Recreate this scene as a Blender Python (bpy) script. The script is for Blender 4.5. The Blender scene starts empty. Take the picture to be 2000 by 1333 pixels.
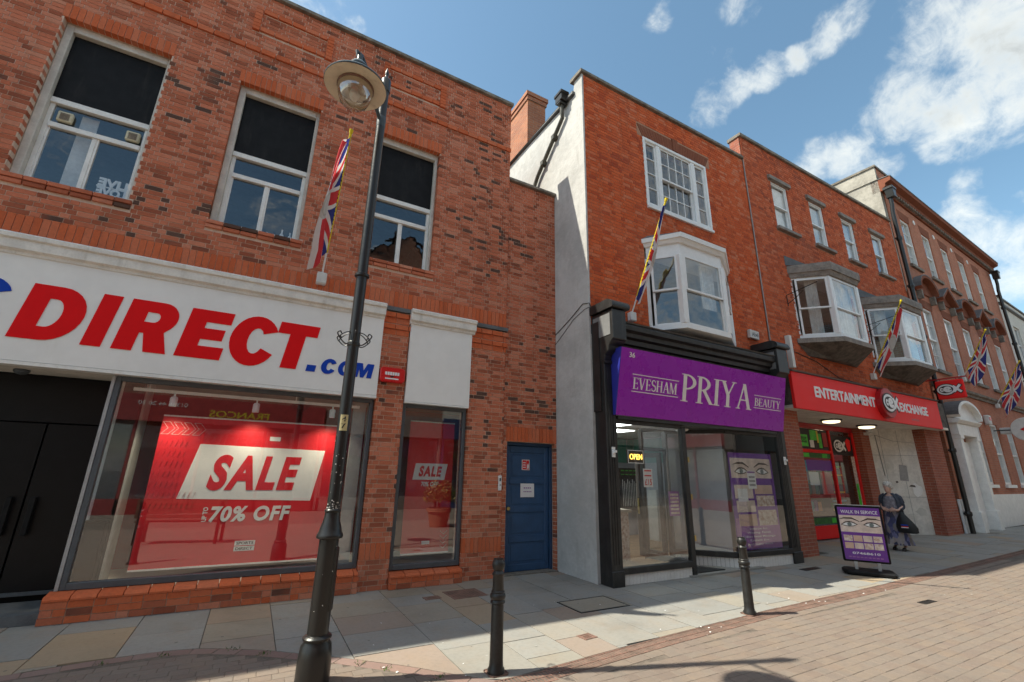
import bpy, bmesh, math, random
from mathutils import Vector, Matrix
random.seed(7)
R = math.radians
scene = bpy.context.scene
COL = scene.collection

# ------------------------------------------------------------------ camera
CAM = Vector((0.0, -7.0, 1.6))
PITCH, ROLL, YAW = R(16.43), R(1.158), R(28.82)
fwd = Vector((math.sin(YAW)*math.cos(PITCH), math.cos(YAW)*math.cos(PITCH), math.sin(PITCH)))
r0 = Vector((math.cos(YAW), -math.sin(YAW), 0)); u0 = r0.cross(fwd)
rt = r0*math.cos(ROLL)+u0*math.sin(ROLL); up = u0*math.cos(ROLL)-r0*math.sin(ROLL)
cd = bpy.data.cameras.new("camera"); cam = bpy.data.objects.new("camera", cd); COL.objects.link(cam)
cam.matrix_world = Matrix(((rt.x, up.x, -fwd.x, CAM.x), (rt.y, up.y, -fwd.y, CAM.y), (rt.z, up.z, -fwd.z, CAM.z), (0, 0, 0, 1)))
cd.sensor_width = 36.0; cd.lens = 876.0/2000*36; cd.clip_end = 2000; cd.clip_start = 0.05
scene.camera = cam

# ------------------------------------------------------------------ light
SUN = Vector((-0.667, 0.235, 1.0)).normalized()          # direction towards the sun
SKY_STRENGTH, SUN_STRENGTH, EXPOSURE = 0.15, 2.0, 1.92
sl = bpy.data.lights.new("sun", 'SUN'); sl.energy = SUN_STRENGTH; sl.angle = R(0.53); sl.color = (1.0, 0.95, 0.87)
so = bpy.data.objects.new("sun", sl); COL.objects.link(so); so.rotation_euler = SUN.to_track_quat('Z', 'Y').to_euler()
so.location = (-20, 10, 30)
scene.view_settings.view_transform = 'Standard'; scene.view_settings.look = 'None'
scene.view_settings.exposure = EXPOSURE; scene.view_settings.gamma = 1.0
scene.view_settings.use_white_balance = True; scene.view_settings.white_balance_temperature = 6820; scene.view_settings.white_balance_tint = 4
try: scene.view_settings.use_curve_mapping = False
except Exception: pass
scene.render.engine = 'CYCLES'
scene.cycles.use_denoising = True
try: scene.cycles.denoiser = 'OPENIMAGEDENOISE'
except Exception: pass
scene.cycles.max_bounces = 6; scene.cycles.diffuse_bounces = 4; scene.cycles.glossy_bounces = 4; scene.cycles.transparent_max_bounces = 10
scene.cycles.use_adaptive_sampling = True; scene.cycles.adaptive_threshold = 0.02
scene.cycles.sample_clamp_indirect = 6.0
scene.cycles.caustics_reflective = False; scene.cycles.caustics_refractive = False

class NT:
    """small helper round a node tree"""
    def __init__(s, tree): s.t = tree; s.n = tree.nodes; s.l = tree.links; s.n.clear()
    def new(s, kind, **kw):
        nd = s.n.new(kind)
        for k, v in kw.items():
            if k.startswith('i_'):
                key = k[2:]; key = int(key) if key.isdigit() else key.replace('_', ' ')
                s.put(nd.inputs[key], v)
            else: setattr(nd, k, v)
        return nd
    def put(s, sock, v):
        if hasattr(v, 'is_output') or isinstance(v, bpy.types.NodeSocket): s.l.new(v, sock)
        else:
            try: sock.default_value = v
            except Exception: sock.default_value = (*v, 1.0)
    def math(s, op, a, b=0.0, c=None, clamp=False):
        nd = s.n.new('ShaderNodeMath'); nd.operation = op; nd.use_clamp = clamp
        s.put(nd.inputs[0], a); s.put(nd.inputs[1], b)
        if c is not None: s.put(nd.inputs[2], c)
        return nd.outputs[0]
    def vmath(s, op, a, b=None, out=0):
        nd = s.n.new('ShaderNodeVectorMath'); nd.operation = op
        s.put(nd.inputs[0], a)
        if b is not None: s.put(nd.inputs[1], b)
        return nd.outputs['Value'] if out == 'v' else nd.outputs[0]
    def mix(s, f, a, b, blend='MIX'):
        nd = s.n.new('ShaderNodeMix'); nd.data_type = 'RGBA'; nd.blend_type = blend
        s.put(nd.inputs[0], f); s.put(nd.inputs[6], a); s.put(nd.inputs[7], b)
        return nd.outputs[2]
    def ramp(s, f, stops, interp='LINEAR'):
        nd = s.n.new('ShaderNodeValToRGB'); nd.color_ramp.interpolation = interp
        e = nd.color_ramp.elements
        while len(e) < len(stops): e.new(0.5)
        for el, (p, c) in zip(e, stops):
            el.position = p; el.color = (*c, 1.0) if len(c) == 3 else c
        s.put(nd.inputs[0], f); return nd.outputs[0]
    def noise(s, vec=None, scale=5.0, detail=4.0, rough=0.55, dist=0.0):
        nd = s.n.new('ShaderNodeTexNoise'); nd.inputs['Scale'].default_value = scale
        nd.inputs['Detail'].default_value = detail; nd.inputs['Roughness'].default_value = rough
        nd.inputs['Distortion'].default_value = dist
        if vec is not None: s.l.new(vec, nd.inputs['Vector'])
        return nd.outputs[0]
    def smooth(s, v, a, b):
        nd = s.n.new('ShaderNodeMapRange'); nd.interpolation_type = 'SMOOTHSTEP'
        s.put(nd.inputs[0], v); nd.inputs[1].default_value = a; nd.inputs[2].default_value = b
        return nd.outputs[0]

# ------------------------------------------------------------------ sky
w = bpy.data.worlds.new("World"); scene.world = w; w.use_nodes = True
T = NT(w.node_tree)
sky = T.new('ShaderNodeTexSky', sky_type='NISHITA'); sky.sun_disc = False
sky.sun_elevation = math.asin(SUN.z); sky.sun_rotation = math.atan2(SUN.x, SUN.y)
sky.altitude = 60; sky.air_density = 1.0; sky.dust_density = 0.6; sky.ozone_density = 1.6
tc = T.new('ShaderNodeTexCoord'); dirv = tc.outputs['Generated']
sep = T.new('ShaderNodeSeparateXYZ', i_0=dirv)
zc = T.math('MAXIMUM', sep.outputs[2], 0.02)
den = T.math('ADD', zc, 0.12)
px = T.math('DIVIDE', sep.outputs[0], den); py = T.math('DIVIDE', sep.outputs[1], den)
flat = T.new('ShaderNodeCombineXYZ', i_0=px, i_1=py).outputs[0]
# clouds seen in the photograph: (direction, angular radius, weight)
CL = [((.502,.404,.764),.05,.42), ((.49,.385,.785),.04,.3), ((.636,.412,.653),.08,.58), ((.649,.367,.667),.066,.68), ((.668,.323,.670),.06,.74), ((.685,.281,.672),.055,.74),
      ((.694,.237,.680),.058,.72), ((.703,.208,.681),.05,.55), ((.589,.305,.749),.06,.50), ((.56,.30,.772),.055,.42), ((.607,.362,.707),.05,.30),
      ((.773,.131,.621),.10,.85), ((.799,.090,.594),.14,1.1), ((.804,.194,.563),.10,.9), ((.835,.139,.532),.12,1.1), ((.838,.092,.537),.15,1.15),
      ((.849,.173,.500),.07,.8), ((.862,.126,.492),.085,.8), ((.83,.02,.56),.22,1.2),
      ((.780,.330,.532),.07,.8), ((.800,.283,.529),.075,.95), ((.820,.267,.506),.07,.8),
      ((.887,.176,.426),.05,.55), ((.903,.189,.385),.07,.85), ((.923,.169,.346),.085,.95), ((.911,.118,.387),.045,.8), ((.940,.173,.294),.085,.8), ((.95,.10,.28),.10,.85), ((.040,.665,.746),.045,.5)]
wv = T.vmath('SCALE', T.vmath('SUBTRACT', T.new('ShaderNodeTexNoise', i_Vector=dirv, i_Scale=9.0, i_Detail=4.0, i_Roughness=0.62).outputs['Color'], (0.5, 0.5, 0.5)), None)
wv.node.inputs['Scale'].default_value = 0.075
dw = T.vmath('ADD', dirv, wv)
tot = None
for d, rad, wgt in CL:
    dist = T.vmath('DISTANCE', dw, tuple(Vector(d).normalized()), 'v')
    g = T.new('ShaderNodeMapRange', interpolation_type='SMOOTHERSTEP', i_0=dist, i_1=rad, i_2=0.0, i_3=0.0, i_4=wgt).outputs[0]
    tot = g if tot is None else T.math('SMOOTH_MAX', tot, g, 0.12)
# rest of the sky, unseen: same kind of cloud, widened for fill light
wide = T.smooth(T.noise(flat, 1.1, 3.0, 0.5), 0.36, 0.60)
inview = T.smooth(T.vmath('DOT_PRODUCT', dirv, tuple(Vector((.62, .42, .66)).normalized()), 'v'), 0.70, 0.84)
far = T.math('MULTIPLY', wide, T.math('SUBTRACT', 1.0, inview))
cov = T.math('MAXIMUM', tot, far)
fine = T.noise(dirv, 12.0, 7.0, 0.62, 0.4)
wisps = T.noise(dirv, 38.0, 5.0, 0.66, 0.6)
dens = T.math('ADD', cov, T.math('ADD', T.math('MULTIPLY', T.math('SUBTRACT', fine, 0.5), 2.1), T.math('MULTIPLY', T.math('SUBTRACT', wisps, 0.5), 0.8)))
dens = T.math('MULTIPLY', dens, T.smooth(cov, 0.0, 0.35))
alpha = T.smooth(dens, 0.16, 1.4)
core = T.smooth(dens, 0.7, 1.5)
shade = T.noise(dirv, 6.0, 5.0, 0.55)
ccol = T.mix(T.math('MULTIPLY', core, T.smooth(shade, 0.35, 0.65)), (2.1, 2.12, 2.14), (1.05, 1.1, 1.17))
hs = T.new('ShaderNodeHueSaturation', i_Hue=0.488, i_Saturation=1.03, i_Value=0.39, i_Color=sky.outputs[0]).outputs[0]
skyc = T.mix(T.math('MULTIPLY', alpha, 0.9), hs, ccol)
bg = T.new('ShaderNodeBackground', i_Color=skyc, i_Strength=SKY_STRENGTH)
T.l.new(bg.outputs[0], T.new('ShaderNodeOutputWorld').inputs[0])
scene.world.cycles.sampling_method = 'MANUAL'; scene.world.cycles.sample_map_resolution = 1024

# ------------------------------------------------------------------ materials
MATS = {}
def newmat(name):
    m = bpy.data.materials.new(name); m.use_nodes = True; MATS[name] = m
    t = NT(m.node_tree); out = t.new('ShaderNodeOutputMaterial')
    b = t.new('ShaderNodeBsdfPrincipled'); t.l.new(b.outputs[0], out.inputs[0])
    return m, t, b, out
def pos(t): return t.new('ShaderNodeNewGeometry').outputs['Position']
def bump(t, b, h, dist=0.004, strength=0.6):
    bn = t.new('ShaderNodeBump', i_Height=h, i_Distance=dist, i_Strength=strength); t.l.new(bn.outputs[0], b.inputs['Normal'])
def plain(name, c, rough=0.5, metal=0.0, var=0.12, scale=6.0, c2=None, bmp=0.0, bscale=60.0, dirt=None, spec=0.5, coat=0.0):
    """painted or natural surface: colour broken by noise, fine relief, optional dirt stains"""
    m, t, b, out = newmat(name); p = pos(t)
    c2 = c2 or tuple(max(0, x*(1-var*1.6)) for x in c); hi = tuple(min(1, x*(1+var*.5)) for x in c)
    n = t.noise(p, scale, 6.0, 0.6); n2 = t.noise(p, scale*7, 4.0, 0.6)
    f = t.smooth(t.math('ADD', t.math('MULTIPLY', n, .65), t.math('MULTIPLY', n2, .35)), 0.34, 0.66)
    col = t.mix(f, c2, hi)
    if dirt:
        st = t.vmath('MULTIPLY', p, (5.0, 5.0, 0.9)); dn = t.smooth(t.noise(st, 1.6, 7.0, 0.68), 0.52, 0.78)
        col = t.mix(t.math('MULTIPLY', dn, dirt[1]), col, dirt[0])
    t.l.new(col, b.inputs['Base Color']); b.inputs['Metallic'].default_value = metal
    t.put(b.inputs['Roughness'], t.math('ADD', t.math('MULTIPLY', n2, 0.25), rough-0.12, clamp=True))
    b.inputs['Specular IOR Level'].default_value = spec; b.inputs['Coat Weight'].default_value = coat
    if bmp: bump(t, b, t.noise(p, bscale, 5.0, 0.6), bmp, 0.7)
    return m
def brickmat(name, stops, patch=0.35, soot=0.25, val=1.0):
    m, t, b, out = newmat(name); p = pos(t)
    g = t.new('ShaderNodeNewGeometry').outputs['Random Per Island']; o = t.new('ShaderNodeObjectInfo').outputs['Random']
    rnd = t.math('FRACT', t.math('ADD', g, o))
    big = t.noise(p, 0.55, 3.0, 0.55)
    v = t.math('ADD', t.math('MULTIPLY', rnd, 0.8), t.math('MULTIPLY', t.math('SUBTRACT', big, 0.5), patch), clamp=True)
    v = t.math('ADD', v, 0.1)
    col = t.ramp(v, stops)
    fine = t.noise(p, 38.0, 6.0, 0.65); mid = t.noise(p, 9.0, 5.0, 0.6)
    col = t.mix(t.math('MULTIPLY', t.smooth(fine, 0.35, 0.75), 0.45), col, t.mix(0.45, col, (0.05, 0.025, 0.02)))
    col = t.mix(t.math('MULTIPLY', t.smooth(mid, 0.52, 0.75), soot), col, (0.11, 0.075, 0.06))
    pale = t.smooth(t.noise(p, 17.0, 6.0, 0.7), 0.6, 0.78)
    col = t.mix(t.math('MULTIPLY', pale, 0.2), col, (0.46, 0.27, 0.19))
    run = t.smooth(t.noise(t.vmath('MULTIPLY', p, (2.6, 2.6, .30)), 1.0, 6.0, 0.66), 0.53, 0.74)
    col = t.mix(t.math('MULTIPLY', run, 0.5), col, t.mix(0.5, col, (0.07, 0.045, 0.035)))
    dust = t.smooth(t.noise(p, 0.9, 5.0, 0.6), 0.5, 0.72)
    col = t.mix(t.math('MULTIPLY', dust, 0.10), col, (0.50, 0.32, 0.23))
    hv = t.new('ShaderNodeHueSaturation', i_Value=val, i_Saturation=1.03, i_Color=col).outputs[0]
    t.l.new(hv, b.inputs['Base Color']); b.inputs['Roughness'].default_value = 0.9; b.inputs['Specular IOR Level'].default_value = 0.1
    bump(t, b, t.noise(p, 70.0, 5.0, 0.65), 0.004, 0.8)
    return m
def brickproc(name, c1, c2, mort, obj=False, bw=0.225, bh=0.075):
    """brickwork too far off or too oblique to pick apart"""
    m, t, b, out = newmat(name)
    p = t.new('ShaderNodeTexCoord').outputs['Object'] if obj else pos(t)
    s = t.new('ShaderNodeSeparateXYZ', i_0=p)
    v = t.new('ShaderNodeCombineXYZ', i_0=t.math('ADD', s.outputs[0], s.outputs[1]), i_1=s.outputs[2]).outputs[0]
    bt = t.new('ShaderNodeTexBrick', i_Vector=v, i_Color1=c1, i_Color2=c2, i_Mortar=mort, i_Scale=1.0, i_Mortar_Size=0.006, i_Brick_Width=bw, i_Row_Height=bh)
    n = t.noise(p, 1.4, 6.0, 0.65)
    col = t.mix(t.math('MULTIPLY', t.smooth(n, 0.4, 0.75), 0.5), bt.outputs[0], tuple(x*0.45 for x in c1))
    t.l.new(col, b.inputs['Base Color']); b.inputs['Roughness'].default_value = 0.88
    bump(t, b, t.math('ADD', t.math('MULTIPLY', bt.outputs[1], -1.0), t.math('MULTIPLY', t.noise(p, 60, 4), 0.3)), 0.006, 0.8)
    return m
def glassmat(name, tint=(0.93, 0.95, 0.94), base=0.075, wob=0.0):
    m = bpy.data.materials.new(name); m.use_nodes = True; MATS[name] = m; t = NT(m.node_tree)
    out = t.new('ShaderNodeOutputMaterial'); tr = t.new('ShaderNodeBsdfTransparent', i_Color=(*tint, 1))
    gl = t.new('ShaderNodeBsdfGlossy', i_Roughness=0.004, i_Color=(.97, .98, 1, 1))
    f = t.new('ShaderNodeLayerWeight', i_Blend=0.5).outputs['Facing']
    fac = t.math('ADD', t.math('MULTIPLY', t.math('POWER', f, 4.0), 0.85), base, clamp=True)
    if wob:
        bn = t.new('ShaderNodeBump', i_Height=t.noise(pos(t), 2.6, 2.0, 0.4), i_Distance=wob, i_Strength=0.5)
        t.l.new(bn.outputs[0], gl.inputs['Normal'])
    mx = t.new('ShaderNodeMixShader', i_0=fac); t.l.new(tr.outputs[0], mx.inputs[1]); t.l.new(gl.outputs[0], mx.inputs[2])
    t.l.new(mx.outputs[0], out.inputs[0]); return m
def emit(name, c, s):
    m = bpy.data.materials.new(name); m.use_nodes = True; MATS[name] = m; t = NT(m.node_tree)
    e = t.new('ShaderNodeEmission', i_Color=(*c, 1), i_Strength=s); t.l.new(e.outputs[0], t.new('ShaderNodeOutputMaterial').inputs[0]); return m
def stonemat(name, stops, rough=0.8, val=1.0, bscale=45.0, bd=0.003, isl=True, stain=0.35):
    m, t, b, out = newmat(name); p = pos(t)
    o = t.new('ShaderNodeObjectInfo').outputs['Random']
    rnd = t.math('FRACT', t.math('ADD', t.new('ShaderNodeNewGeometry').outputs['Random Per Island'], o))
    col = t.ramp(rnd, stops)
    n = t.noise(p, 3.1, 7.0, 0.65, 0.4); n2 = t.noise(p, 24.0, 6.0, 0.65); big = t.noise(p, 0.7, 4.0, 0.6)
    col = t.mix(t.math('MULTIPLY', t.smooth(n, 0.42, 0.72), 0.4), col, t.mix(0.55, col, (0.30, 0.20, 0.115)))
    col = t.mix(t.math('MULTIPLY', t.smooth(n2, 0.4, 0.75), 0.3), col, t.mix(0.5, col, (0.04, 0.04, 0.04)))
    col = t.mix(t.math('MULTIPLY', t.smooth(big, 0.5, 0.75), stain), col, t.mix(0.6, col, (0.06, 0.055, 0.05)))
    vor = t.new('ShaderNodeTexVoronoi', i_Vector=p, i_Scale=5.5, i_Randomness=1.0); gum = t.math('LESS_THAN', vor.outputs['Distance'], t.math('MULTIPLY', t.new('ShaderNodeSeparateColor', i_0=vor.outputs['Color']).outputs[0], 0.085))
    col = t.mix(t.math('MULTIPLY', gum, 0.55), col, t.mix(t.math('GREATER_THAN', t.new('ShaderNodeSeparateColor', i_0=vor.outputs['Color']).outputs[1], .72), (0.045, 0.04, 0.036), (.42, .40, .37)))
    scuff = t.smooth(t.noise(t.vmath('MULTIPLY', p, (9., 2.5, 4.)), 1.0, 6.0, 0.7), 0.58, 0.75)
    col = t.mix(t.math('MULTIPLY', scuff, 0.25), col, t.mix(0.5, col, (.05, .045, .04)))
    col = t.new('ShaderNodeHueSaturation', i_Value=val, i_Color=col).outputs[0]
    t.l.new(col, b.inputs['Base Color']); b.inputs['Roughness'].default_value = rough
    bump(t, b, t.noise(p, bscale, 6.0, 0.65), bd, 0.7)
    return m

brickmat('brick_left', [(0.0, (.08, .052, .044)), (.105, (.115, .066, .052)), (.145, (.32, .10, .06)), (.42, (.50, .16, .093)), (.72, (.60, .205, .125)), (1.0, (.60, .275, .185))], 0.55, 0.25, 1.02)
brickmat('brick_special', [(0, (.50, .125, .06)), (.5, (.58, .15, .072)), (1, (.56, .19, .11))], 0.2, 0.15, 1.08)
brickmat('brick_priya', [(0, (.33, .072, .045)), (.25, (.54, .115, .052)), (.7, (.63, .15, .068)), (1, (.58, .23, .14))], 0.5, 0.35, 1.08)
brickmat('brick_games', [(0, (0.225, 0.0675, 0.0475)), (.3, (0.463, 0.112, 0.0575)), (.7, (0.562, 0.144, 0.0725)), (1, (0.525, 0.2, 0.119))], 0.4, 0.4, 1.12)
plain('mortar_left', (0.713, 0.54, 0.425), .95, bmp=.004)
plain('mortar_priya', (0.432, 0.228, 0.144), .95, bmp=.004)
plain('mortar_games', (0.36, 0.216, 0.156), .95, bmp=.004)
brickproc('brick_far', (0.504, 0.18, 0.096), (0.432, 0.144, 0.078), (0.396, 0.24, 0.168), True)
brickproc('brick_plain', (0.4, 0.112, 0.0625), (0.312, 0.0875, 0.0562), (0.375, 0.25, 0.188))
brickproc('brick_chimney', (.46, .17, .08), (.34, .12, .065), (.36, .25, .18))
brickproc('brick_across', (.36, .16, .10), (.28, .12, .08), (.34, .28, .22))
brickmat('rubbed_brick', [(0, (.23, .09, .058)), (.5, (.26, .098, .062)), (1, (.24, .088, .056))], .2, .5)
plain('coping_stone', (0.24, 0.21, 0.174), .9, var=.3, bmp=.006, bscale=30, dirt=((0.06, 0.06, 0.054), .6))
plain('grey_render', (.53, .52, .50), .9, var=.13, scale=1.1, bmp=.016, bscale=7, dirt=((.34, .325, .30), .55))
plain('pale_render', (0.408, 0.377, 0.326), .9, var=.22, scale=1.5, bmp=.006, bscale=16, dirt=((0.204, 0.184, 0.153), .6))
plain('cream_render', (.66, .63, .56), .9, var=.1, scale=1.0, bmp=.004)
plain('white_paint', (0.842, 0.832, 0.799), .45, var=.07, dirt=((0.518, 0.486, 0.432), .3))
plain('white_gloss', (.80, .80, .79), .32, var=.04, dirt=((.55, .53, .48), .2))
plain('frame_stone', (0.667, 0.632, 0.564), .6, var=.12, dirt=((0.38, 0.356, 0.31), .45))
plain('cornice_paint', (0.805, 0.781, 0.732), .6, var=.1, bmp=.002, dirt=((0.268, 0.244, 0.195), .5))
plain('fascia_white', (0.854, 0.842, 0.817), .38, var=.035, scale=1.0, dirt=((0.671, 0.634, 0.561), .18))
plain('sign_red', (.80, .006, .010), .6, var=.03, spec=.15)
plain('sign_blue', (.008, .055, .42), .6, var=.03, spec=.15)
plain('aluminium', (.10, .115, .13), .42, metal=.3, var=.1)
plain('aluminium_pale', (.42, .43, .44), .4, metal=.4, var=.1)
plain('black_door', (.006, .006, .007), .35, var=.2, spec=.25)
plain('black_panel', (.009, .009, .010), .6, var=.3, spec=.2, dirt=((.035, .032, .03), .6))
plain('black_iron', (.010, .010, .010), .34, var=.3, bmp=.002, bscale=25, c2=(.016, .014, .012))
plain('black_wood', (.022, .022, .022), .42, var=.3, bmp=.002, bscale=35, dirt=((.10, .095, .085), .35))
plain('worn_iron', (.022, .021, .020), .42, var=.4, bmp=.003, bscale=30, dirt=((.10, .085, .07), .35))
plain('rust_iron', (.22, .12, .09), .8, var=.3, bmp=.003, c2=(.13, .085, .065))
plain('blue_door', (0.0308, 0.0868, 0.189), .40, var=.12)
plain('blue_frame', (0.0234, 0.065, 0.143), .42, var=.12)
plain('brass', (.55, .42, .16), .35, metal=.8, var=.1)
plain('plate_gold', (.60, .50, .25), .4, var=.08)
plain('lead', (.13, .135, .14), .6, var=.2, bmp=.003)
plain('plaster_in', (.62, .62, .60), .9)
plain('dark_in', (.06, .06, .06), .9)
plain('room_in', (.50, .49, .47), .9)
plain('curtain', (0.759, 0.747, 0.713), .9, var=.15, scale=3)
plain('floor_wood', (.26, .16, .085), .5, var=.2)
plain('lamp_cream', (.80, .70, .53), .5, var=.06, dirt=((.24, .12, .05), .45))
plain('lamp_grey', (.055, .075, .085), .45, var=.2)
plain('purple', (.30, .012, .40), .28, var=.015, scale=.6)
plain('purple_print', (.15, .035, .30), .35, var=.04)
plain('violet_print', (.34, .14, .38), .35, var=.15, scale=14)
plain('sign_edge_blue', (.025, .03, .30), .45, var=.05)
plain('letter_cream', (.80, .76, .72), .45, var=.03)
plain('letter_white', (.82, .82, .82), .45, var=.02)
plain('games_red', (.86, .024, .024), .55, var=.02, scale=.6, spec=.25)
plain('deep_red', (.42, .012, .016), .4, var=.1)
plain('poster_red', (.66, .008, .022), .45, var=.06, scale=3)
plain('back_red', (.36, .035, .032), .6, var=.15)
plain('paper', (.80, .79, .78), .7, var=.03)
plain('ink_black', (.015, .015, .015), .5)
plain('print_green', (.07, .62, .05), .45, var=.2)
plain('print_dkgreen', (.025, .16, .025), .5, var=.3)
plain('print_yellow', (.70, .52, .04), .45, var=.1)
plain('print_cyan', (.06, .36, .46), .45, var=.2)
plain('print_orange', (.62, .20, .03), .45, var=.2)
plain('teal_wall', (.02, .22, .17), .6, var=.1)
plain('salon_wall', (.35, .37, .42), .7, var=.05)
plain('skin_print', (.66, .44, .34), .5, var=.12, scale=5)
plain('skin_print_pale', (.74, .60, .52), .5, var=.15, scale=9)
plain('brow_print', (.06, .03, .022), .5)
plain('iris_print', (.16, .20, .20), .4)
plain('photo_pale', (.66, .60, .54), .5, var=.5, scale=16, c2=(.42, .24, .17))
plain('tile_white', (0.78, 0.76, 0.728), .3, var=.06)
plain('tile_joint', (.28, .27, .25), .9)
plain('board_white', (0.756, 0.716, 0.648), .7, var=.14, scale=2.2, bmp=.002, dirt=((0.405, 0.365, 0.311), .5))
plain('timber_brown', (0.26, 0.221, 0.189), .75, var=.25, bmp=.003, dirt=((0.117, 0.104, 0.091), .5))
plain('timber_dark', (.12, .10, .085), .8, var=.4, bmp=.004)
plain('pvc_grey', (.20, .20, .20), .5, var=.1)
plain('pipe_brown', (.09, .082, .06), .45, var=.3)
plain('cable_black', (.02, .02, .02), .5)
plain('cable_grey', (.35, .34, .33), .6)
plain('alarm_red', (.66, .012, .014), .3, var=.04)
plain('box_cream', (.62, .57, .40), .5, var=.08)
plain('box_white', (.66, .65, .62), .5, var=.06)
plain('flag_yellow', (.80, .62, .015), .6, var=.05)
plain('skin', (.66, .40, .31), .55, var=.1)
plain('hair_white', (.62, .58, .53), .8, var=.35, scale=40, bmp=.006, bscale=60)
plain('cardigan', (.055, .065, .09), .9, var=.25, scale=20, bmp=.003)
plain('bag_black', (.014, .014, .015), .6, var=.2)
plain('shoe_black', (.02, .018, .018), .45)
plain('pot_terracotta', (.36, .15, .08), .8)
plain('leaf', (.07, .12, .028), .6, var=.4, scale=9)
plain('leaf_yellow', (.38, .30, .04), .6, var=.3, scale=9)
plain('weed', (.10, .16, .03), .7, var=.3)
plain('bench_wood', (.13, .075, .045), .6, var=.2)
plain('tarmac', (.16, .14, .12), .9, var=.2)
plain('joint_sand', (.165, .133, .107), .95, var=.3, bmp=.004)
plain('joint_dark', (0.111, 0.104, 0.091), .95, var=.3, bmp=.004)
plain('across_cream', (.58, .52, .43), .8, var=.08)
plain('across_white', (.68, .66, .62), .8, var=.08)
plain('slate', (.07, .075, .085), .8, var=.2)
stonemat('flagstone', [(0, (.262, .254, .232)), (.2, (.30, .29, .264)), (.4, (.25, .247, .232)), (.55, (.278, .27, .248)), (.66, (.295, .262, .208)), (.76, (.29, .228, .19)), (.87, (.36, .275, .18)), (.94, (.278, .27, .248)), (1, (.315, .265, .198))], .85, 1.0, stain=.5)
stonemat('sett', [(0, (.192, .147, .12)), (.35, (.208, .165, .135)), (.6, (.20, .163, .135)), (.8, (.22, .174, .14)), (1, (.20, .152, .125))], .88, 1.0, 60, .004, stain=.25)
stonemat('sett_pink', [(0, (0.216, 0.14, 0.12)), (.5, (0.264, 0.172, 0.144)), (1, (0.24, 0.168, 0.148))], .88, 1.0, 60, .004)
glassmat('shop_glass', base=.165)
glassmat('sash_glass', (.86, .89, .90), base=.12, wob=.02)
glassmat('lamp_glass', (.80, .75, .66), base=.22, wob=.05)
emit('neon', (1.0, .55, .10), 1.4)
emit('lamp_glow', (1.0, .80, .55), .6)
emit('panel_glow', (.92, .97, 1.0), 1.8)
emit('backlit', (.95, .97, 1.0), .55)

def floral(name):
    m, t, b, out = newmat(name); p = t.new('ShaderNodeTexCoord').outputs['Object']
    v1 = t.new('ShaderNodeTexVoronoi', i_Vector=t.vmath('MULTIPLY', p, (13., 13., 7.)), i_Scale=1.0)
    col = t.ramp(t.new('ShaderNodeSeparateColor', i_0=v1.outputs['Color']).outputs[0], [(0, (.03, .03, .045)), (.3, (.08, .085, .26)), (.45, (.36, .30, .25)), (.6, (.07, .06, .07)), (.8, (.44, .37, .33)), (1, (.17, .17, .36))])
    n = t.noise(p, 30, 5, .6); col = t.mix(t.math('MULTIPLY', n, .5), col, (.10, .10, .12))
    t.l.new(col, b.inputs['Base Color']); b.inputs['Roughness'].default_value = .9
floral('floral_skirt')
plain('dress_grey', (.24, .225, .25), .9, var=.35, scale=18)
def jack(name):
    """a cloth printed with crosses: red and white on blue, pale badge in the middle"""
    m, t, b, out = newmat(name); uv = t.new('ShaderNodeTexCoord').outputs['UV']; s = t.new('ShaderNodeSeparateXYZ', i_0=uv)
    x = t.math('MULTIPLY', t.math('SUBTRACT', s.outputs[0], .5), 1.6); y = t.math('SUBTRACT', s.outputs[1], .5)
    ax, ay = t.math('ABSOLUTE', x), t.math('ABSOLUTE', y)
    d1 = t.math('ABSOLUTE', t.math('SUBTRACT', t.math('MULTIPLY', y, 1.6), x)); d2 = t.math('ABSOLUTE', t.math('ADD', t.math('MULTIPLY', y, 1.6), x))
    dd = t.math('MINIMUM', d1, d2); cr = t.math('MINIMUM', ax, ay)
    lt = lambda a, v: t.math('LESS_THAN', a, v)
    col = t.mix(lt(dd, .17), (.035, .045, .24), (.80, .78, .78)); col = t.mix(lt(dd, .07), col, (.66, .05, .06))
    col = t.mix(lt(cr, .15), col, (.80, .78, .78)); col = t.mix(lt(cr, .09), col, (.66, .05, .06))
    rr = t.math('SQRT', t.math('ADD', t.math('MULTIPLY', x, x), t.math('MULTIPLY', y, y)))
    col = t.mix(lt(rr, .19), col, (.60, .58, .54)); ring = t.math('MULTIPLY', lt(rr, .15), t.math('GREATER_THAN', rr, .125)); col = t.mix(t.math('MULTIPLY', ring, .5), col, (.35, .33, .3))
    t.l.new(col, b.inputs['Base Color']); b.inputs['Roughness'].default_value = .8
    tl = t.new('ShaderNodeBsdfTranslucent', i_Color=col); mx = t.new('ShaderNodeMixShader', i_0=.42)
    t.l.new(b.outputs[0], mx.inputs[1]); t.l.new(tl.outputs[0], mx.inputs[2]); t.l.new(mx.outputs[0], out.inputs[0])
jack('flag_print')
M = MATS

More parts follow.
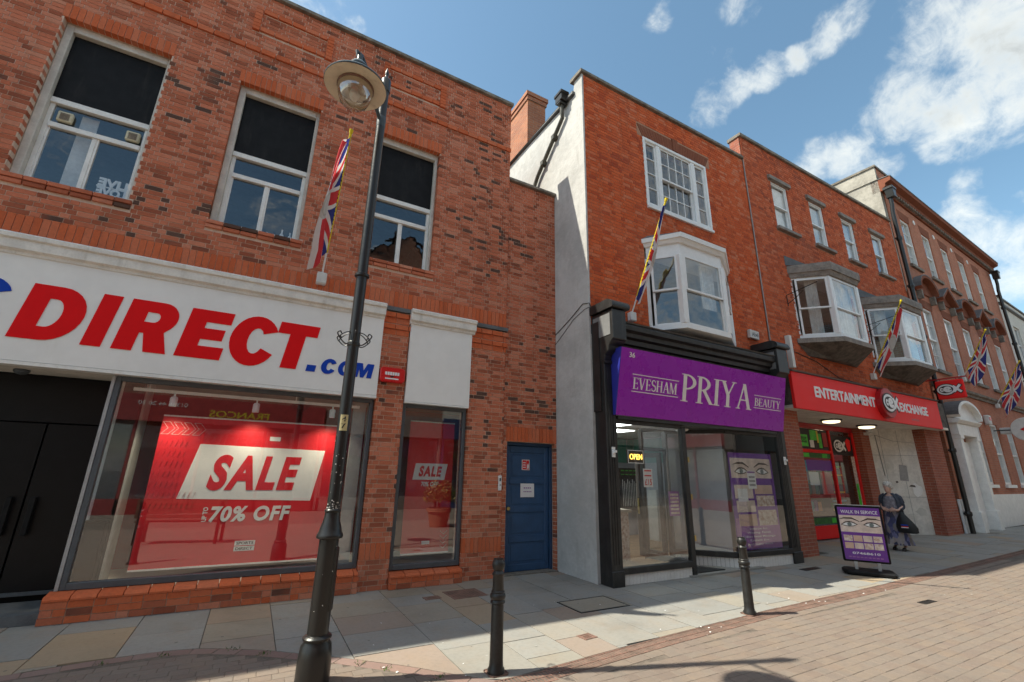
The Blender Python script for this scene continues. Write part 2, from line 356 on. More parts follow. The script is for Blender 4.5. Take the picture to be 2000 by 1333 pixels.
# ------------------------------------------------------------------ geometry helpers
LOCAL = set()
def link(o, parent=None):
    COL.objects.link(o)
    if parent: o.parent = parent
    return o
def tag(o, label=None, cat=None, group=None, kind=None):
    if label: o['label'] = label
    if cat: o['category'] = cat
    if group: o['group'] = group
    if kind: o['kind'] = kind
    return o
def thing(name, label, cat, loc=(0, 0, 0), rotz=0.0, group=None, local=False):
    o = link(bpy.data.objects.new(name, None)); o.location = loc; o.rotation_euler = (0, 0, rotz); o.empty_display_size = .2
    if local or rotz: LOCAL.add(o.name)
    return tag(o, label, cat, group)
def root(o):
    while o.parent: o = o.parent
    return o
def copy_tree(o, parent=None):
    c = o.copy(); COL.objects.link(c); c.parent = parent
    for ch in list(o.children): copy_tree(ch, c)
    return c
def curve(pts, k=5):
    pts = [Vector(p) for p in pts]; out = []
    for i in range(len(pts)-1):
        a, b, c, d = pts[max(i-1, 0)], pts[i], pts[i+1], pts[min(i+2, len(pts)-1)]
        for j in range(k):
            t = j/k; out.append(.5*((2*b)+(c-a)*t+(2*a-5*b+4*c-d)*t*t+(3*b-a-3*c+d)*t**3))
    return out+[pts[-1]]
class MB:
    def __init__(s): s.v = []; s.f = []; s.uv = None
    def add(s, vs, fs):
        n = len(s.v); s.v += [tuple(p) for p in vs]; s.f += [tuple(i+n for i in f) for f in fs]; return s
    def box(s, x0, x1, y0, y1, z0, z1, skip=''):
        vs = [(x0, y0, z0), (x1, y0, z0), (x1, y1, z0), (x0, y1, z0), (x0, y0, z1), (x1, y0, z1), (x1, y1, z1), (x0, y1, z1)]
        fs = dict(b=(0, 3, 2, 1), t=(4, 5, 6, 7), f=(0, 1, 5, 4), k=(2, 3, 7, 6), l=(3, 0, 4, 7), r=(1, 2, 6, 5))
        return s.add(vs, [q for k, q in fs.items() if k not in skip])
    def beam(s, a, b, wd, dp, upv=(0, 0, 1)):
        a, b = Vector(a), Vector(b); d = (b-a).normalized(); u = Vector(upv); sd = d.cross(u)
        if sd.length < 1e-4: sd = d.cross(Vector((0, 1, 0)))
        sd.normalize(); u = sd.cross(d).normalized()
        c = [sd*(i*wd/2)+u*(j*dp/2) for i, j in ((-1, -1), (1, -1), (1, 1), (-1, 1))]
        return s.add([a+q for q in c]+[b+q for q in c], [(0, 1, 2, 3), (7, 6, 5, 4), (0, 4, 5, 1), (1, 5, 6, 2), (2, 6, 7, 3), (3, 7, 4, 0)])
    def poly(s, pts): return s.add(pts, [tuple(range(len(pts)))])
    def prism(s, pts, off):
        n = len(pts); o = Vector(off); a = [Vector(p) for p in pts]; b = [p+o for p in a]
        return s.add(a+b, [tuple(range(n)), tuple(range(2*n-1, n-1, -1))]+[(i, i+n, (i+1) % n+n, (i+1) % n) for i in range(n)])
    def profx(s, prof, x0, x1):           # (y,z) outline run along x
        return s.prism([(x0, y, z) for y, z in prof], (x1-x0, 0, 0))
    def loft(s, rings, closed=True, caps=True):
        n = len(rings[0]); k = len(s.v)
        for r in rings: s.v += [tuple(p) for p in r]
        for i in range(len(rings)-1):
            for j in range(n if closed else n-1):
                j2 = (j+1) % n; s.f.append((k+i*n+j, k+i*n+j2, k+(i+1)*n+j2, k+(i+1)*n+j))
        if caps:
            s.f.append(tuple(k+j for j in reversed(range(n)))); s.f.append(tuple(k+(len(rings)-1)*n+j for j in range(n)))
        return s
    def lathe(s, prof, c=(0, 0, 0), n=24, caps=True):
        return s.loft([[(c[0]+r*math.cos(2*math.pi*j/n), c[1]+r*math.sin(2*math.pi*j/n), c[2]+z) for j in range(n)] for r, z in prof], True, caps)
    def turn(s, mat):
        s.v = [tuple(mat@Vector(p)) for p in s.v]; return s
    def tube(s, pts, rad, n=8):
        pts = [Vector(p) for p in pts]; rings = []; prev = None
        for i, p in enumerate(pts):
            d = (pts[min(i+1, len(pts)-1)]-pts[max(i-1, 0)]).normalized()
            if prev is None: prev = d.cross(Vector((0, 0, 1)) if abs(d.z) < .9 else Vector((1, 0, 0))).normalized()
            a = (prev-d*prev.dot(d)).normalized(); b = d.cross(a); prev = a
            r = rad[i] if isinstance(rad, (list, tuple)) else rad
            rings.append([p+a*(r*math.cos(2*math.pi*j/n))+b*(r*math.sin(2*math.pi*j/n)) for j in range(n)])
        return s.loft(rings)
    def build(s, name, mat, parent=None, smooth=False, bevel=0.0, kind=None, label=None):
        me = bpy.data.meshes.new(name)
        off = Vector((0, 0, 0))
        if parent is not None:
            rt_ = root(parent)
            if rt_.name not in LOCAL: off = Vector(rt_.location)
        me.from_pydata([tuple(Vector(p)-off) for p in s.v], [], s.f); me.validate()
        bm = bmesh.new(); bm.from_mesh(me); bmesh.ops.recalc_face_normals(bm, faces=bm.faces)
        if bevel: bmesh.ops.bevel(bm, geom=[e for e in bm.edges if len(e.link_faces) == 2 and e.calc_face_angle(0) > .6], offset=bevel, segments=1, affect='EDGES')
        bm.to_mesh(me); bm.free()
        if smooth:
            me.shade_smooth()
            try: me.set_sharp_from_angle(angle=R(40))
            except Exception: pass
        me.materials.append(M[mat] if isinstance(mat, str) else mat)
        o = link(bpy.data.objects.new(name, me), parent)
        return tag(o, label, None, None, kind)
def bx(name, mat, parent, *b, bevel=0.0, **k): return MB().box(*b).build(name, mat, parent, bevel=bevel, **k)
def pane(parent, pts, mat='shop_glass', name='pane'):
    """one sheet of glass, facing the street"""
    me = bpy.data.meshes.new(name); rt_ = root(parent); off = Vector((0, 0, 0)) if rt_.name in LOCAL else Vector(rt_.location)
    me.from_pydata([tuple(Vector(p)-off) for p in pts], [], [tuple(range(len(pts)))]); me.materials.append(M[mat])
    return link(bpy.data.objects.new(name, me), parent)
def paney(parent, x0, x1, z0, z1, y, mat='shop_glass', name='pane'):
    return pane(parent, [(x0, y, z0), (x1, y, z0), (x1, y, z1), (x0, y, z1)], mat, name)
def wall(mb, x0, x1, z0, z1, holes, yf, t):
    """wall sheet in the xz plane, thickness t, with rectangular openings"""
    cl = lambda v, a, b: max(a, min(b, v))
    xs = sorted({x0, x1} | {cl(h[i], x0, x1) for h in holes for i in (0, 1)}); zs = sorted({z0, z1} | {cl(h[i], z0, z1) for h in holes for i in (2, 3)})
    def solid(i, j):
        if i < 0 or j < 0 or i >= len(xs)-1 or j >= len(zs)-1: return False
        cx, cz = (xs[i]+xs[i+1])/2, (zs[j]+zs[j+1])/2
        return not any(h[0] < cx < h[1] and h[2] < cz < h[3] for h in holes)
    for i in range(len(xs)-1):
        for j in range(len(zs)-1):
            if not solid(i, j): continue
            sk = ''.join(k for k, (a, b) in dict(l=(i-1, j), r=(i+1, j), b=(i, j-1), t=(i, j+1)).items() if solid(a, b))
            mb.box(xs[i], xs[i+1], yf, yf+t, zs[j], zs[j+1], sk)
    return mb
class Bricks:
    """all bricks of one building; the 300 that show largest become parts, the rest one joined part"""
    def __init__(s): s.b = []
    def one(s, x0, x1, z0, z1, yf, d, kind):
        if x1-x0 > .02 and z1-z0 > .018: s.b.append((x0, x1, z0, z1, yf+random.uniform(-.0015, .0015), d, kind))
    def field(s, x0, x1, z0, z1, holes, yf, kind, L=.205, H=.0665, j=.0095, d=.1):
        row = 0; z = z0; half = L/2-.004
        while z < z1-.012:
            za, zb = z, min(z+H-j, z1); x = x0-(0 if row % 2 else L*.75); k = row
            while x < x1:
                ln = L if k % 2 == 0 else half; a, b = max(x, x0), min(x+ln-j, x1)
                segs = [(a, b, za, zb)] if b-a > .015 else []
                for h in holes:
                    ns = []
                    for q in segs:
                        if q[1] <= h[0] or q[0] >= h[1] or q[3] <= h[2]+.012 or q[2] >= h[3]-.012: ns.append(q); continue
                        if q[0] < h[0]-.015: ns.append((q[0], h[0], q[2], q[3]))
                        if q[1] > h[1]+.015: ns.append((h[1], q[1], q[2], q[3]))
                    segs = ns
                for q in segs: s.one(*q, yf, d, kind)
                x += ln; k += 1
            z += H; row += 1
        return s
    def soldier(s, x0, x1, z0, z1, yf, kind, wd=.072, j=.008, d=.13):
        n = max(1, round((x1-x0)/wd)); st = (x1-x0)/n
        for i in range(n): s.one(x0+i*st+j/2, x0+(i+1)*st-j/2, z0, z1, yf, d, kind)
        return s
    def done(s, parent, nmax=300):
        def size(q):
            c = Vector(((q[0]+q[1])/2, q[4], (q[2]+q[3])/2))-CAM; e = c.dot(fwd)
            if e < .5: return 0
            X, Z = c.dot(rt)/e, c.dot(up)/e
            if abs(X) > 1.12 or abs(Z) > .75: return 0
            return (q[1]-q[0])*(q[3]-q[2])*abs(c.normalized().y)/(e*e)
        order = sorted(s.b, key=size, reverse=True); cache = {}
        for q in order[:nmax]:
            wd, h = q[1]-q[0], q[3]-q[2]; key = (round(wd, 3), round(h, 3), q[5], q[6])
            if key not in cache:
                me = bpy.data.meshes.new('brick'); mb = MB().box(-wd/2, wd/2, 0, q[5], -h/2, h/2, 'k')
                me.from_pydata(mb.v, [], mb.f); me.materials.append(M[q[6]]); cache[key] = me
            o = link(bpy.data.objects.new('brick', cache[key]), parent)
            o.location = Vector(((q[0]+q[1])/2, q[4], (q[2]+q[3])/2))-Vector(parent.location)
        for kd in sorted({q[6] for q in s.b}):
            mb = MB()
            for q in order[nmax:]:
                if q[6] == kd: mb.box(q[0], q[1], q[4], q[4]+q[5], q[2], q[3], 'k')
            if mb.v:
                me = bpy.data.meshes.new('brickwork'); off = Vector(parent.location)
                me.from_pydata([tuple(Vector(p)-off) for p in mb.v], [], mb.f); me.materials.append(M[kd])
                tag(link(bpy.data.objects.new('brickwork', me), parent), kind='stuff')
# ---- lettering
def glyphs(s, bold=0.0, shear=0.0, ext=0.0, track=1.0):
    cu = bpy.data.curves.new('t', 'FONT'); cu.body = s; cu.offset = bold; cu.extrude = ext; cu.resolution_u = 4; cu.space_character = track
    ob = bpy.data.objects.new('t', cu); me = ob.to_mesh()
    vs = [(v.co.x+shear*v.co.y, v.co.y, v.co.z) for v in me.vertices]; fs = [tuple(p.vertices) for p in me.polygons]
    ob.to_mesh_clear(); bpy.data.objects.remove(ob); bpy.data.curves.remove(cu)
    return vs, fs
def islands(vs, fs):
    key = {}; par = list(range(len(vs)))
    def fd(i):
        while par[i] != i: par[i] = par[par[i]]; i = par[i]
        return i
    for i, v in enumerate(vs):
        k = tuple(round(c, 4) for c in v)
        if k in key: par[fd(i)] = fd(key[k])
        else: key[k] = i
    for f in fs:
        for i in f[1:]: par[fd(i)] = fd(f[0])
    g = {}
    for f in fs: g.setdefault(fd(f[0]), []).append(f)
    out = []
    for ff in g.values():
        ids = sorted({i for f in ff for i in f}); mp = {i: k for k, i in enumerate(ids)}
        out.append(([vs[i] for i in ids], [tuple(mp[i] for i in f) for f in ff]))
    return out
def fit(vs, u0, u1, v0, v1):
    a0, a1 = min(v[0] for v in vs), max(v[0] for v in vs); b0, b1 = min(v[1] for v in vs), max(v[1] for v in vs)
    return [(u0+(v[0]-a0)/(a1-a0)*(u1-u0), v0+(v[1]-b0)/max(1e-6, b1-b0)*(v1-v0), v[2]) for v in vs]
def letters(parent, s, u0, u1, v0, v1, frame, mat, bold=0.0, shear=0.0, ext=0.0, split=False, name='lettering', track=1.0, gs=None):
    """frame(u, v, d) puts sign coordinates into the scene; d is the height above the board"""
    vs, fs = gs or glyphs(s, bold, shear, 1.0 if ext else 0.0, track)
    vs = fit(vs, u0, u1, v0, v1)
    groups = islands(vs, fs) if split else [(vs, fs)]
    for gv, gf in groups:
        mb = MB(); mb.add([frame(a, b, (c+1)/2*ext if ext else 0.0) for a, b, c in gv], gf)
        mb.build('letter' if split else name, mat, parent)
SER = {}
def serif_glyph(ch):
    """strokes of a plain roman capital, height 1: list of outlines"""
    if ch in SER: return SER[ch]
    P = []; TK, TN, SH, SX = .135, .05, .035, .075
    rc = lambda a, b, c, d: P.append([(a, c), (b, c), (b, d), (a, d)])
    def stem(x, w=TK, z0=0., z1=1., s0=True, s1=True):
        rc(x, x+w, z0, z1)
        if s0: rc(x-SX, x+w+SX, z0, z0+SH)
        if s1: rc(x-SX, x+w+SX, z1-SH, z1)
    def diag(x0, z0, x1, z1, w): P.append([(x0-w/2, z0), (x0+w/2, z0), (x1+w/2, z1), (x1-w/2, z1)])
    def foot(x, z, w=.2): rc(x-w/2, x+w/2, z-(SH if z > .5 else 0), z+(0 if z > .5 else SH))
    def bowl(x, z0, z1, wd):
        n = 14; zc, hz = (z0+z1)/2, (z1-z0)/2; o = []; i = []
        for k in range(n+1):
            a = -math.pi/2+math.pi*k/n; o.append((x+wd*math.cos(a), zc+hz*math.sin(a))); i.append((x+(wd-TK)*math.cos(a), zc+(hz-TN)*math.sin(a)))
        for k in range(n): P.append([o[k], o[k+1], i[k+1], i[k]])
    if ch == 'P': stem(.08); bowl(.18, .44, 1., .42); wd = .62
    elif ch == 'R': stem(.08); bowl(.18, .46, 1., .40); diag(.64, 0, .32, .5, .15); foot(.68, 0, .16); wd = .72
    elif ch == 'B': stem(.08); bowl(.18, .5, 1., .36); bowl(.18, 0, .54, .42); wd = .62
    elif ch == 'I': stem(.08); wd = .30
    elif ch == 'Y': diag(.36, .45, .13, 1., .14); diag(.36, .45, .62, 1., .06); rc(.29, .43, 0, .48); rc(.22, .50, 0, SH); foot(.13, 1., .26); foot(.62, 1., .22); wd = .74
    elif ch == 'A': diag(.10, 0, .36, 1., .06); diag(.62, 0, .36, 1., .14); rc(.18, .54, .33, .38); foot(.10, 0, .2); foot(.62, 0, .26); wd = .74
    elif ch == 'V': diag(.36, 0, .12, 1., .14); diag(.36, 0, .62, 1., .06); foot(.12, 1., .26); foot(.62, 1., .2); wd = .74
    elif ch == 'E': stem(.08); [rc(.2, x, z, z+TN) for x, z in ((.54, 0), (.46, .48), (.52, .95))]; rc(.50, .55, 0, .2); rc(.48, .53, .82, 1.); rc(.43, .47, .4, .6); wd = .60
    elif ch == 'T': stem(.26, s1=False); rc(.02, .64, .95, 1.); rc(.02, .06, .8, 1.); rc(.60, .64, .8, 1.); wd = .66
    elif ch == 'H': stem(.08); stem(.52); rc(.2, .55, .48, .53); wd = .76
    elif ch == 'M': stem(.06, .06); stem(.66); diag(.42, 0, .14, 1., .14); diag(.42, 0, .70, 1., .05); wd = .88
    elif ch == 'U':
        stem(.08, s0=False, z0=.28); stem(.56, .06, s0=False, z0=.28); n = 12
        for k in range(n):
            a, b = math.pi+math.pi*k/n, math.pi+math.pi*(k+1)/n
            f = lambda t, r, q: (.35+r*math.cos(t), .29+q*math.sin(t))
            P.append([f(a, .27, .29), f(b, .27, .29), f(b, .17, .23), f(a, .17, .23)])
        wd = .70
    else:                                                       # S
        n = 26; pts = []
        for k in range(n+1):
            t = k/n
            if t < .5: a = R(35)+(R(270)-R(35))*t*2; pts.append((.28+.19*math.cos(a), .75+.22*math.sin(a)))
            else: a = R(90)-(R(90)+R(145))*(t-.5)*2; pts.append((.28+.21*math.cos(a), .265+.24*math.sin(a)))
        for k in range(n):
            (x0, z0), (x1, z1) = pts[k], pts[k+1]; d = Vector((x1-x0, z1-z0)); L = max(d.length, 1e-5); nx, nz = -d.y/L, d.x/L
            wq = lambda t: .03+.035*math.sin(math.pi*t)
            a, b = wq(k/n), wq((k+1)/n); P.append([(x0-nx*a, z0-nz*a), (x0+nx*a, z0+nz*a), (x1+nx*b, z1+nz*b), (x1-nx*b, z1-nz*b)])
        rc(.42, .46, .76, .94); rc(.06, .10, .06, .26); wd = .56
    SER[ch] = (P, wd); return SER[ch]
def serif(parent, s, u0, u1, v0, v1, frame, mat, lift=.004):
    tw = sum(serif_glyph(c)[1] for c in s); x = 0; kx = (u1-u0)/tw
    for c in s:
        P, wd = serif_glyph(c); mb = MB()
        for i, pl in enumerate(P): mb.prism([frame(u0+(x+a)*kx, v0+b*(v1-v0), lift+i*.00015) for a, b in pl], Vector(frame(0, 0, 0))-Vector(frame(0, 0, lift)))
        mb.build('letter', mat, parent); x += wd
def yframe(y): return lambda u, v, d: (u, y-d, v)

# ------------------------------------------------------------------ ground
def gz(x): return 0.0 if x < 9 else (.0145*(x-9) if x < 20 else .1595+.003*(x-20))
def lerp(tab, x):
    if x <= tab[0][0]: return tab[0][1]
    for (a, b), (c, d) in zip(tab, tab[1:]):
        if x <= c: return b+(d-b)*(x-a)/(c-a)
    return tab[-1][1]
EDGE = [(-8, -1.62), (-1.48, -1.47), (-.94, -1.40), (-.45, -1.39), (-.13, -1.46), (.35, -1.74), (.85, -2.14), (1.44, -2.68), (1.76, -3.04), (2.0, -3.27), (4, -3.10), (6, -2.98), (10, -2.89), (16, -2.80), (34, -2.40)]
edge = lambda x: lerp(EDGE, x)
ground = MB().poly([(-150, -150, -.06), (200, -150, -.06), (200, 150, -.06), (-150, 150, -.06)]).build('ground', 'tarmac'); tag(ground, kind='structure')
def sheet(name, mat, x0, x1, ylo, yhi, dz, step=.5):
    mb = MB(); x = x0; n = int((x1-x0)/step); prev = None
    for i in range(n+1):
        x = x0+(x1-x0)*i/n; a, b = (x, ylo(x), gz(x)+dz), (x, yhi(x), gz(x)+dz)
        if prev: mb.poly([prev[0], a, b, prev[1]])
        prev = (a, b)
    o = mb.build(name, mat); return tag(o, kind='structure')
pavement = sheet('pavement', 'joint_dark', -9, 36, lambda x: edge(x)-.02, lambda x: 1.2, -.013)
road = sheet('road', 'joint_sand', -14, 66, lambda x: -13.6, lambda x: edge(x)-.02, -.003)
def strip_piece(x0, x1, ylo, yhi, n=4, dz=0.0, th=.04):
    """a stone whose lower side follows the pavement edge"""
    top = []; bot = []
    for i in range(n+1):
        x = x0+(x1-x0)*i/n; a = max(ylo, edge(x)) if ylo is not None else edge(x)
        if yhi-a > .03: bot.append((x, a)); top.append((x, yhi))
    if len(bot) < 2: return None
    pl = bot+top[::-1]; return MB().prism([(x, y, gz(x)+dz) for x, y in pl], (0, 0, -th))
x = -5.6; random.seed(11)
while x < 31:
    wd = random.choice((.45, .55, .6, .62, .75, .5)); y = 0.55 if x > 11 and x < 18 else (.02 if x < 4.85 else -.95)
    y -= random.uniform(0, .35)*0
    ytop = y; first = True
    while y > edge(x+wd/2)-.5:
        ln = random.choice((.45, .6, .7, .85, .9))*(random.uniform(.5, 1) if first else 1); first = False
        mb = strip_piece(x+.004, x+wd-.004, y-ln+.008, y, 1 if y-ln > edge(x+wd/2)+.5 and x > -2 else 5, random.uniform(-.002, .002))
        if mb: mb.build('paving_slab', 'flagstone', pavement)
        y -= ln
    x += wd
# block paving of the road
random.seed(5)
blocks = []
yr = -1.5; row = 0
while yr > -8.6:
    x = -4.2+(row % 2)*.08+random.uniform(0, .03)
    while x < 27:
        ln = random.choice((.14, .16, .16, .19)); xm = x+ln/2
        if yr < edge(xm)-(.30 if xm > 1.9 else .16)-.0 and not (xm > 14 and yr < -6.5):
            jy = random.uniform(-.0015, .0015); blocks.append((x, x+ln-.004, yr-.104+jy, yr+jy, xm))
        x += ln
    yr -= .1075; row += 1
def bsize(b):
    c = Vector((b[4], b[3], 0))-CAM; e = c.dot(fwd)
    if e < .4: return 0
    X, Z = c.dot(rt)/e, c.dot(up)/e
    if abs(X) > 1.15 or Z < -.80: return 0
    return 1/(e*e)
blocks.sort(key=bsize, reverse=True); cache = {}
def sett_box(mb, x0, x1, y0, y1, z, c=.0025):
    """block with worn, chamfered top edges"""
    vs = [(x0, y0, z-.04), (x1, y0, z-.04), (x1, y1, z-.04), (x0, y1, z-.04), (x0, y0, z-c), (x1, y0, z-c), (x1, y1, z-c), (x0, y1, z-c), (x0+c, y0+c, z), (x1-c, y0+c, z), (x1-c, y1-c, z), (x0+c, y1-c, z)]
    mb.add(vs, [(0, 1, 5, 4), (1, 2, 6, 5), (2, 3, 7, 6), (3, 0, 4, 7), (4, 5, 9, 8), (5, 6, 10, 9), (6, 7, 11, 10), (7, 4, 8, 11), (8, 9, 10, 11)])
for b in blocks[:300]:
    key = round(b[1]-b[0], 3)
    if key not in cache:
        mb = MB(); sett_box(mb, -key/2, key/2, -.052, .052, 0)
        me = bpy.data.meshes.new('paving_block'); me.from_pydata(mb.v, [], mb.f); me.materials.append(M['sett']); cache[key] = me
    o = link(bpy.data.objects.new('paving_block', cache[key]), road)
    o.location = ((b[0]+b[1])/2, (b[2]+b[3])/2, gz(b[4])+random.uniform(-.0015, .0015)); o.rotation_euler = (random.uniform(-.008, .008), random.uniform(-.006, .006), random.uniform(-.012, .012))
mb = MB()
for b in blocks[300:]: sett_box(mb, b[0], b[1], b[2], b[3], gz(b[4])+random.uniform(-.0015, .0015))
tag(mb.build('paving_blocks', 'sett', road), kind='stuff')
# street behind the viewer, seen only in the glass
behind = MB().poly([(-14, -13.5, -.008), (-4.3, -13.5, -.008), (-4.3, -1.75, -.008), (-14, -1.75, -.008)]).poly([(-4.3, -13.5, -.008), (40, -13.5, -.008), (40, -8.75, -.008), (-4.3, -8.75, -.008)]).build('road_surface', 'sett', road)
# pink border stones along the curved edge, and a course beside the drain
def along(xa, xb, off0, off1, ln, name, mat, parent):
    x = xa
    while x < xb:
        s0 = (edge(x+.02)-edge(x-.02))/.04; dx = ln/math.sqrt(1+s0*s0)*random.uniform(.85, 1.1); x2 = x+dx
        s1 = (edge(x2+.02)-edge(x2-.02))/.04
        def pt(xx, s, off):
            k = math.sqrt(1+s*s); return (xx+off*s/k, edge(xx)-off/k)
        q = [pt(x+.004, s0, off1), pt(x2-.004, s1, off1), pt(x2-.004, s1, off0), pt(x+.004, s0, off0)]
        MB().prism([(a, b, gz(a)+random.uniform(-.003, .001)) for a, b in q], (0, 0, -.04)).build(name, mat, parent); x = x2
along(-3.2, 1.93, .01, .135, .24, 'border_stone', 'sett_pink', road)
along(2.35, 14, .215, .33, .22, 'border_stone', 'sett', road)
# drain channel
drain = thing('drain_channel', 'long rusty cast iron drain channel between flagstone pavement and block paved road', 'drain', (2.1, edge(2.1)-.11, 0))
dm = MB()
x = 1.95
while x < 29:
    a, b = Vector((x, edge(x)-.11, gz(x)-.03)), Vector((x+1, edge(x+1)-.11, gz(x+1)-.03)); dm.beam(a, b, .20, .03); x += 1
dm.build('trough', 'cable_black', drain)
gm = MB()
for yy in (-.1, -.008, .084): gm.box(-.245, .245, yy, yy+.016, -.03, 0)
for i in range(15):
    xx = -.245+i*.0338
    gm.box(xx, xx+.016, -.084, -.008, -.028, -.002); gm.box(xx, xx+.016, .008, .084, -.028, -.002)
gme = bpy.data.meshes.new('grate'); gme.from_pydata(gm.v, [], gm.f); gme.materials.append(M['rust_iron'])
x = 2.2
while x < 28:
    o = link(bpy.data.objects.new('grate', gme), drain); s = (edge(x+.25)-edge(x-.25))/.5
    o.location = Vector((x, edge(x)-.11, gz(x)+.001))-Vector(drain.location); o.rotation_euler = (0, -math.atan((gz(x+.2)-gz(x-.2))/.4), math.atan(s)); x += .5/math.sqrt(1+s*s)
# covers in the pavement
def cover(name, label, x, y, wx, wy, mat, rot=0, bars=0):
    t = thing(name, label, 'drain cover', (x, y, gz(x)), rot, local=True)
    mb = MB()
    for q in ((-wx/2, wx/2, -wy/2, -wy/2+.02), (-wx/2, wx/2, wy/2-.02, wy/2), (-wx/2, -wx/2+.02, -wy/2+.02, wy/2-.02), (wx/2-.02, wx/2, -wy/2+.02, wy/2-.02)): mb.box(*q, -.02, .006)
    mb.build('rim', 'worn_iron' if mat == 'flagstone' else mat, t)
    bx('plate', mat, t, -wx/2+.022, wx/2-.022, -wy/2+.022, wy/2-.022, -.02, .0035)
    if bars:
        pm = MB()
        for i in range(bars):
            for k in range(bars):
                a = -wx/2+.04+(wx-.08)*i/bars; b = -wy/2+.04+(wy-.08)*k/bars; pm.box(a, a+(wx-.08)/bars*.55, b, b+(wy-.08)/bars*.55, .0035, .007)
        pm.build('tread', mat, t, kind='stuff')
    return t
cover('manhole_cover', 'square rusty manhole cover in flagstones in front of blue door', 2.82, -.68, .50, .42, 'rust_iron', .03, 9)
cover('stopcock_cover', 'small dark rusty stopcock cover beside the square manhole', 2.34, -.70, .22, .14, 'rust_iron', .05, 4)
cover('inspection_hatch', 'large stone filled inspection hatch in pavement by grey wall corner', 4.12, -1.83, .78, .52, 'flagstone', .0)
cover('valve_cover', 'little rusty valve cover on the sunlit flagstones near the drain', 3.28, -2.77, .17, .14, 'rust_iron', .1, 4)
cover('slot_drain', 'narrow dark slot drain in pavement beside the advertising stand', 9.34, -1.70, .5, .14, 'worn_iron', .0)
cover('road_cover', 'small dark cover out in the sunny block paving', 8.45, -3.72, .34, .10, 'worn_iron', .0)

# ------------------------------------------------------------------ sports shop (left)
def shell(parent, x0, x1, y0, y1, z0, z1, mat='room_in', floors=(), roof='lead', side=None, wallt=.2):
    side = side or mat
    mb = MB().box(x0, x0+wallt, y0, y1, z0, z1).box(x1-wallt, x1, y0, y1, z0, z1); mb.build('side_wall', side, parent)
    MB().box(x0+wallt+.002, x1-wallt-.002, y1-.2, y1, z0, z1-.2).build('rear_wall', side, parent)
    MB().box(x0+wallt+.002, x1-wallt-.002, y0+.002, y1-.21, z1-.35, z1-.15).build('roof', roof, parent)
    for f in floors: MB().box(x0+wallt+.002, x1-wallt-.002, y0+.002, y1-.21, f-.15, f).build('floor', 'plaster_in', parent)
SP = thing('sports_shop_building', 'red brick shop building with white fascia, large sale window and three upper windows', 'building', (0, 0, 0))
XL, XR, ZT = -6.5, 3.72, 9.24
WIN = [(-3.155, -1.97), (-1.085, .09), (1.02, 2.205)]
WZ0, WZ1 = 4.95, 7.42
holes = [(a, b, WZ0, WZ1) for a, b in WIN]
e = .004
up_holes = [(a-e, b+e, WZ0-e, WZ1+e) for a, b in WIN]
wall(MB(), XL, XR-.004, 4.18, ZT, up_holes, .006, .30).build('wall', 'mortar_left', SP)
shell(SP, XL, XR-.004, .307, 8.0, 2.75, 9.0, 'room_in', (2.95, 4.3), 'lead', 'brick_plain')
B = Bricks()
LINT = [(a-.03, b+.03, WZ1, WZ1+.225) for a, b in WIN]
SILLH = [(a-.02, b+.05, 4.82, WZ0) for a, b in WIN]
BAND = [(XL, XR, 8.05, 8.15)]
PAN = [(a, b) for a, b in WIN]
panz = (8.48, 8.95)
panel_holes = []
for a, b in PAN:
    panel_holes += [(a-.02, a+.09, panz[0]-.02, panz[1]+.03), (b-.09, b+.03, panz[0]-.02, panz[1]+.03), (a+.09, b-.09, panz[0], panz[0]+.09), (a+.09, b-.09, panz[1]-.09, panz[1])]
B.field(XL, XR, 4.46, ZT-.002, holes+LINT+SILLH+BAND+panel_holes, 0, 'brick_left')
for l in LINT: B.soldier(l[0], l[1], l[2]+.0005, l[3]-.006, -.004, 'brick_special', d=.10)
B.soldier(XL, XR, 4.18, 4.452, -.006, 'brick_special', .078)
x = XL
while x < XR:                                                # projecting string course
    B.one(x, min(x+.205, XR), 8.056, 8.142, -.035, .13, 'brick_special'); x += .215
for a, b in PAN:
    for xa, xb in ((a-.016, a+.086), (b-.086, b+.024)):
        z = panz[0]-.016
        while z < panz[1]: B.one(xa, xb, z, z+.062, -.045, .14, 'brick_special'); z += .07
    for z0 in (panz[0]+.006, panz[1]-.084):
        x = a+.094
        while x < b-.1: B.one(x, min(x+.205, b-.094), z0, z0+.078, -.03, .13, 'brick_special'); x += .215
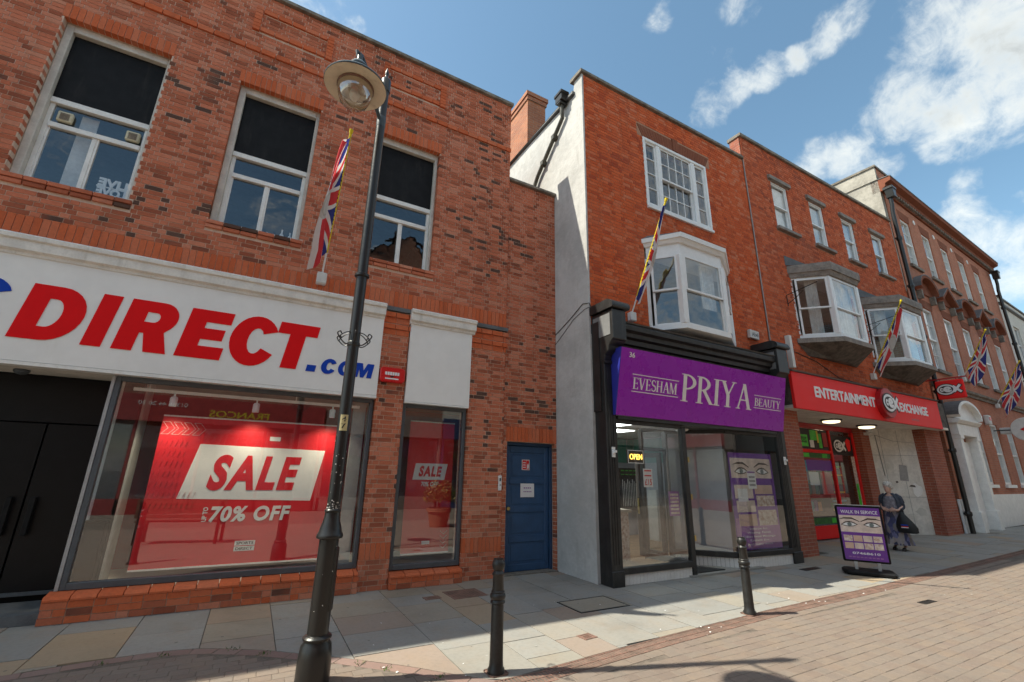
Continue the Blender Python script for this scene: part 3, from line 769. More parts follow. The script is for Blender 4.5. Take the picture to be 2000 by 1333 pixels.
# piers and plinth
PIER = [(1.49, 1.92), (3.03, XR)]
for a, b in PIER:
    MB().box(a+.006, b-.006, .006, .36, 0, 4.176).build('pier', 'mortar_left', SP)
    B.field(a, b, 0.0, .385, [], 0, 'brick_left'); B.soldier(a, b, .392, .612, -.003, 'brick_special'); B.field(a, b, .622, 3.70, [], 0, 'brick_left', d=.3)
    for k in range(4):
        pr = (.0, .022, .0, .03)[k]+.006; z = 3.71+k*.098; x = a-pr+.006
        while x < b+pr-.01: B.one(x, min(x+.205, b+pr-.004), z, z+(.075 if k % 2 else .09), -pr, .2, 'brick_special'); x += .215
    bx('lead_flashing', 'lead', SP, a-.03, b+.02, -.05, .1, 4.105, 4.172)
def plinth(x0, x1, rows, z1):
    MB().box(x0+.01, x1-.01, -.075, .30, 0, z1-.002).build('plinth', 'mortar_left', SP)
    z = 0
    for k in range(rows):
        h = .068; x = x0-(.1 if k % 2 else 0)
        while x < x1:
            ln = random.choice((.215, .215, .105)); a, b = max(x, x0), min(x+ln-.009, x1)
            if b-a > .02: B.one(a, b, z+.004, z+h, -.085, .1, 'brick_special' if k == rows-1 or random.random() < .35 else 'brick_left')
            x += ln
        z += .072
    x = x0
    while x < x1:
        b = min(x+.22, x1); MB().prism([(x, -.092, z), (x, -.092, z+.02), (x, -.07, z+.045), (x, .09, z+.072), (x, .09, z)], (b-x-.007, 0, 0)).build('sill_brick', 'brick_special', SP); x += .223
plinth(-1.69, 1.486, 3, .22); plinth(1.925, 3.026, 2, .15)
B.done(SP)
MB().profx([(-.05, 9.245), (-.06, 9.25), (-.06, 9.31), (.32, 9.33), (.32, 9.245)], XL, XR+.03).build('coping', 'coping_stone', SP)
# upper windows
def upper_window(x0, x1):
    mb = MB(); y0, y1 = .11, .30; f = .085
    mb.box(x0, x0+f, y0, y1, WZ0+.02, WZ1).box(x1-f*.6, x1, y0, y1, WZ0+.02, WZ1).box(x0+f, x1-f*.6, y0, y1, WZ1-.11, WZ1).box(x0+f, x1-f*.6, y0+.06, y1, WZ0+.02, WZ0+.07)
    a, b = x0+f, x1-f*.6
    win = mb.build('window', 'frame_stone', SP, bevel=.006)
    fr = MB(); ya, yb = .20, .25
    fr.box(a, b, ya-.03, yb, 6.19, 6.27)
    fr.box(a, a+.05, ya, yb, WZ0+.07, 6.19).box(b-.05, b, ya, yb, WZ0+.07, 6.19)
    fr.box(a+.05, b-.05, ya-.02, yb, 5.835, 5.905); m = (a+b)/2
    fr.box(m-.025, m+.025, ya, yb, WZ0+.07, 5.835).box(a+.05, m-.025, ya, yb, WZ0+.07, WZ0+.11).box(m+.025, b-.05, ya, yb, WZ0+.07, WZ0+.11)
    fr.box(a+.05, a+.075, ya+.005, yb, WZ0+.11, 5.835).box(m+.025, m+.05, ya+.005, yb, WZ0+.11, 5.835)
    fr.build('casement', 'white_paint', win, bevel=.004)
    MB().box(a+.003, b-.003, .185, .215, 6.275, WZ1-.115).build('black_blind', 'black_panel', win)
    for q in ((a+.05, b-.05, 5.905, 6.19), (a+.075, m-.025, WZ0+.11, 5.835), (m+.05, b-.05, WZ0+.11, 5.835)): paney(win, *q, .225, 'sash_glass')
    sl_ = MB(); x = x0-.015
    while x < x1+.04:
        b2 = min(x+.215, x1+.05); sl_.box(x, b2-.006, -.045, .15, 4.892, 4.945).box(x-.0, b2-.012, -.03, .15, 4.83, 4.884); x += .215
    sl_.build('sill', 'brick_left', win, bevel=.004)
    return a, b
for a, b in WIN: upper_window(a, b)
# white fascia, cornice
FZ0, FZ1 = 2.70, 3.94
fas = bx('fascia', 'fascia_white', SP, XL, 1.482, -.055, .0, FZ0, FZ1)
fas2 = bx('fascia', 'fascia_white', SP, 1.928, 3.022, -.05, .0, 2.66, FZ1)
prof = lambda: [(0, 3.93), (-.07, 3.93), (-.075, 3.965), (-.12, 3.985), (-.125, 4.03), (-.125, 4.09), (-.155, 4.105), (-.16, 4.15), (-.135, 4.172), (0, 4.178)]
MB().profx(prof(), XL, 1.486).build('cornice', 'cornice_paint', SP); MB().profx(prof(), 1.905, 3.07).build('cornice', 'cornice_paint', SP)
MB().box(XL, 1.484, -.062, .09, 2.655, 2.695).build('fascia_trim', 'white_paint', SP); MB().box(1.93, 3.02, -.056, .09, 2.63, 2.656).build('fascia_trim', 'white_paint', SP)
fr_ = yframe(-.057)
# sign letters: heavy slanted capitals
SH = .34
def heavy(ch):
    """outlines (outer, holes) of a heavy capital in a unit box, drawn as one polygon with the counter cut through"""
    arc = lambda cx, cy, rx, ry, a0, a1, n=14: [(cx+rx*math.cos(R(a0+(a1-a0)*k/n)), cy+ry*math.sin(R(a0+(a1-a0)*k/n))) for k in range(n+1)]
    if ch == 'D': return [[(0, 0), (.46, 0)]+arc(.46, .5, .5, .5, -90, 90)+[(0, 1)]], [[(.33, .24)]+arc(.44, .5, .17, .26, -90, 90)+[(.33, .76)]], .96
    if ch == 'I': return [[(0, 0), (.34, 0), (.34, 1), (0, 1)]], [], .34
    if ch == 'R': return [[(0, 0), (.33, 0), (.33, .36), (.40, .36), (.52, .0), (.90, 0), (.73, .41)]+arc(.56, .69, .32, .31, -40, 90, 10)+[(0, 1)]], [[(.33, .58), (.48, .58)]+arc(.48, .68, .09, .10, -90, 90, 8)+[(.33, .78)]], .88
    if ch == 'E': return [[(0, 0), (.80, 0), (.80, .25), (.33, .25), (.33, .39), (.72, .39), (.72, .62), (.33, .62), (.33, .75), (.78, .75), (.78, 1), (0, 1)]], [], .80
    if ch == 'C': return [arc(.48, .5, .48, .52, 28, 332, 26)+[(.64, .36)]+arc(.50, .5, .16, .27, 325, 35, 14)[0:]+[(.62, .66)]], [], .92
    if ch == 'T': return [[(.27, 0), (.62, 0), (.62, .75), (.88, .75), (.88, 1), (0, 1), (0, .75), (.27, .75)]], [], .88
    if ch == 'O': return [arc(.5, .5, .5, .52, 0, 354, 28)], [arc(.5, .5, .18, .28, 0, 350, 18)], 1.0
    if ch == 'M': return [[(0, 0), (.28, 0), (.28, .58), (.43, 0), (.62, 0), (.80, .58), (.80, 0), (1.08, 0), (1.08, 1), (.68, 1), (.54, .5), (.40, 1), (0, 1)]], [], 1.08
    if ch == 'S': return [arc(.44, .72, .42, .30, 15, 235, 16)+arc(.40, .27, .14, .10, 80, -100, 8)+[(.33, .20)]+arc(.28, .27, .0, .0, 0, 1, 1)+[(.0, .30)]+arc(.42, .30, .44, .32, 200, 400, 16)+arc(.46, .75, .13, .09, 265, 60, 8)+[(.54, .70)]], [], .88
    return [[(0, 0), (.3, 0), (.3, 1), (0, 1)]], [], .3
def heavy_glyph(ch, ext=1.0):
    cu = bpy.data.curves.new('t', 'CURVE'); cu.dimensions = '2D'; cu.fill_mode = 'BOTH'; cu.extrude = ext; o_, h_, wd = heavy(ch)
    for c in o_+h_:
        sp = cu.splines.new('POLY'); sp.points.add(len(c)-1); sp.use_cyclic_u = True
        for p, (a, b) in zip(sp.points, c): p.co = (a, b, 0, 1)
    ob = bpy.data.objects.new('t', cu); me = ob.to_mesh(); vs = [tuple(v.co) for v in me.vertices]; fs = [tuple(p.vertices) for p in me.polygons]
    ob.to_mesh_clear(); bpy.data.objects.remove(ob); bpy.data.curves.remove(cu); return vs, fs
def heavy_letter(parent, ch, x0, x1, z0, z1, frame, mat, shear=SH, ext=.006):
    vs, fs = heavy_glyph(ch); wd = max(v[0] for v in vs); h = z1-z0
    sk = (x1-x0)-shear*h
    MB().add([frame(x0+v[0]/wd*sk+shear*v[1]*h, z0+v[1]*h, (v[2]+1)/2*ext) for v in vs], fs).build('letter', mat, parent)
for ch, x0, x1 in (('D', -2.633, -1.985), ('I', -2.007, -1.725), ('R', -1.724, -1.09), ('E', -1.10, -.51), ('C', -.562, .045), ('T', -.045, .57)):
    heavy_letter(fas, ch, x0, x1, 2.958 if ch != 'C' else 2.945, 3.62 if ch != 'C' else 3.63, fr_, 'sign_red', .145 if ch != 'C' else .09)
heavy_letter(fas, '.', .45, .585, 2.95, 3.045, fr_, 'sign_blue', .14)
for ch, x0, x1 in (('C', .635, .865), ('O', .87, 1.11), ('M', 1.10, 1.405)): heavy_letter(fas, ch, x0, x1, 2.945, 3.165, fr_, 'sign_blue', .15)
heavy_letter(fas, 'S', -3.30, -2.68, 2.945, 3.62, fr_, 'sign_blue', .12)
# shop windows
def shop_window(x0, x1, z0, z1, y, mat='aluminium', t=.055):
    mb = MB().box(x0, x0+t, y-.03, y+.05, z0, z1).box(x1-t, x1, y-.03, y+.05, z0, z1).box(x0+t, x1-t, y-.03, y+.05, z1-t, z1).box(x0+t, x1-t, y-.035, y+.05, z0, z0+.07)
    o = mb.build('shop_window', mat, SP, bevel=.004); paney(o, x0+t, x1-t, z0+.07, z1-t, y+.01); return o
sw1 = shop_window(-1.62, 1.482, .29, 2.652, .10); shop_window(1.93, 3.022, .225, 2.628, .08)
bx('corner_post', 'aluminium_pale', SP, -1.655, -1.622, .065, .15, .29, 2.652)
paney(sw1, -1.64, -1.639, .3, .31, .12)
pane(sw1, [(-1.64, .15, .33), (-1.64, .62, .33), (-1.64, .62, 2.60), (-1.64, .15, 2.60)])
# display space behind the glass
MB().box(-1.63, 3.66, .16, 1.6, .17, .225).build('display_floor', 'cream_render', SP)
MB().box(-1.63, 3.66, 1.62, 1.7, 0, 2.75).build('display_back', 'back_red', SP); MB().box(3.67, 3.71, .37, 1.7, 0, 2.75).box(1.70, 1.76, .37, 1.6, .23, 2.75).build('display_side', 'plaster_in', SP)
MB().box(-1.63, 3.66, .13, 1.6, 2.72, 2.745).build('display_ceiling', 'plaster_in', SP)
MB().box(-1.69, -1.645, .66, 1.7, 0, 2.75).box(-1.62, -1.38, .62, 1.0, .23, 2.7).build('column', 'plaster_in', SP)
bx('black_column', 'black_panel', SP, -1.60, -1.40, .45, .60, .23, 2.7)
bx('display_panel', 'aluminium_pale', SP, 1.24, 1.42, .3, .36, .23, 2.6)
# entrance
MB().box(XL, -1.70, .66, .74, 2.09, 2.66).build('transom', 'black_door', SP); MB().box(XL, -1.66, .0, 1.2, 2.665, 2.70).build('soffit', 'board_white', SP)
MB().box(XL, -1.67, .0, .66, .0, .10).build('entrance_step', 'lead', SP)
MB().box(XL, -1.70, .76, 1.6, 0, 2.6).build('lobby', 'black_panel', SP)
for a, b in ((-3.40, -2.29), (-2.275, -1.72)):
    d = MB().box(a, b, .67, .72, .16, 2.075).build('door', 'black_door', SP, bevel=.004)
    hx = b-.13 if a < -3 else a+.06
    MB().box(hx, hx+.05, .60, .64, .80, 1.22).box(hx+.01, hx+.04, .64, .67, .84, .88).box(hx+.01, hx+.04, .64, .67, 1.14, 1.18).build('handle', 'black_panel', d, bevel=.004)
    MB().box(a, b, .655, .67, .16, .20).build('kick_plate', 'aluminium', d)
lm = thing('doorway_light', 'dull oval bulkhead light on the soffit above the black entrance doors', 'light', (-2.55, .35, 2.66)); MB().lathe([(.07, 0), (.075, -.02), (.05, -.05), (.01, -.06)], (-2.55, .35, 2.662), 16).build('housing', 'aluminium', lm, True)
# track and spot lamps in the window
tr = thing('lamp_track', 'white lighting track hung inside the sale window', 'light track', (-.1, .42, 2.5))
MB().box(-1.45, 1.30, .17, .21, 2.507, 2.545).box(-1.3, -1.285, .185, .195, 2.545, 2.72).box(.4, .415, .185, .195, 2.545, 2.72).build('rail', 'white_paint', tr)
for i, (x, lab) in enumerate(((-1.02, 'leftmost white spotlight above the sale poster, near the chevrons'), (-.08, 'middle white spotlight above the word sale on the poster'), (.92, 'white spotlight above the sale poster nearest the lamp post'))):
    s = thing('spotlight', lab, 'spotlight', (x, .19, 2.40), group='spotlights over the sale poster')
    MB().lathe([(.038, -.06), (.042, -.05), (.042, .05), (.03, .065), (.01, .07)], (x, .19, 2.40), 16).build('housing', 'white_gloss', s, True)
    bx('stem', 'white_paint', s, x-.01, x+.01, .18, .20, 2.471, 2.505); 
    ld = bpy.data.lights.new('spot_lamp', 'SPOT'); ld.energy = 10; ld.spot_size = R(120); ld.spot_blend = 1.0; ld.color = (1, .86, .66); ld.shadow_soft_size = .05
    lo = link(bpy.data.objects.new('spot_lamp', ld), s); lo.location = (0, 0, -.075); lo.rotation_euler = (R(14), 0, 0)
# sale posters
def sale_poster(name, label, x0, x1, z0, z1, y, big):
    t = thing(name, label, 'poster', (x0, y, z0)); bx('sheet', 'poster_red', t, x0, x1, y, y+.006, z0, z1)
    MB().box(x0, x1, y-.006, y+.012, z1, z1+.02).box(x0, x1, y-.006, y+.012, z0-.02, z0).build('hanging_bar', 'white_paint', t)
    fr = yframe(y-.003); W, H_ = x1-x0, z1-z0
    if big:
        u = lambda a: x0+a; 
        MB().prism([(-.80, y-.003, 1.20), (.81, y-.003, 1.16), (.93, y-.003, 1.87), (-.66, y-.003, 1.90)], (0, .002, 0)).build('white_panel', 'paper', t)
        letters(t, 'SALE', -.50, .62, 1.30, 1.77, yframe(y-.005), 'poster_red', .045, .22, .003, True, track=1.2)
        letters(t, '70% OFF', -.40, .57, .90, 1.10, fr, 'paper', .038, .15, .003, True, track=1.12)
        vs, fs = glyphs('UP TO', .03); vs = fit(vs, 0, .18, 0, .05); letters(t, '', -.48, -.425, .91, 1.09, fr, 'paper', gs=([(-v[1], v[0], 0) for v in vs], fs))
        for k in range(2): bx('logo_box', 'paper', t, -.05, .19, y-.004, y-.001, .60-k*.068, .658-k*.068)
        letters(t, 'SPORTS', -.03, .17, .612, .646, yframe(y-.006), 'ink_black', .02); letters(t, 'DIRECT', -.03, .17, .544, .578, yframe(y-.006), 'ink_black', .02)
        bx('logo_box', 'paper', t, .16, .30, y-.004, y-.001, 1.98, 2.04)
        ch = MB()
        for k in range(4):
            a = -1.12+k*.115
            for p in (((a, 2.17), (a+.075, 2.17)), ((a+.075, 2.17), (a+.14, 2.09)), ((a+.14, 2.09), (a+.075, 2.01)), ((a+.075, 2.01), (a, 2.01)), ((a, 2.01), (a+.065, 2.09)), ((a+.065, 2.09), (a, 2.17))):
                ch.beam((p[0][0], y-.004-k*.0002, p[0][1]), (p[1][0], y-.004-k*.0002, p[1][1]), .003, .007, (0, -1, 0))
        ch.build('chevrons', 'paper', t)
        for r_ in range(7):
            tm = MB(); z = 1.86-r_*.13
            for k in range(6+(r_ > 4)*4): a = -1.10+k*.055-r_*.004; tm.beam((a, y-.0025, z), (a+.02, y-.0025, z+.07), .002, random.choice((.010, .018)), (0, -1, 0))
            tm.build('faint_print', 'deep_red', t)
    else:
        MB().prism([(x0+.10, y-.003, 1.47), (x1-.14, y-.003, 1.47), (x1-.09, y-.003, 1.73), (x0+.14, y-.003, 1.73)], (0, .002, 0)).build('white_panel', 'paper', t)
        letters(t, 'SALE', x0+.20, x1-.19, 1.52, 1.69, yframe(y-.005), 'poster_red', .045, .2, .003, True, track=1.2)
        letters(t, '70% OFF', x0+.25, x1-.24, 1.365, 1.44, fr, 'paper', .03, .15)
        bx('logo_box', 'paper', t, x0+.33, x0+.46, y-.004, y-.001, .49, .54)
        cm = MB()
        for k in range(4):
            z = .42+k*.07
            for s_ in (-1, 1): cm.beam((x1-.10, y-.004, z), (x1-.10+s_*.06, y-.004, z+.05), .003, .008, (0, -1, 0))
        cm.build('chevrons', 'paper', t)
    return t
sale_poster('sale_poster', 'large red sale poster offering 70% off in the wide shop window', -1.13, 1.10, .38, 2.24, .50, True)
sale_poster('sale_poster', 'tall narrow red sale banner in the small shop window next to the blue door', 2.20, 2.99, .37, 2.40, .45, False)
wb = thing('waste_bin', 'black box bin standing inside the window corner by the entrance', 'bin', (-1.48, .35, .226)); MB().box(-1.60, -1.40, .25, .42, .226, .95).build('body', 'black_panel', wb, bevel=.01); bx('lid', 'black_door', wb, -1.605, -1.395, .245, .425, .95, .975)
# alarm box
al = thing('alarm_box', 'red burglar alarm box with white lettering on brick pier', 'alarm box', (1.70, -.01, 3.04))
ab = MB().prism([(1.50, -.005, 2.96), (1.53, -.005, 2.92), (1.86, -.005, 2.92), (1.89, -.005, 2.96), (1.89, -.005, 3.12), (1.86, -.005, 3.155), (1.53, -.005, 3.155), (1.50, -.005, 3.12)], (0, -.075, 0)).build('cover', 'alarm_red', al, bevel=.014)
for k in range(6): bx('mark_block', 'letter_white', al, 1.575+k*.038, 1.606+k*.038, -.084, -.0805, 3.03, 3.08)
bx('strip', 'letter_white', al, 1.58, 1.79, -.083, -.081, 2.965, 2.985)
MB().prism([(1.64, -.0815, 3.02), (1.73, -.0815, 3.02), (1.685, -.0815, 2.99)], (0, .001, 0)).build('mark', 'ink_black', al)
# things in the upper windows
for i, (x, lab) in enumerate(((-2.96, 'cream extractor vent in the leftmost upper window, upper left corner'), (-2.25, 'cream extractor vent in the leftmost upper window, upper right corner'))):
    v = thing('extractor_vent', lab, 'vent', (x, .19, 5.93)); MB().box(x, x+.155, .165, .222, 5.94, 6.09).build('case', 'box_cream', v, bevel=.012); g = MB()
    for k in range(6): g.box(x+.03, x+.125, .158, .166, 5.965+k*.017, 5.973+k*.017)
    g.build('grille', 'timber_brown', v)
ws = thing('word_ornament', 'white cut out word ornament reversed on the leftmost upper window sill', 'ornament', (-2.2, .29, 5.03))
for k, wd in enumerate(('LIVE', 'LOVE')):
    vs, fs = glyphs(wd, .05, 0, 1.0); letters(ws, '', -2.39, -2.08, 5.19-k*.135, 5.315-k*.135, yframe(.256), 'white_gloss', ext=.02, gs=([(-v[0], v[1], v[2]) for v in vs], fs))
MB().box(-2.40, -2.07, .235, .255, 5.022, 5.055).box(-2.40, -2.07, .236, .254, 5.178, 5.192).build('base', 'white_paint', ws)
cu = thing('window_curtain', 'white panel curtain behind the leftmost upper window', 'curtain', (-2.7, .33, 5.0)); MB().box(-2.78, -2.60, .335, .345, 5.03, 6.2).box(-2.72, -2.62, .355, .36, 5.9, 6.2).build('cloth', 'curtain', cu)
for i, (x, h, lab) in enumerate(((-.16, .17, 'small white bottle on the middle upper window sill, nearer the centre bar'), (-.045, .15, 'small white bottle on the middle upper window sill, nearer the right jamb'), (-.36, .07, 'tiny glass jar on the sill of the middle upper window'))):
    b_ = thing('bottle', lab, 'bottle', (x, .275, 5.022)); MB().lathe([(.028, 0), (.03, .01), (.03, h*.55), (.012, h*.75), (.012, h)], (x, .29, 5.022), 14).build('body', 'white_gloss', b_, True); MB().lathe([(.014, 0), (.014, .015)], (x, .29, 5.022+h), 12).build('cap', 'letter_cream', b_)

# ------------------------------------------------------------------ link with the blue door
LK = thing('brick_link_building', 'narrow brick link with low parapet and blue door beside grey wall', 'building', (3.73, .05, 0))
la, lb = 3.728, 4.864
wall(MB(), la, lb, 0, 7.40, [(3.824, 4.84, -1, 2.136)], .056, .25).build('wall', 'mortar_left', LK)
B = Bricks(); B.field(la, lb, 0, 7.40, [(3.82, 4.836, -1, 2.40)], .05, 'brick_left', d=.1); B.soldier(3.80, lb, 2.14, 2.392, .046, 'brick_special', .078, d=.18); B.done(LK, 300)
MB().profx([(.0, 7.402), (-.02, 7.41), (-.02, 7.46), (.36, 7.48), (.36, 7.402)], la-.005, lb).build('coping', 'coping_stone', LK)
MB().box(la, la+.06, .31, 3, 0, 7.3).box(lb-.07, lb-.01, .31, 3, 0, 7.3).box(la, lb, 3, 3.1, 0, 7.3).box(la, lb, .31, 3, 7.2, 7.3).build('body', 'brick_plain', LK)
MB().box(3.826, 3.878, .16, .32, 0, 2.08).box(4.786, 4.838, .16, .32, 0, 2.08).box(3.826, 4.838, .16, .32, 2.082, 2.134).build('door_frame', 'blue_frame', LK, bevel=.005)
door = MB().box(3.882, 4.782, .215, .265, .02, 2.078).build('door', 'blue_door', LK)
mb = MB(); zs = [.06, .50, .97, 1.44, 1.99]
mb.box(3.884, 3.965, .20, .214, .022, 2.076).box(4.70, 4.78, .20, .214, .022, 2.076)
for k, z in enumerate((.022, .47, .95, 1.42, 1.96)): mb.box(3.967, 4.698, .20, .214, z, z+(.11 if k < 4 else .116))
mb.build('door_rails', 'blue_door', door, bevel=.006)
for k in range(4): MB().prism([(4.02, .214, zs[k]+.12), (4.645, .214, zs[k]+.12), (4.645, .214, zs[k+1]-.07), (4.02, .214, zs[k+1]-.07)], (0, -.006, 0)).build('door_panel', 'blue_door', door, bevel=.003)
MB().lathe([(.012, 0), (.012, .035), (.03, .045), (.03, .065), (.01, .07)], (0, 0, 0), 14).turn(Matrix.Translation(Vector((3.925, .20, 1.02)))@Matrix.Rotation(R(90), 4, 'X')).build('handle', 'brass', door, True)
bx('threshold', 'coping_stone', LK, 3.80, 4.85, .02, .34, 0, .018)
fs_ = thing('fire_door_sign', 'small red fire door notice on the top panel of the blue door', 'sign', (4.28, .19, 1.7)); bx('plate', 'paper', fs_, 4.21, 4.37, .192, .1985, 1.66, 1.84); bx('red_field', 'alarm_red', fs_, 4.222, 4.30, .190, .1915, 1.67, 1.83)
bx('figure_field', 'alarm_red', fs_, 4.305, 4.36, .190, .1915, 1.67, 1.83)
for k in range(3): bx('text_line', 'paper', fs_, 4.235, 4.285, .1885, .1895, 1.70+k*.04, 1.715+k*.04)
MB().prism([(4.315, .1895, 1.685), (4.35, .1895, 1.685), (4.355, .1895, 1.74), (4.335, .1895, 1.78), (4.32, .1895, 1.74)], (0, -.001, 0)).build('flame_mark', 'paper', fs_)
nt = thing('door_notice', 'pale paper notice on the blue door below the red sign', 'notice', (4.3, .19, 1.2)); bx('sheet', 'paper', nt, 4.19, 4.47, .194, .198, 1.20, 1.43)
for k in range(4): bx('text_mark', 'violet_print', nt, 4.255+k*.04, 4.283+k*.04, .1925, .1937, 1.345, 1.365)
for k in range(5): bx('text_mark', 'violet_print', nt, 4.25+k*.035, 4.276+k*.035, .1925, .1937, 1.285, 1.30)
ep = thing('entry_phone', 'white entry phone panel on brick pier left of blue door', 'intercom', (3.65, -.01, 1.36)); bx('plate', 'white_gloss', ep, 3.635, 3.695, -.028, -.006, 1.32, 1.56, bevel=.006); bx('speaker', 'aluminium', ep, 3.65, 3.68, -.031, -.0285, 1.47, 1.52); bx('button', 'ink_black', ep, 3.657, 3.673, -.033, -.0285, 1.40, 1.416)

# ------------------------------------------------------------------ beauty salon building
PR = thing('salon_building', 'tall orange red brick house with grey rendered side and purple salon shopfront', 'building', (4.87, -1.0, 0))
pa, pb, pt = 4.88, 10.29, 9.86; YF = -1.0
PW = (6.56, 8.68, 7.20, 8.99)
BAYO = (6.38, 9.02, 4.30, 6.25)
wall(MB(), pa, pb-.004, 4.05, pt, [(PW[0]-e, PW[1]+e, PW[2]-e, PW[3]+e), BAYO], YF+.006, .28).build('wall', 'mortar_priya', PR)
B = Bricks()
def archz(x): return .36-.10*((x-7.62)/1.4)**2
ARCH = (6.40, 8.84, PW[3], PW[3]+.30)
B.field(pa, pb, 4.05, pt-.002, [(PW[0], PW[1], PW[2]-.0, PW[3]), ARCH, (BAYO[0]-.02, BAYO[1]+.02, BAYO[2], BAYO[3])], YF, 'brick_priya', H=.0725)
B.done(PR)
n = 26
for k in range(n):                                            # fanned gauged-brick arch with keystone
    x0_, x1_ = 6.56+(PW[1]-6.56)*k/n, 6.56+(PW[1]-6.56)*(k+1)/n; fan = lambda x: x+(x-7.62)*.14
    key_ = abs((x0_+x1_)/2-7.62) < .09
    zt_ = PW[3]+(.34 if key_ else .295)
    MB().prism([(x0_+.003, YF-.004-(.02 if key_ else 0), PW[3]+.004), (x1_-.003, YF-.004-(.02 if key_ else 0), PW[3]+.004), (fan(x1_)-.003, YF-.004-(.02 if key_ else 0), zt_), (fan(x0_)+.003, YF-.004-(.02 if key_ else 0), zt_)], (0, .08, 0)).build('arch_brick', 'rubbed_brick', PR)
for s_ in (-1, 1): MB().prism([(7.62+s_*1.06, YF+.002, PW[3]), (7.62+s_*1.22, YF+.002, PW[3]), (7.62+s_*1.22, YF+.002, PW[3]+.30)], (0, .05, 0)).build('arch_wedge', 'mortar_priya', PR)
MB().profx([(YF-.05, pt+.002), (YF-.06, pt+.01), (YF-.06, pt+.07), (YF+.34, pt+.09), (YF+.34, pt+.002)], pa-.07, pb-.01).build('coping', 'coping_stone', PR)
# grey rendered flank with slightly uneven face
fl = MB(); G_ = 'grey_render'
fl.prism([(4.868, YF+.02, 4.0), (4.868, YF+.02, pt), (4.868, -.74, pt), (4.868, -.70, 9.50), (4.868, 2.2, 9.62), (4.868, 6.5, 9.62), (4.868, 6.5, 0), (4.868, YF-.02, 0), (4.868, YF-.02, 4.0)], (.18, 0, 0))
fl.build('flank_wall', G_, PR)
bx('corner_strip', G_, PR, 4.866, 4.905, YF-.008, YF+.018, 4.0, pt)
MB().profx([(-.76, 9.515), (-.76, 9.58), (6.5, 9.71), (6.5, 9.64), (2.2, 9.64)], 4.80, 4.90).build('verge', 'lead', PR)
MB().prism([(4.93, -.70, 9.5), (4.93, 6.5, 9.6), (10.2, 6.5, 9.6), (10.2, -.70, 9.5)], (0, 0, .06)).build('roof', 'slate', PR)
MB().box(4.868+.2, pb-.02, 4, 4.1, 0, 9.5).box(pb-.22, pb-.02, YF+.3, 4, 0, 9.5).build('body', 'room_in', PR)
MB().box(5.06, pb-.23, YF+.3, 3.99, 3.9, 4.0).box(5.06, pb-.23, YF+.3, 3.99, 6.6, 6.7).build('floor', 'plaster_in', PR)
chm = MB().box(4.87, 5.42, 1.25, 2.6, 9.6, 11.1).build('chimney', 'brick_chimney', PR); MB().box(4.84, 5.45, 1.22, 2.63, 11.1, 11.22).box(4.81, 5.48, 1.19, 2.66, 11.22, 11.34).build('chimney_cap', 'brick_chimney', chm)
# rain hopper and pipe on the flank
rp = MB().box(4.66, 4.86, -.55, -.30, 9.50, 9.72).box(4.64, 4.862, -.57, -.28, 9.66, 9.74).prism([(4.66, -.50, 9.50), (4.86, -.50, 9.50), (4.86, -.35, 9.50), (4.66, -.35, 9.50)], (0, 0, -.06)).build('rain_hopper', 'black_iron', PR, bevel=.012)
MB().tube([(4.76, -.42, 9.46), (4.76, -.42, 9.28), (4.80, -.38, 9.16), (4.80, .65, 8.28), (4.80, .78, 8.1), (4.80, .80, 7.4)], .045, 12).build('downpipe', 'pipe_brown', PR, True)
for q in ((-.05, 8.88), (.4, 8.495)): MB().box(4.75, 4.868, q[0]-.05, q[0]+.05, q[1]-.055, q[1]+.055).build('pipe_clip', 'pipe_brown', PR)
# three-light sash window
def bars(mb, x0, x1, z0, z1, y0, y1, cols, rows, t=.02):
    for i in range(1, cols): c = x0+(x1-x0)*i/cols; mb.box(c-t/2, c+t/2, y0, y1, z0, z1)
    for j in range(1, rows): c = z0+(z1-z0)*j/rows; mb.box(x0, x1, y0+.001, y1-.001, c-t/2, c+t/2)
def panes(parent, x0, x1, z0, z1, y, cols, rows, mat='sash_glass', tilt=.004):
    for i in range(cols):
        for j in range(rows):
            a, b = x0+(x1-x0)*i/cols, x0+(x1-x0)*(i+1)/cols; c, d = z0+(z1-z0)*j/rows, z0+(z1-z0)*(j+1)/rows
            t1, t2 = random.uniform(-tilt, tilt), random.uniform(-tilt, tilt)
            pane(parent, [(a, y+t1, c), (b, y-t1, c), (b, y+t2, d), (a, y-t2, d)], mat)
x0, x1, z0, z1 = PW; y = YF-.01
mb = MB().box(x0, x0+.07, y, y+.13, z0, z1).box(x1-.07, x1, y, y+.13, z0, z1).box(x0+.07, x1-.07, y, y+.13, z1-.075, z1).box(x0-.0, x1, y-.04, y+.13, z0-.075, z0-.004).box(x0+.07, x1-.07, y, y+.13, z0, z0+.07)
mb.box(x0+.42, x0+.54, y+.01, y+.13, z0+.07, z1-.075).box(x1-.54, x1-.42, y+.01, y+.13, z0+.07, z1-.075)
w3 = mb.build('window', 'white_gloss', PR, bevel=.008)
zb, zt_ = z0+.07, z1-.075; zm = (zb+zt_)/2
for (a, b, cols) in ((x0+.07, x0+.42, 1), (x1-.42, x1-.07, 1)):
    f = MB().box(a, a+.05, y+.04, y+.09, zb, zt_).box(b-.05, b, y+.04, y+.09, zb, zt_).box(a+.05, b-.05, y+.04, y+.09, zb, zb+.05).box(a+.05, b-.05, y+.04, y+.09, zt_-.05, zt_)
    bars(f, a+.05, b-.05, zb+.05, zt_-.05, y+.045, y+.08, 1, 4); f.build('side_light', 'white_gloss', w3); panes(w3, a+.05, b-.05, zb+.05, zt_-.05, y+.065, 1, 4)
a, b = x0+.54, x1-.54
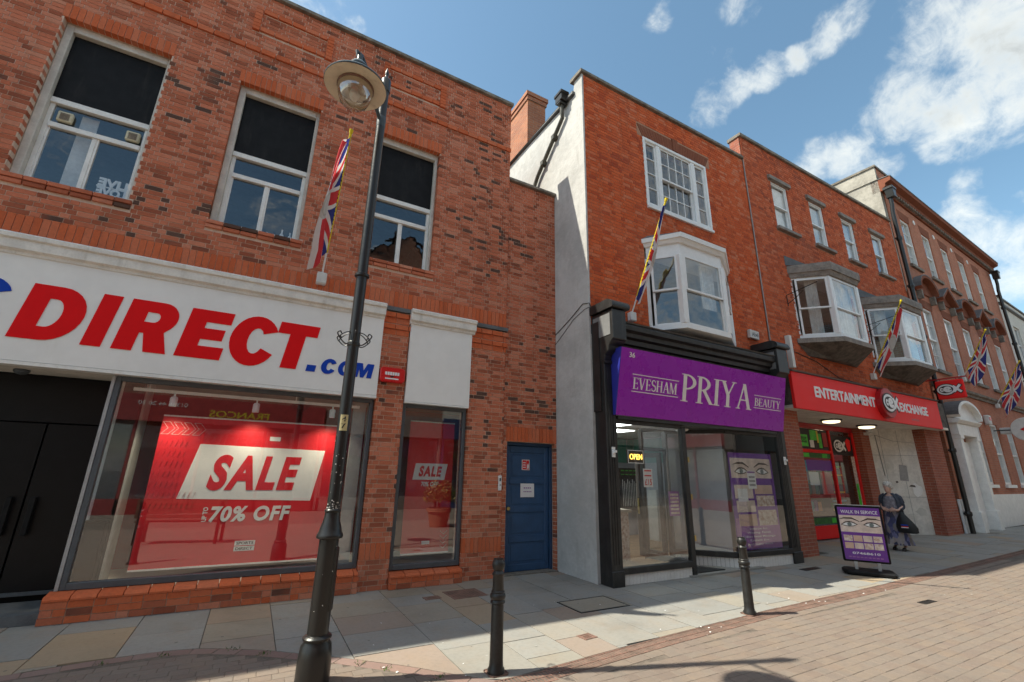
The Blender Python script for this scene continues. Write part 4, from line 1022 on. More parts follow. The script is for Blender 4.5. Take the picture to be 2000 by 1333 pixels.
for (c, d, yy) in ((zm-.02, zt_, y+.035), (zb, zm+.02, y+.08)):
    f = MB().box(a, a+.045, yy, yy+.04, c, d).box(b-.045, b, yy, yy+.04, c, d).box(a+.045, b-.045, yy, yy+.04, c, c+.04).box(a+.045, b-.045, yy, yy+.04, d-.04, d)
    bars(f, a+.045, b-.045, c+.04, d-.04, yy+.005, yy+.035, 4, 2); f.build('sash', 'white_gloss', w3); panes(w3, a+.045, b-.045, c+.04, d-.04, yy+.02, 4, 2)
# oriel bay window of the salon: three sides on a plan
def oriel(parent, plan, z0, z1, mat, roofmat, sash_split=.5, post=.13, top=.38, base=.12, corn=.14, under=None, curtain=None, meet=True, glass='sash_glass', tiltroof=True, cornmat=None):
    cornmat = cornmat or mat
    """plan: wall-left, front-left, front-right, wall-right points (x, y)"""
    P_ = [Vector((p[0], p[1], 0)) for p in plan]; C_ = sum(P_, Vector())/4
    def ring(s, z): return [(C_.x+(p.x-C_.x)*(1+s/max(.01, (P_[3].x-P_[0].x)/2)), p.y-(s if i in (1, 2) else 0), z) for i, p in enumerate(P_)]
    def slab(name, s, za, zb_, m, s2=None):
        a, b = ring(s, za), ring(s if s2 is None else s2, zb_); mb = MB(); yb = P_[0].y+.02
        A = a+[(a[3][0], yb, za), (a[0][0], yb, za)]; Bq = b+[(b[3][0], yb, zb_), (b[0][0], yb, zb_)]
        k = len(A); mb.add(A+Bq, [tuple(range(k)), tuple(range(2*k-1, k-1, -1))]+[(i, (i+1) % k, (i+1) % k+k, i+k) for i in range(k)])
        return mb.build(name, m, bay)
    bay = parent; bay = slab('bay_window', .0, z1-top, z1-corn, mat); slab('bay_base', .03, z0, z0+base, mat)
    for i, p in enumerate(P_):
        ww = post if i in (1, 2) else post*.8
        MB().box(p.x-ww/2, p.x+ww/2, p.y-(.03 if i in (1, 2) else .0), p.y+(.09 if i in (1, 2) else .03), z0+base, z1-top).build('bay_post', mat, bay, bevel=.01)
    slab('bay_cornice', .05, z1-corn, z1-corn*.55, cornmat, .09); slab('bay_cornice', .12, z1-corn*.55, z1, cornmat, .13)
    slab('bay_roof', .13, z1+.002, z1+(.14 if tiltroof else .08), roofmat, -.10 if tiltroof else .12)
    for i in range(3):
        p, q = P_[i], P_[i+1]; d = (q-p); L = d.length; d.normalize(); nrm = Vector((d.y, -d.x, 0))
        a, b = p+d*(post*.55), q-d*(post*.55); za, zb_ = z0+base, z1-top; zm_ = za+(zb_-za)*sash_split
        f = MB()
        for (c, g, off) in ((zm_-.02, zb_, .0), (za, zm_+.02, .035)):
            o_ = nrm*(-off); A, Bq = a+o_, b+o_
            for u in (0, 1):
                m = A+(Bq-A)*u+d*(.022 if u == 0 else -.022); f.beam((m.x, m.y, c), (m.x, m.y, g), .044, .035, nrm)
            for zz in (c+.02, g-.02): f.beam((A.x, A.y, zz), (Bq.x, Bq.y, zz), .034, .04)
            s1 = random.uniform(-.004, .004)
            pane(bay, [(A.x-nrm.x*s1, A.y-nrm.y*s1, c+.03), (Bq.x+nrm.x*s1, Bq.y+nrm.y*s1, c+.03), (Bq.x, Bq.y, g-.03), (A.x, A.y, g-.03)], glass)
        f.build('sash', mat, bay)
        if curtain and i in curtain:
            cm = MB(); n_ = 24; A, Bq = a-nrm*.16, b-nrm*.16; u1 = curtain[i]; pts = []
            for k in range(n_+1):
                u = u1[0]+(u1[1]-u1[0])*k/n_; m = A+(Bq-A)*u-nrm*(.025*math.sin(k*1.9)); pts.append(m)
            for k in range(n_): cm.poly([(pts[k].x, pts[k].y, za+u1[2]), (pts[k+1].x, pts[k+1].y, za+u1[2]), (pts[k+1].x, pts[k+1].y, zb_), (pts[k].x, pts[k].y, zb_)])
            cm.build('curtain', 'curtain', bay)
    return bay
oriel(PR, [(6.42, -1.0), (6.83, -1.5), (8.08, -1.5), (8.98, -1.0)], 4.32, 6.30, 'white_gloss', 'lead', .5, .13, .42, .10, .17, curtain={1: (.6, 1.0, .5)})
# shopfront
SY = -1.27
MB().box(4.90, 9.9, SY+.06, YF+.02, 2.62, 4.18).build('shopfront_frieze', 'black_wood', PR)
for a, b in ((4.925, 5.15), (9.56, 9.84)):
    p_ = MB().box(a, b, SY-.02, YF+.03, .0, 3.70).box(a-.012, b+.012, SY-.04, SY-.021, 0, .22).build('pilaster', 'black_wood', PR, bevel=.008)
    m = MB()
    for k in range(3): m.box(a+.045+k*.05, a+.07+k*.05, SY-.028, SY-.0205, .3, 3.35)
    m.box(a-.02, b+.02, SY-.06, SY-.021, 3.42, 3.47); m.build('fluting', 'black_wood', p_)
def console(a, b):
    y1 = YF-.01
    pr = [(y1, 3.46), (-1.30, 3.46), (-1.33, 3.56), (-1.42, 3.62), (-1.44, 3.70), (-1.52, 3.78), (-1.56, 3.80), (-1.56, 4.32), (y1, 4.32)]
    c = MB().profx(pr, a, b).build('console', 'black_wood', PR, bevel=.008)
    MB().profx([(y1, 4.34), (-1.60, 4.34)]+[(-1.45+.17*math.cos(R(t)), 4.38+.13*math.sin(R(t))) for t in range(190, 80, -12)]+[(y1, 4.50)], a-.04, b+.05).build('console_cap', 'black_wood', c)
    MB().box(a-.008, a+.002, -1.50, -1.06, 3.88, 4.26).build('console_panel', 'pvc_grey', c)
console(4.915, 5.22); console(9.55, 9.93)
MB().profx([(YF-.0, 3.70), (-1.28, 3.70), (-1.30, 3.80), (-1.35, 3.82), (-1.36, 3.90), (-1.42, 3.93), (-1.43, 4.0), (-1.50, 4.03), (-1.51, 4.10), (-1.49, 4.14), (YF-.0, 4.24)], 5.225, 9.545).build('shop_cornice', 'black_wood', PR)
MB().profx([(YF-.0, 4.245), (-1.50, 4.145), (-1.52, 4.16), (YF-.0, 4.27)], 5.225, 9.545).build('cornice_flashing', 'lead', PR)
# tilted purple sign
sb0, sb1 = Vector((0, -1.345, 2.56)), Vector((0, -1.565, 3.67)); sd_ = (sb1-sb0); sL = sd_.length; sd_.normalize(); sn = Vector((0, -sd_.z, sd_.y))
def sframe(u, v, d): p = sb0+sd_*v+sn*d; return (u, p.y, p.z)
sg = MB().prism([sframe(5.09, 0, 0), sframe(9.73, 0, 0), sframe(9.73, sL, 0), sframe(5.09, sL, 0)], (0, .05, 0)).build('sign_board', 'purple', PR)
MB().prism([sframe(5.075, 0, 0), sframe(5.088, 0, 0), sframe(5.088, sL, 0), sframe(5.075, sL, 0)], (0, .22, 0)).build('sign_side', 'sign_edge_blue', sg)
serif(sg, 'PRIYA', 6.56, 8.60, .36, .86, sframe, 'letter_cream'); serif(sg, 'EVESHAM', 5.40, 6.46, .46, .655, sframe, 'letter_cream'); serif(sg, 'BEAUTY', 8.70, 9.58, .46, .62, sframe, 'letter_cream')
for u0_, u1_, v in ((5.38, 6.50, .41), (5.38, 6.50, .70), (8.68, 9.60, .415), (8.68, 9.60, .665)): MB().prism([sframe(u0_, v, .003), sframe(u1_, v, .003), sframe(u1_, v+.014, .003), sframe(u0_, v+.014, .003)], (0, .003, 0)).build('sign_line', 'letter_cream', sg)
letters(sg, '36', 5.27, 5.40, .98, 1.07, sframe, 'letter_cream', .015, ext=.003)
MB().box(5.16, 9.55, -1.32, YF+.0, 2.50, 2.553).build('soffit', 'black_wood', PR)
# windows: left front, return, recessed door, splayed right window
def tiles(x0, x1, y0, y1, z0, z1, nrm):
    a, b = Vector((x0, y0, 0)), Vector((x1, y1, 0)); d = b-a; n_ = max(1, round(d.length/.075)); st = d/n_
    MB().prism([(a.x, a.y, z0), (b.x, b.y, z0), (b.x, b.y, z1), (a.x, a.y, z1)], -nrm*.10).build('stall_riser', 'tile_joint', PR)
    u = d.normalized()*.003
    for k in range(n_):
        p, q = a+st*k+u, a+st*(k+1)-u; MB().prism([(p.x, p.y, z0+.002), (q.x, q.y, z0+.002), (q.x, q.y, z1-.002), (p.x, p.y, z1-.002)], nrm*.007).build('tile', 'tile_white', PR)
def front(pts, z0, z1, sill, name='salon_window'):
    for (a, b) in zip(pts, pts[1:]):
        o = MB().beam((*a, sill), (*b, sill), .10, .09).build(name, 'black_wood', PR, bevel=.006); MB().beam((*a, z1), (*b, z1), .07, .07).build('head_rail', 'black_wood', o, bevel=.006)
        pane(o, [(*a, sill+.045), (*b, sill+.045), (*b, z1-.035), (*a, z1-.035)])
    return o
front([(5.15, -1.23), (6.70, -1.23)], 0, 2.47, .20)
MB().box(6.70, 6.80, -1.27, -1.17, .0, 2.47).build('door_post', 'black_wood', PR, bevel=.006)
for z in (.55, 1.22, 1.85): MB().box(6.80, 6.835, -1.275, -1.25, z, z+.09).build('hinge', 'brass', PR)
tiles(5.155, 6.70, -1.24, -1.24, .0, .15, Vector((0, -1, 0)))
front([(6.75, -1.17), (6.62, -.32)], 0, 2.47, .20)
front([(7.25, -.35), (8.02, -1.16), (9.56, -1.25)], 0, 2.47, .24)
nr = Vector((-.8, -.6, 0)); tiles(7.25, 8.02, -.36, -1.17, 0, .19, Vector((-.725, -.69, 0)).normalized()); tiles(8.03, 9.56, -1.175, -1.26, 0, .19, Vector((-.058, -.998, 0)).normalized())
MB().box(7.23, 7.29, -.39, -.29, 0, 2.47).box(6.60, 6.66, -.36, -.28, 0, 2.47).box(6.66, 7.23, -.34, -.28, 2.08, 2.14).build('door_frame', 'black_wood', PR)
pane(PR, [(6.66, -.31, 2.14), (7.23, -.31, 2.14), (7.23, -.31, 2.44), (6.66, -.31, 2.44)], name='fanlight')
od = MB().box(7.16, 7.22, -.27, -.18, .05, 2.06).box(7.16, 7.22, .34, .43, .05, 2.06).box(7.16, 7.22, -.18, .34, .05, .2).box(7.16, 7.22, -.18, .34, 1.97, 2.06).build('door', 'black_wood', PR); pane(od, [(7.19, -.18, .2), (7.19, .34, .2), (7.19, .34, 1.97), (7.19, -.18, 1.97)]); MB().box(7.14, 7.158, .36, .40, .85, 1.15).build('handle', 'brass', od)
MB().box(6.62, 8.6, -1.30, -.3, -.01, .03).build('doorway_floor', 'flagstone', PR)
# salon interior
MB().box(5.07, 10.0, -.25, 3.95, .0, .05).build('floor', 'floor_wood', PR); MB().box(5.16, 9.56, YF-.2, 3.95, 2.63, 2.68).build('ceiling', 'across_white', PR)
MB().box(5.07, 10.0, 3.0, 3.1, .05, 2.0).box(5.05, 5.07, YF+.1, 3.0, .05, 2.62).box(9.6, 9.7, YF+.05, 3.0, .05, 2.62).build('salon_wall', 'salon_wall', PR)
MB().box(5.08, 9.55, 2.95, 2.99, 1.95, 2.6).box(9.55, 9.59, -.1, 2.94, 1.95, 2.6).build('salon_frieze', 'teal_wall', PR)
MB().box(7.42, 9.58, -.24, -.18, .05, 2.62).build('window_backing', 'salon_wall', PR)
MB().prism([(7.40, -.30, .26), (8.10, -1.03, .26), (8.10, -1.03, 2.48), (7.40, -.30, 2.48)], (.05, .05, 0)).build('return_backing', 'salon_wall', PR)
MB().box(9.54, 9.58, .9, 1.0, .05, 2.1).box(9.54, 9.58, 1.6, 1.72, .05, 2.1).box(9.54, 9.58, 1.0, 1.6, 2.0, 2.1).box(9.56, 9.585, 1.0, 1.6, .05, 2.0).build('inner_doorway', 'black_wood', PR)
MB().box(5.16, 6.68, -1.18, -.4, .10, .16).prism([(7.35, -.40, .15), (8.03, -1.12, .15), (9.56, -1.2, .15), (9.56, -.3, .15)], (0, 0, .05)).build('window_bed', 'floor_wood', PR)
for q, lab in (((5.5, .2), 'front left'), ((6.5, .2), 'front right'), ((5.5, 1.3), 'middle left'), ((6.5, 1.3), 'middle right'), ((5.5, 2.3), 'back left'), ((6.5, 2.3), 'back right'), ((7.5, 1.3), 'rear right'), ((7.5, 2.3), 'far right')):
    cl = thing('ceiling_panel_light', 'square lit ceiling panel inside the salon, '+lab+' one', 'ceiling light', (q[0], q[1], 2.62), group='lit ceiling panels in the salon'); MB().box(q[0]-.28, q[0]+.28, q[1]-.28, q[1]+.28, 2.615, 2.628).build('diffuser', 'panel_glow', cl)
dr = thing('doorway_lamp', 'round white ceiling lamp above the salon doorway', 'light', (7.2, -.9, 2.49)); MB().lathe([(.12, 0), (.13, -.02), (.10, -.045), (.02, -.05)], (7.2, -.85, 2.498), 20).build('shade', 'white_gloss', dr, True)
cab = thing('hair_display_rack', 'black glass fronted rack with pale strands inside the salon window', 'display rack', (9.2, 2.8, .6)); MB().box(8.85, 9.5, 2.78, 2.94, .69, 1.80).build('case', 'black_panel', cab)
m = MB()
for k in range(9): m.box(8.92+k*.06, 8.925+k*.06+.005, 2.765, 2.775, .8, 1.5-.05*(k % 3))
m.build('strand', 'curtain', cab); m = MB()
for k in range(4): m.box(8.89+k*.15, 8.99+k*.15, 2.765, 2.776, 1.72, 1.745); m.box(8.89+k*.15, 8.99+k*.15, 2.765, 2.776, 1.62, 1.64)
m.build('tab', 'print_green', cab)
cn = thing('reception_counter', 'pale stone effect reception counter behind the salon glass', 'counter', (5.3, -.1, .05)); MB().box(5.15, 6.5, .0, .45, .05, .92).build('front', 'photo_pale', cn); MB().box(5.10, 6.55, -.04, .5, .92, .97).build('top', 'across_cream', cn)
ch = thing('tall_cupboard', 'white cupboard standing at the back of the salon', 'cupboard', (9.2, 1.9, .05)); MB().box(9.1, 9.52, 1.75, 2.05, .05, 1.25).build('carcass', 'plaster_in', ch)
# signs in the window
op = thing('open_sign', 'lit amber open sign hanging in the salon window', 'sign', (5.5, -1.14, 1.8)); oy = -1.14
MB().box(5.49, 5.85, oy, oy+.04, 1.80, 2.02).build('case', 'ink_black', op, bevel=.012); mb = MB().box(5.49, 5.85, oy-.008, oy-.001, 1.80, 1.814).box(5.49, 5.85, oy-.008, oy-.001, 2.006, 2.02).box(5.49, 5.504, oy-.008, oy-.001, 1.815, 2.005).box(5.836, 5.85, oy-.008, oy-.001, 1.815, 2.005); mb.build('rim', 'letter_white', op)
letters(op, 'OPEN', 5.53, 5.81, 1.865, 1.955, yframe(oy-.006), 'neon', .0, ext=.004, split=True)
MB().box(5.50, 5.504, oy+.018, oy+.022, 2.02, 2.45).box(5.836, 5.84, oy+.018, oy+.022, 2.02, 2.45).build('cord', 'cable_grey', op)
pc = thing('price_card', 'white card with red price of fifteen pounds in the salon window', 'sign', (5.88, -1.16, 1.4)); bx('card', 'paper', pc, 5.80, 6.01, -1.165, -1.16, 1.42, 1.72); letters(pc, '£15', 5.825, 5.985, 1.45, 1.55, yframe(-1.1665), 'alarm_red', .02)
for z in (1.595, 1.675): bx('text_mark', 'alarm_red', pc, 5.825, 5.98, -1.1675, -1.1662, z, z+.022)
pn = thing('price_list', 'violet and orange price list inside the salon door glass', 'notice', (6.5, -.9, .9)); bx('sheet', 'violet_print', pn, 6.38, 6.64, -1.15, -1.145, .95, 1.35)
for k in range(6): bx('text_mark', 'photo_pale', pn, 6.41, 6.61, -1.1525, -1.1505, .98+k*.06, 1.015+k*.06)
# window poster of the salon
wp = thing('beauty_poster', 'tall purple beauty treatment poster with eyes in the right salon window', 'poster', (8.2, -1.1, .3))
def wframe(u, v, d): return (8.12+u*.997, -1.12-u*.058-d, .30+v)
def wq(name, mat, u0_, u1_, v0, v1, d): MB().prism([wframe(u0_, v0, d), wframe(u1_, v0, d), wframe(u1_, v1, d), wframe(u0_, v1, d)], (0, .0015, 0)).build(name, mat, wp)
W_ = 1.28; wq('sheet', 'purple_print', 0, W_, 0, 1.78, .0); wq('lower_field', 'violet_print', .02, W_-.02, .02, .56, .003); wq('face_print', 'skin_print_pale', .04, W_-.06, 1.30, 1.68, .003)
def eye(t, fr, cu_, cv, s, mir, d=.006):
    br = [(-.17, -.01), (-.05, .055), (.08, .05), (.19, .01), (.08, .025), (-.05, .025), (-.17, -.025)]
    MB().poly([fr(cu_+mir*a*s, cv+(.075+b)*s, d) for a, b in br]).build('eyebrow', 'brow_print', t)
    al_ = [(-.12, 0), (-.06, .035), (0, .045), (.06, .035), (.13, -.01), (.06, -.03), (0, -.035), (-.06, -.025)]
    MB().poly([fr(cu_+mir*a*s*1.15, cv+b*s*1.3, d) for a, b in al_]).build('eyelid', 'brow_print', t); MB().poly([fr(cu_+mir*a*s*.95, cv+b*s*.85-.002, d+.001) for a, b in al_]).build('eye_white', 'paper', t)
    MB().poly([fr(cu_+.038*s*math.cos(k*.5236), cv+.036*s*math.sin(k*.5236), d+.002) for k in range(12)]).build('iris', 'iris_print', t)
eye(wp, wframe, .33, 1.43, 1.35, -1, .006); eye(wp, wframe, .94, 1.43, 1.35, 1, .006)
wq('caption_bar', 'purple_print', .06, W_-.04, 1.19, 1.28, .003)
for k, (a, b, c, d) in enumerate(((.08, .60, .92, 1.17), (.66, 1.18, 1.00, 1.17), (.68, 1.20, .77, .97), (.10, .62, .67, .88), (.12, .62, .42, .63), (.68, 1.22, .42, .70))): wq('photo_print', ('skin_print_pale', 'skin_print', 'photo_pale')[k % 3], a, b, c, d, .005)
wq('flower_print', 'paper', .16, .44, .86, 1.10, .007)
for k, s_ in enumerate(('Eyebrow Art', 'Waxing, Facial', 'Indian head Massage', 'Eyelash Ext', 'And many more')):
    L = (.5, .66, .92, .54, .72)[k]; letters(wp, s_, .63-L/2, .63+L/2, .34-k*.068, .385-k*.068, lambda u, v, d: wframe(u, v, .006), 'letter_white', .008)
wq('notice_sheet', 'paper', .48, .72, 1.10, 1.44, .012); wq('notice_head', 'violet_print', .49, .71, 1.395, 1.43, .014)
for k in range(3): wq('notice_line', 'cable_grey', .52, .69, 1.15+k*.075, 1.19+k*.075, .014)
# small things on the salon front
ab2 = thing('alarm_box', 'white square alarm box with dark lettering on orange brick under upper window', 'alarm box', (9.6, -1.05, 4.75)); MB().prism([(9.46, YF-.006, 4.68), (9.78, YF-.006, 4.66), (9.80, YF-.006, 4.86), (9.47, YF-.006, 4.88)], (0, -.08, 0)).build('cover', 'box_white', ab2, bevel=.01); letters(ab2, 'Abel', 9.52, 9.75, 4.72, 4.82, yframe(YF-.088), 'lead', .02)
for i, (x, lab) in enumerate(((5.04, 'small white hook plate on the left black shopfront pilaster'), (9.70, 'small white hook plate on the right black shopfront pilaster'))):
    hk = thing('hook_plate', lab, 'bracket', (x, SY-.03, 1.95)); MB().box(x-.03, x+.03, SY-.045, SY-.024, 1.88, 2.04).box(x-.015, x+.04, SY-.075, SY-.046, 1.95, 1.99).build('plate', 'white_gloss', hk)
mt = thing('doormat', 'black doormat lying in the salon doorway', 'mat', (7.0, -.9, .03)); MB().prism([(6.86, -1.2, .031), (7.6, -1.2, .031), (7.3, -.55, .031), (6.86, -.55, .031)], (0, 0, .012)).build('mat', 'cable_black', mt)
wr = thing('wall_cable', 'thin dark cables looping across the grey rendered wall', 'cable', (4.85, -.5, 4.6))
MB().tube([(4.858, .25, 4.18), (4.858, -.1, 4.30), (4.858, -.5, 4.46), (4.855, -.85, 4.62), (4.86, -1.03, 4.58), (4.9, -1.02, 4.52)], .007, 6).tube([(4.858, .1, 4.02), (4.858, -.25, 4.22), (4.858, -.55, 4.40), (4.856, -.9, 4.50), (4.86, -1.03, 4.50)], .005, 6).build('cable', 'cable_black', wr)
sp_ = thing('seam_cable', 'thin pale cable running down the joint between the two brick fronts', 'cable', (10.30, -1.02, 4.4)); MB().tube([(10.30, -1.018, 9.9), (10.305, -1.02, 8), (10.30, -1.02, 6), (10.31, -1.02, 4.4)], .016, 6).build('cable', 'cable_grey', sp_)

# ------------------------------------------------------------------ games exchange building
GX = thing('games_shop_building', 'long brown red brick building with four sash windows, two oriels and red fascia', 'building', (10.3, -1.0, 0))
ga, gb, gt = 10.33, 18.86, 10.62
SW = [(11.49, 12.27), (13.36, 14.12), (15.20, 15.92), (17.08, 17.84)]; SZ = (8.19, 9.66)
sh_ = [(a, b, SZ[0], SZ[1]) for a, b in SW]
OB = [(11.72, 14.6, 5.2, 6.9), (15.45, 18.3, 5.2, 6.9)]
wall(MB(), ga, gb-.004, 3.25, gt, [(a-e, b+e, c-e, d+e) for a, b, c, d in sh_]+OB, YF+.006, .28).build('wall', 'mortar_games', GX)
B = Bricks(); HD = [(a-.12, b+.12, SZ[1], SZ[1]+.13) for a, b in SW]; SD = [(a-.06, b+.22, SZ[0]-.10, SZ[0]) for a, b in SW]
B.field(ga, gb, 3.96, gt-.002, sh_+HD+SD+OB, YF, 'brick_games', H=.0745)
B.done(GX)
for k, (a, b) in enumerate(SW):
    MB().box(a-.12, b+.12, YF-.07, YF+.1, SZ[1]+.006, SZ[1]+.124).build('window_hood', 'timber_brown', GX, bevel=.006)
    f = MB().box(a, a+.05, YF+.03, YF+.14, SZ[0], SZ[1]).box(b-.05, b, YF+.03, YF+.14, SZ[0], SZ[1]).box(a+.05, b-.05, YF+.03, YF+.14, SZ[1]-.05, SZ[1]).box(a+.05, b-.05, YF+.03, YF+.14, SZ[0], SZ[0]+.06)
    win = f.build('window', 'white_gloss', GX, bevel=.005); zm = (SZ[0]+SZ[1])/2
    MB().box(a-.06, b+.20, YF-.09, YF+.12, SZ[0]-.094, SZ[0]-.006).build('sill', 'timber_brown', win, bevel=.006)
    for c, d, yy in ((zm-.02, SZ[1]-.05, YF+.05), (SZ[0]+.06, zm+.02, YF+.09)):
        q = MB().box(a+.05, a+.09, yy, yy+.035, c, d).box(b-.09, b-.05, yy, yy+.035, c, d).box(a+.09, b-.09, yy, yy+.035, c, c+.04).box(a+.09, b-.09, yy, yy+.035, d-.035, d); q.build('sash', 'white_gloss', win); panes(win, a+.09, b-.09, c+.04, d-.035, yy+.02, 1, 1)
    MB().box(a+.055, b-.055, YF+.142, YF+.15, SZ[0]+(.02, .02, .02, .7)[k], SZ[1]-.02).build('blind', 'curtain', win)
MB().profx([(YF-.05, gt+.002), (YF-.06, gt+.01), (YF-.06, gt+.085), (YF+.34, gt+.10), (YF+.34, gt+.002)], ga-.06, gb).build('coping', 'coping_stone', GX)
MB().box(ga-.03, ga+.0, YF+.02, YF+.30, 9.9, gt).build('parapet_return', 'brick_plain', GX)
shell(GX, ga, gb-.004, YF+.29, 6.0, 3.25, 10.3, 'room_in', (4.7, 7.6), 'slate', 'brick_plain')
for i, (x, dz) in enumerate(((11.55, .03), (15.30, -.08))):
    bay = oriel(GX, [(x+.15, -1.0), (x+.75, -1.62), (x+2.08, -1.62), (x+2.95, -1.0)], 4.98+dz, 6.92+dz, 'white_gloss', 'timber_brown', .47, .12, .30, .10, .26, curtain={0: (.35, .75, .0), 1: (.1, .95, .0), 2: (.0, .35, 0)} if i == 0 else {0: (.3, .7, 0), 1: (.15, .9, .1)}, tiltroof=False, cornmat='timber_brown')
    zb = 4.97+dz
    MB().add([(x-.05, -1.01, zb), (x+.70, -1.74, zb), (x+2.1, -1.74, zb), (x+3.1, -1.01, zb), (x-.05, -1.01, zb-.12), (x+.70, -1.74, zb-.12), (x+2.1, -1.74, zb-.12), (x+3.1, -1.01, zb-.12)], [(0, 1, 2, 3), (0, 4, 5, 1), (1, 5, 6, 2), (2, 6, 7, 3), (4, 7, 6, 5)]).build('bay_skirt', 'timber_brown', bay)
    MB().add([(x-.05, -1.01, zb-.121), (x+.70, -1.74, zb-.121), (x+2.1, -1.74, zb-.121), (x+3.1, -1.01, zb-.121), (x+.35, -1.01, zb-.40), (x+1.1, -1.2, zb-.42), (x+2.0, -1.2, zb-.42), (x+2.7, -1.01, zb-.40)], [(0, 4, 5, 1), (1, 5, 6, 2), (2, 6, 7, 3), (4, 7, 6, 5), (0, 3, 7, 4)]).build('bay_bracket', 'timber_dark', bay)
    MB().add([(x-.02, -1.005, 7.0+dz), (x-.02, -1.005, 7.30+dz), (x+.42, -1.3, 7.02+dz), (x+2.9, -1.005, 7.30+dz), (x+2.5, -1.3, 7.02+dz), (x+2.9, -1.005, 7.0+dz)], [(0, 2, 1), (1, 2, 4, 3), (3, 4, 5)]).build('bay_lead', 'lead', bay)
# piers and fascia
for a, b in ((10.34, 10.98), (17.62, 18.70)):
    z0 = gz(a)-.02; MB().box(a, b, YF, -.55 if a < 12 else -.45, z0, 3.25).build('pier', 'brick_plain', GX)
gf = MB().box(10.36, 17.98, -1.35, -1.28, 3.12, 3.96).build('fascia', 'games_red', GX, bevel=.006)
MB().profx([(YF+.0, 3.965), (-1.38, 3.965), (-1.40, 3.99), (-1.30, 4.03), (YF+.0, 4.10)], 10.34, 18.02).build('fascia_capping', 'lead', GX)
MB().box(10.36, 18.6, -1.27, .30, 3.13, 3.2).build('soffit', 'board_white', GX)
MB().box(10.36, 18.6, -1.275, YF+.0, 3.21, 3.95).build('fascia_box', 'timber_dark', GX)
gfr = yframe(-1.352)
letters(gf, 'ENTERTAINMENT', 11.2, 14.05, 3.44, 3.70, gfr, 'letter_white', .03, 0, .012, True); letters(gf, 'EXCHANGE', 15.40, 17.12, 3.44, 3.70, gfr, 'letter_white', .03, 0, .012, True)
letters(gf, 'evesham', 16.0, 16.45, 3.24, 3.32, gfr, 'pvc_grey', .0)
def cex_logo(parent, fr, cx, cz, s, depth=.03):
    """pale ring tailing into an x, with c and e inside, outlined in black"""
    def blob(r, d, mat, nm):
        n_ = 28; o_ = [fr(cx-.20*s+(.70*s+r)*math.cos(2*math.pi*k/n_), cz+(.52*s+r)*math.sin(2*math.pi*k/n_), d) for k in range(n_)]
        MB().prism(o_, Vector(fr(0, 0, -.01))-Vector(fr(0, 0, 0))).build(nm, mat, parent)
    def xs(wd, d, mat, ex=0):
        mb = MB(); nn = Vector(fr(0, 0, 1))-Vector(fr(0, 0, 0))
        for i, (a, b) in enumerate((((.36-ex, .30), (.92+ex, -.36-ex)), ((.36-ex, -.30), (.92+ex, .36+ex)))):
            A, B_ = Vector(fr(cx+a[0]*s, cz+a[1]*s, d+i*.0005)), Vector(fr(cx+b[0]*s, cz+b[1]*s, d+i*.0005)); sd = nn.cross(B_-A).normalized()*(wd*s/2); mb.prism([A-sd, B_-sd, B_+sd, A+sd], nn*-.008)
        mb.build('logo_cross', mat, parent)
    blob(.08*s, depth, 'ink_black', 'logo_outline'); xs(.34, depth-.002, 'ink_black', .05); blob(0, depth+.004, 'letter_white', 'logo_ring'); xs(.20, depth+.006, 'letter_white'); blob(-.15*s, depth+.010, 'ink_black', 'logo_field')
    letters(parent, 'c', cx-.68*s, cx-.40*s, cz-.20*s, cz+.20*s, lambda u, v, d: fr(u, v, depth+.013), 'letter_white', .06); letters(parent, 'e', cx-.40*s, cx+.24*s, cz-.30*s, cz+.30*s, lambda u, v, d: fr(u, v, depth+.016), 'letter_white', .07)
MB().lathe([(.40, 0), (.40, .12), (.38, .14)], (0, 0, 0), 28).turn(Matrix.Translation(Vector((14.48, -1.352, 3.58)))@Matrix.Rotation(R(90), 4, 'X')).build('logo_boss', 'deep_red', gf)
cex_logo(gf, gfr, 14.53, 3.58, .44, .155)
# recessed front: red frame, display, pier and boarded wall
RY = .15
MB().box(11.0, 15.9, RY, RY+.07, 2.98, 3.12).build('red_panel', 'deep_red', GX); MB().box(11.0, 15.9, RY, RY+.07, .10, .42).build('red_panel', 'games_red', GX)
fr2 = MB()
for x in (11.0, 12.75, 14.50, 15.82): fr2.box(x, x+.09, RY-.01, RY+.08, .42, 2.98)
fr2.box(11.09, 14.50, RY-.008, RY+.078, 2.32, 2.40)
gw = fr2.build('shop_window', 'games_red', GX, bevel=.006)
for a, b, c, d in ((11.09, 12.75, .42, 2.32), (12.84, 14.5, .42, 2.32), (11.09, 12.75, 2.40, 2.98), (12.84, 14.5, 2.40, 2.98), (14.59, 15.82, .42, 2.98)): paney(gw, a, b, c, d, RY+.03)
MB().box(15.92, 16.42, -.05, .4, .08, 3.12).build('pier', 'brick_plain', GX)
bd_a, bd_b = Vector((16.42, -.02, 0)), Vector((17.64, -.72, 0)); dd_ = (bd_b-bd_a).normalized(); nn_ = Vector((dd_.y, -dd_.x, 0))
MB().prism([(bd_a.x, bd_a.y, .08), (bd_b.x, bd_b.y, .10), (bd_b.x, bd_b.y, 3.13), (bd_a.x, bd_a.y, 3.13)], -nn_*.1).build('boarded_wall', 'board_white', GX)
seam = MB()
for z in (1.15, 2.35): seam.beam(bd_a+nn_*.002+Vector((0, 0, z)), bd_b+nn_*.002+Vector((0, 0, z)), .006, .01)
for u in (.25, .62): p = bd_a+(bd_b-bd_a)*u; seam.beam(p+nn_*.002+Vector((0, 0, .1)), p+nn_*.002+Vector((0, 0, 3.1)), .006, .01, nn_)
seam.build('board_joint', 'cable_grey', GX)
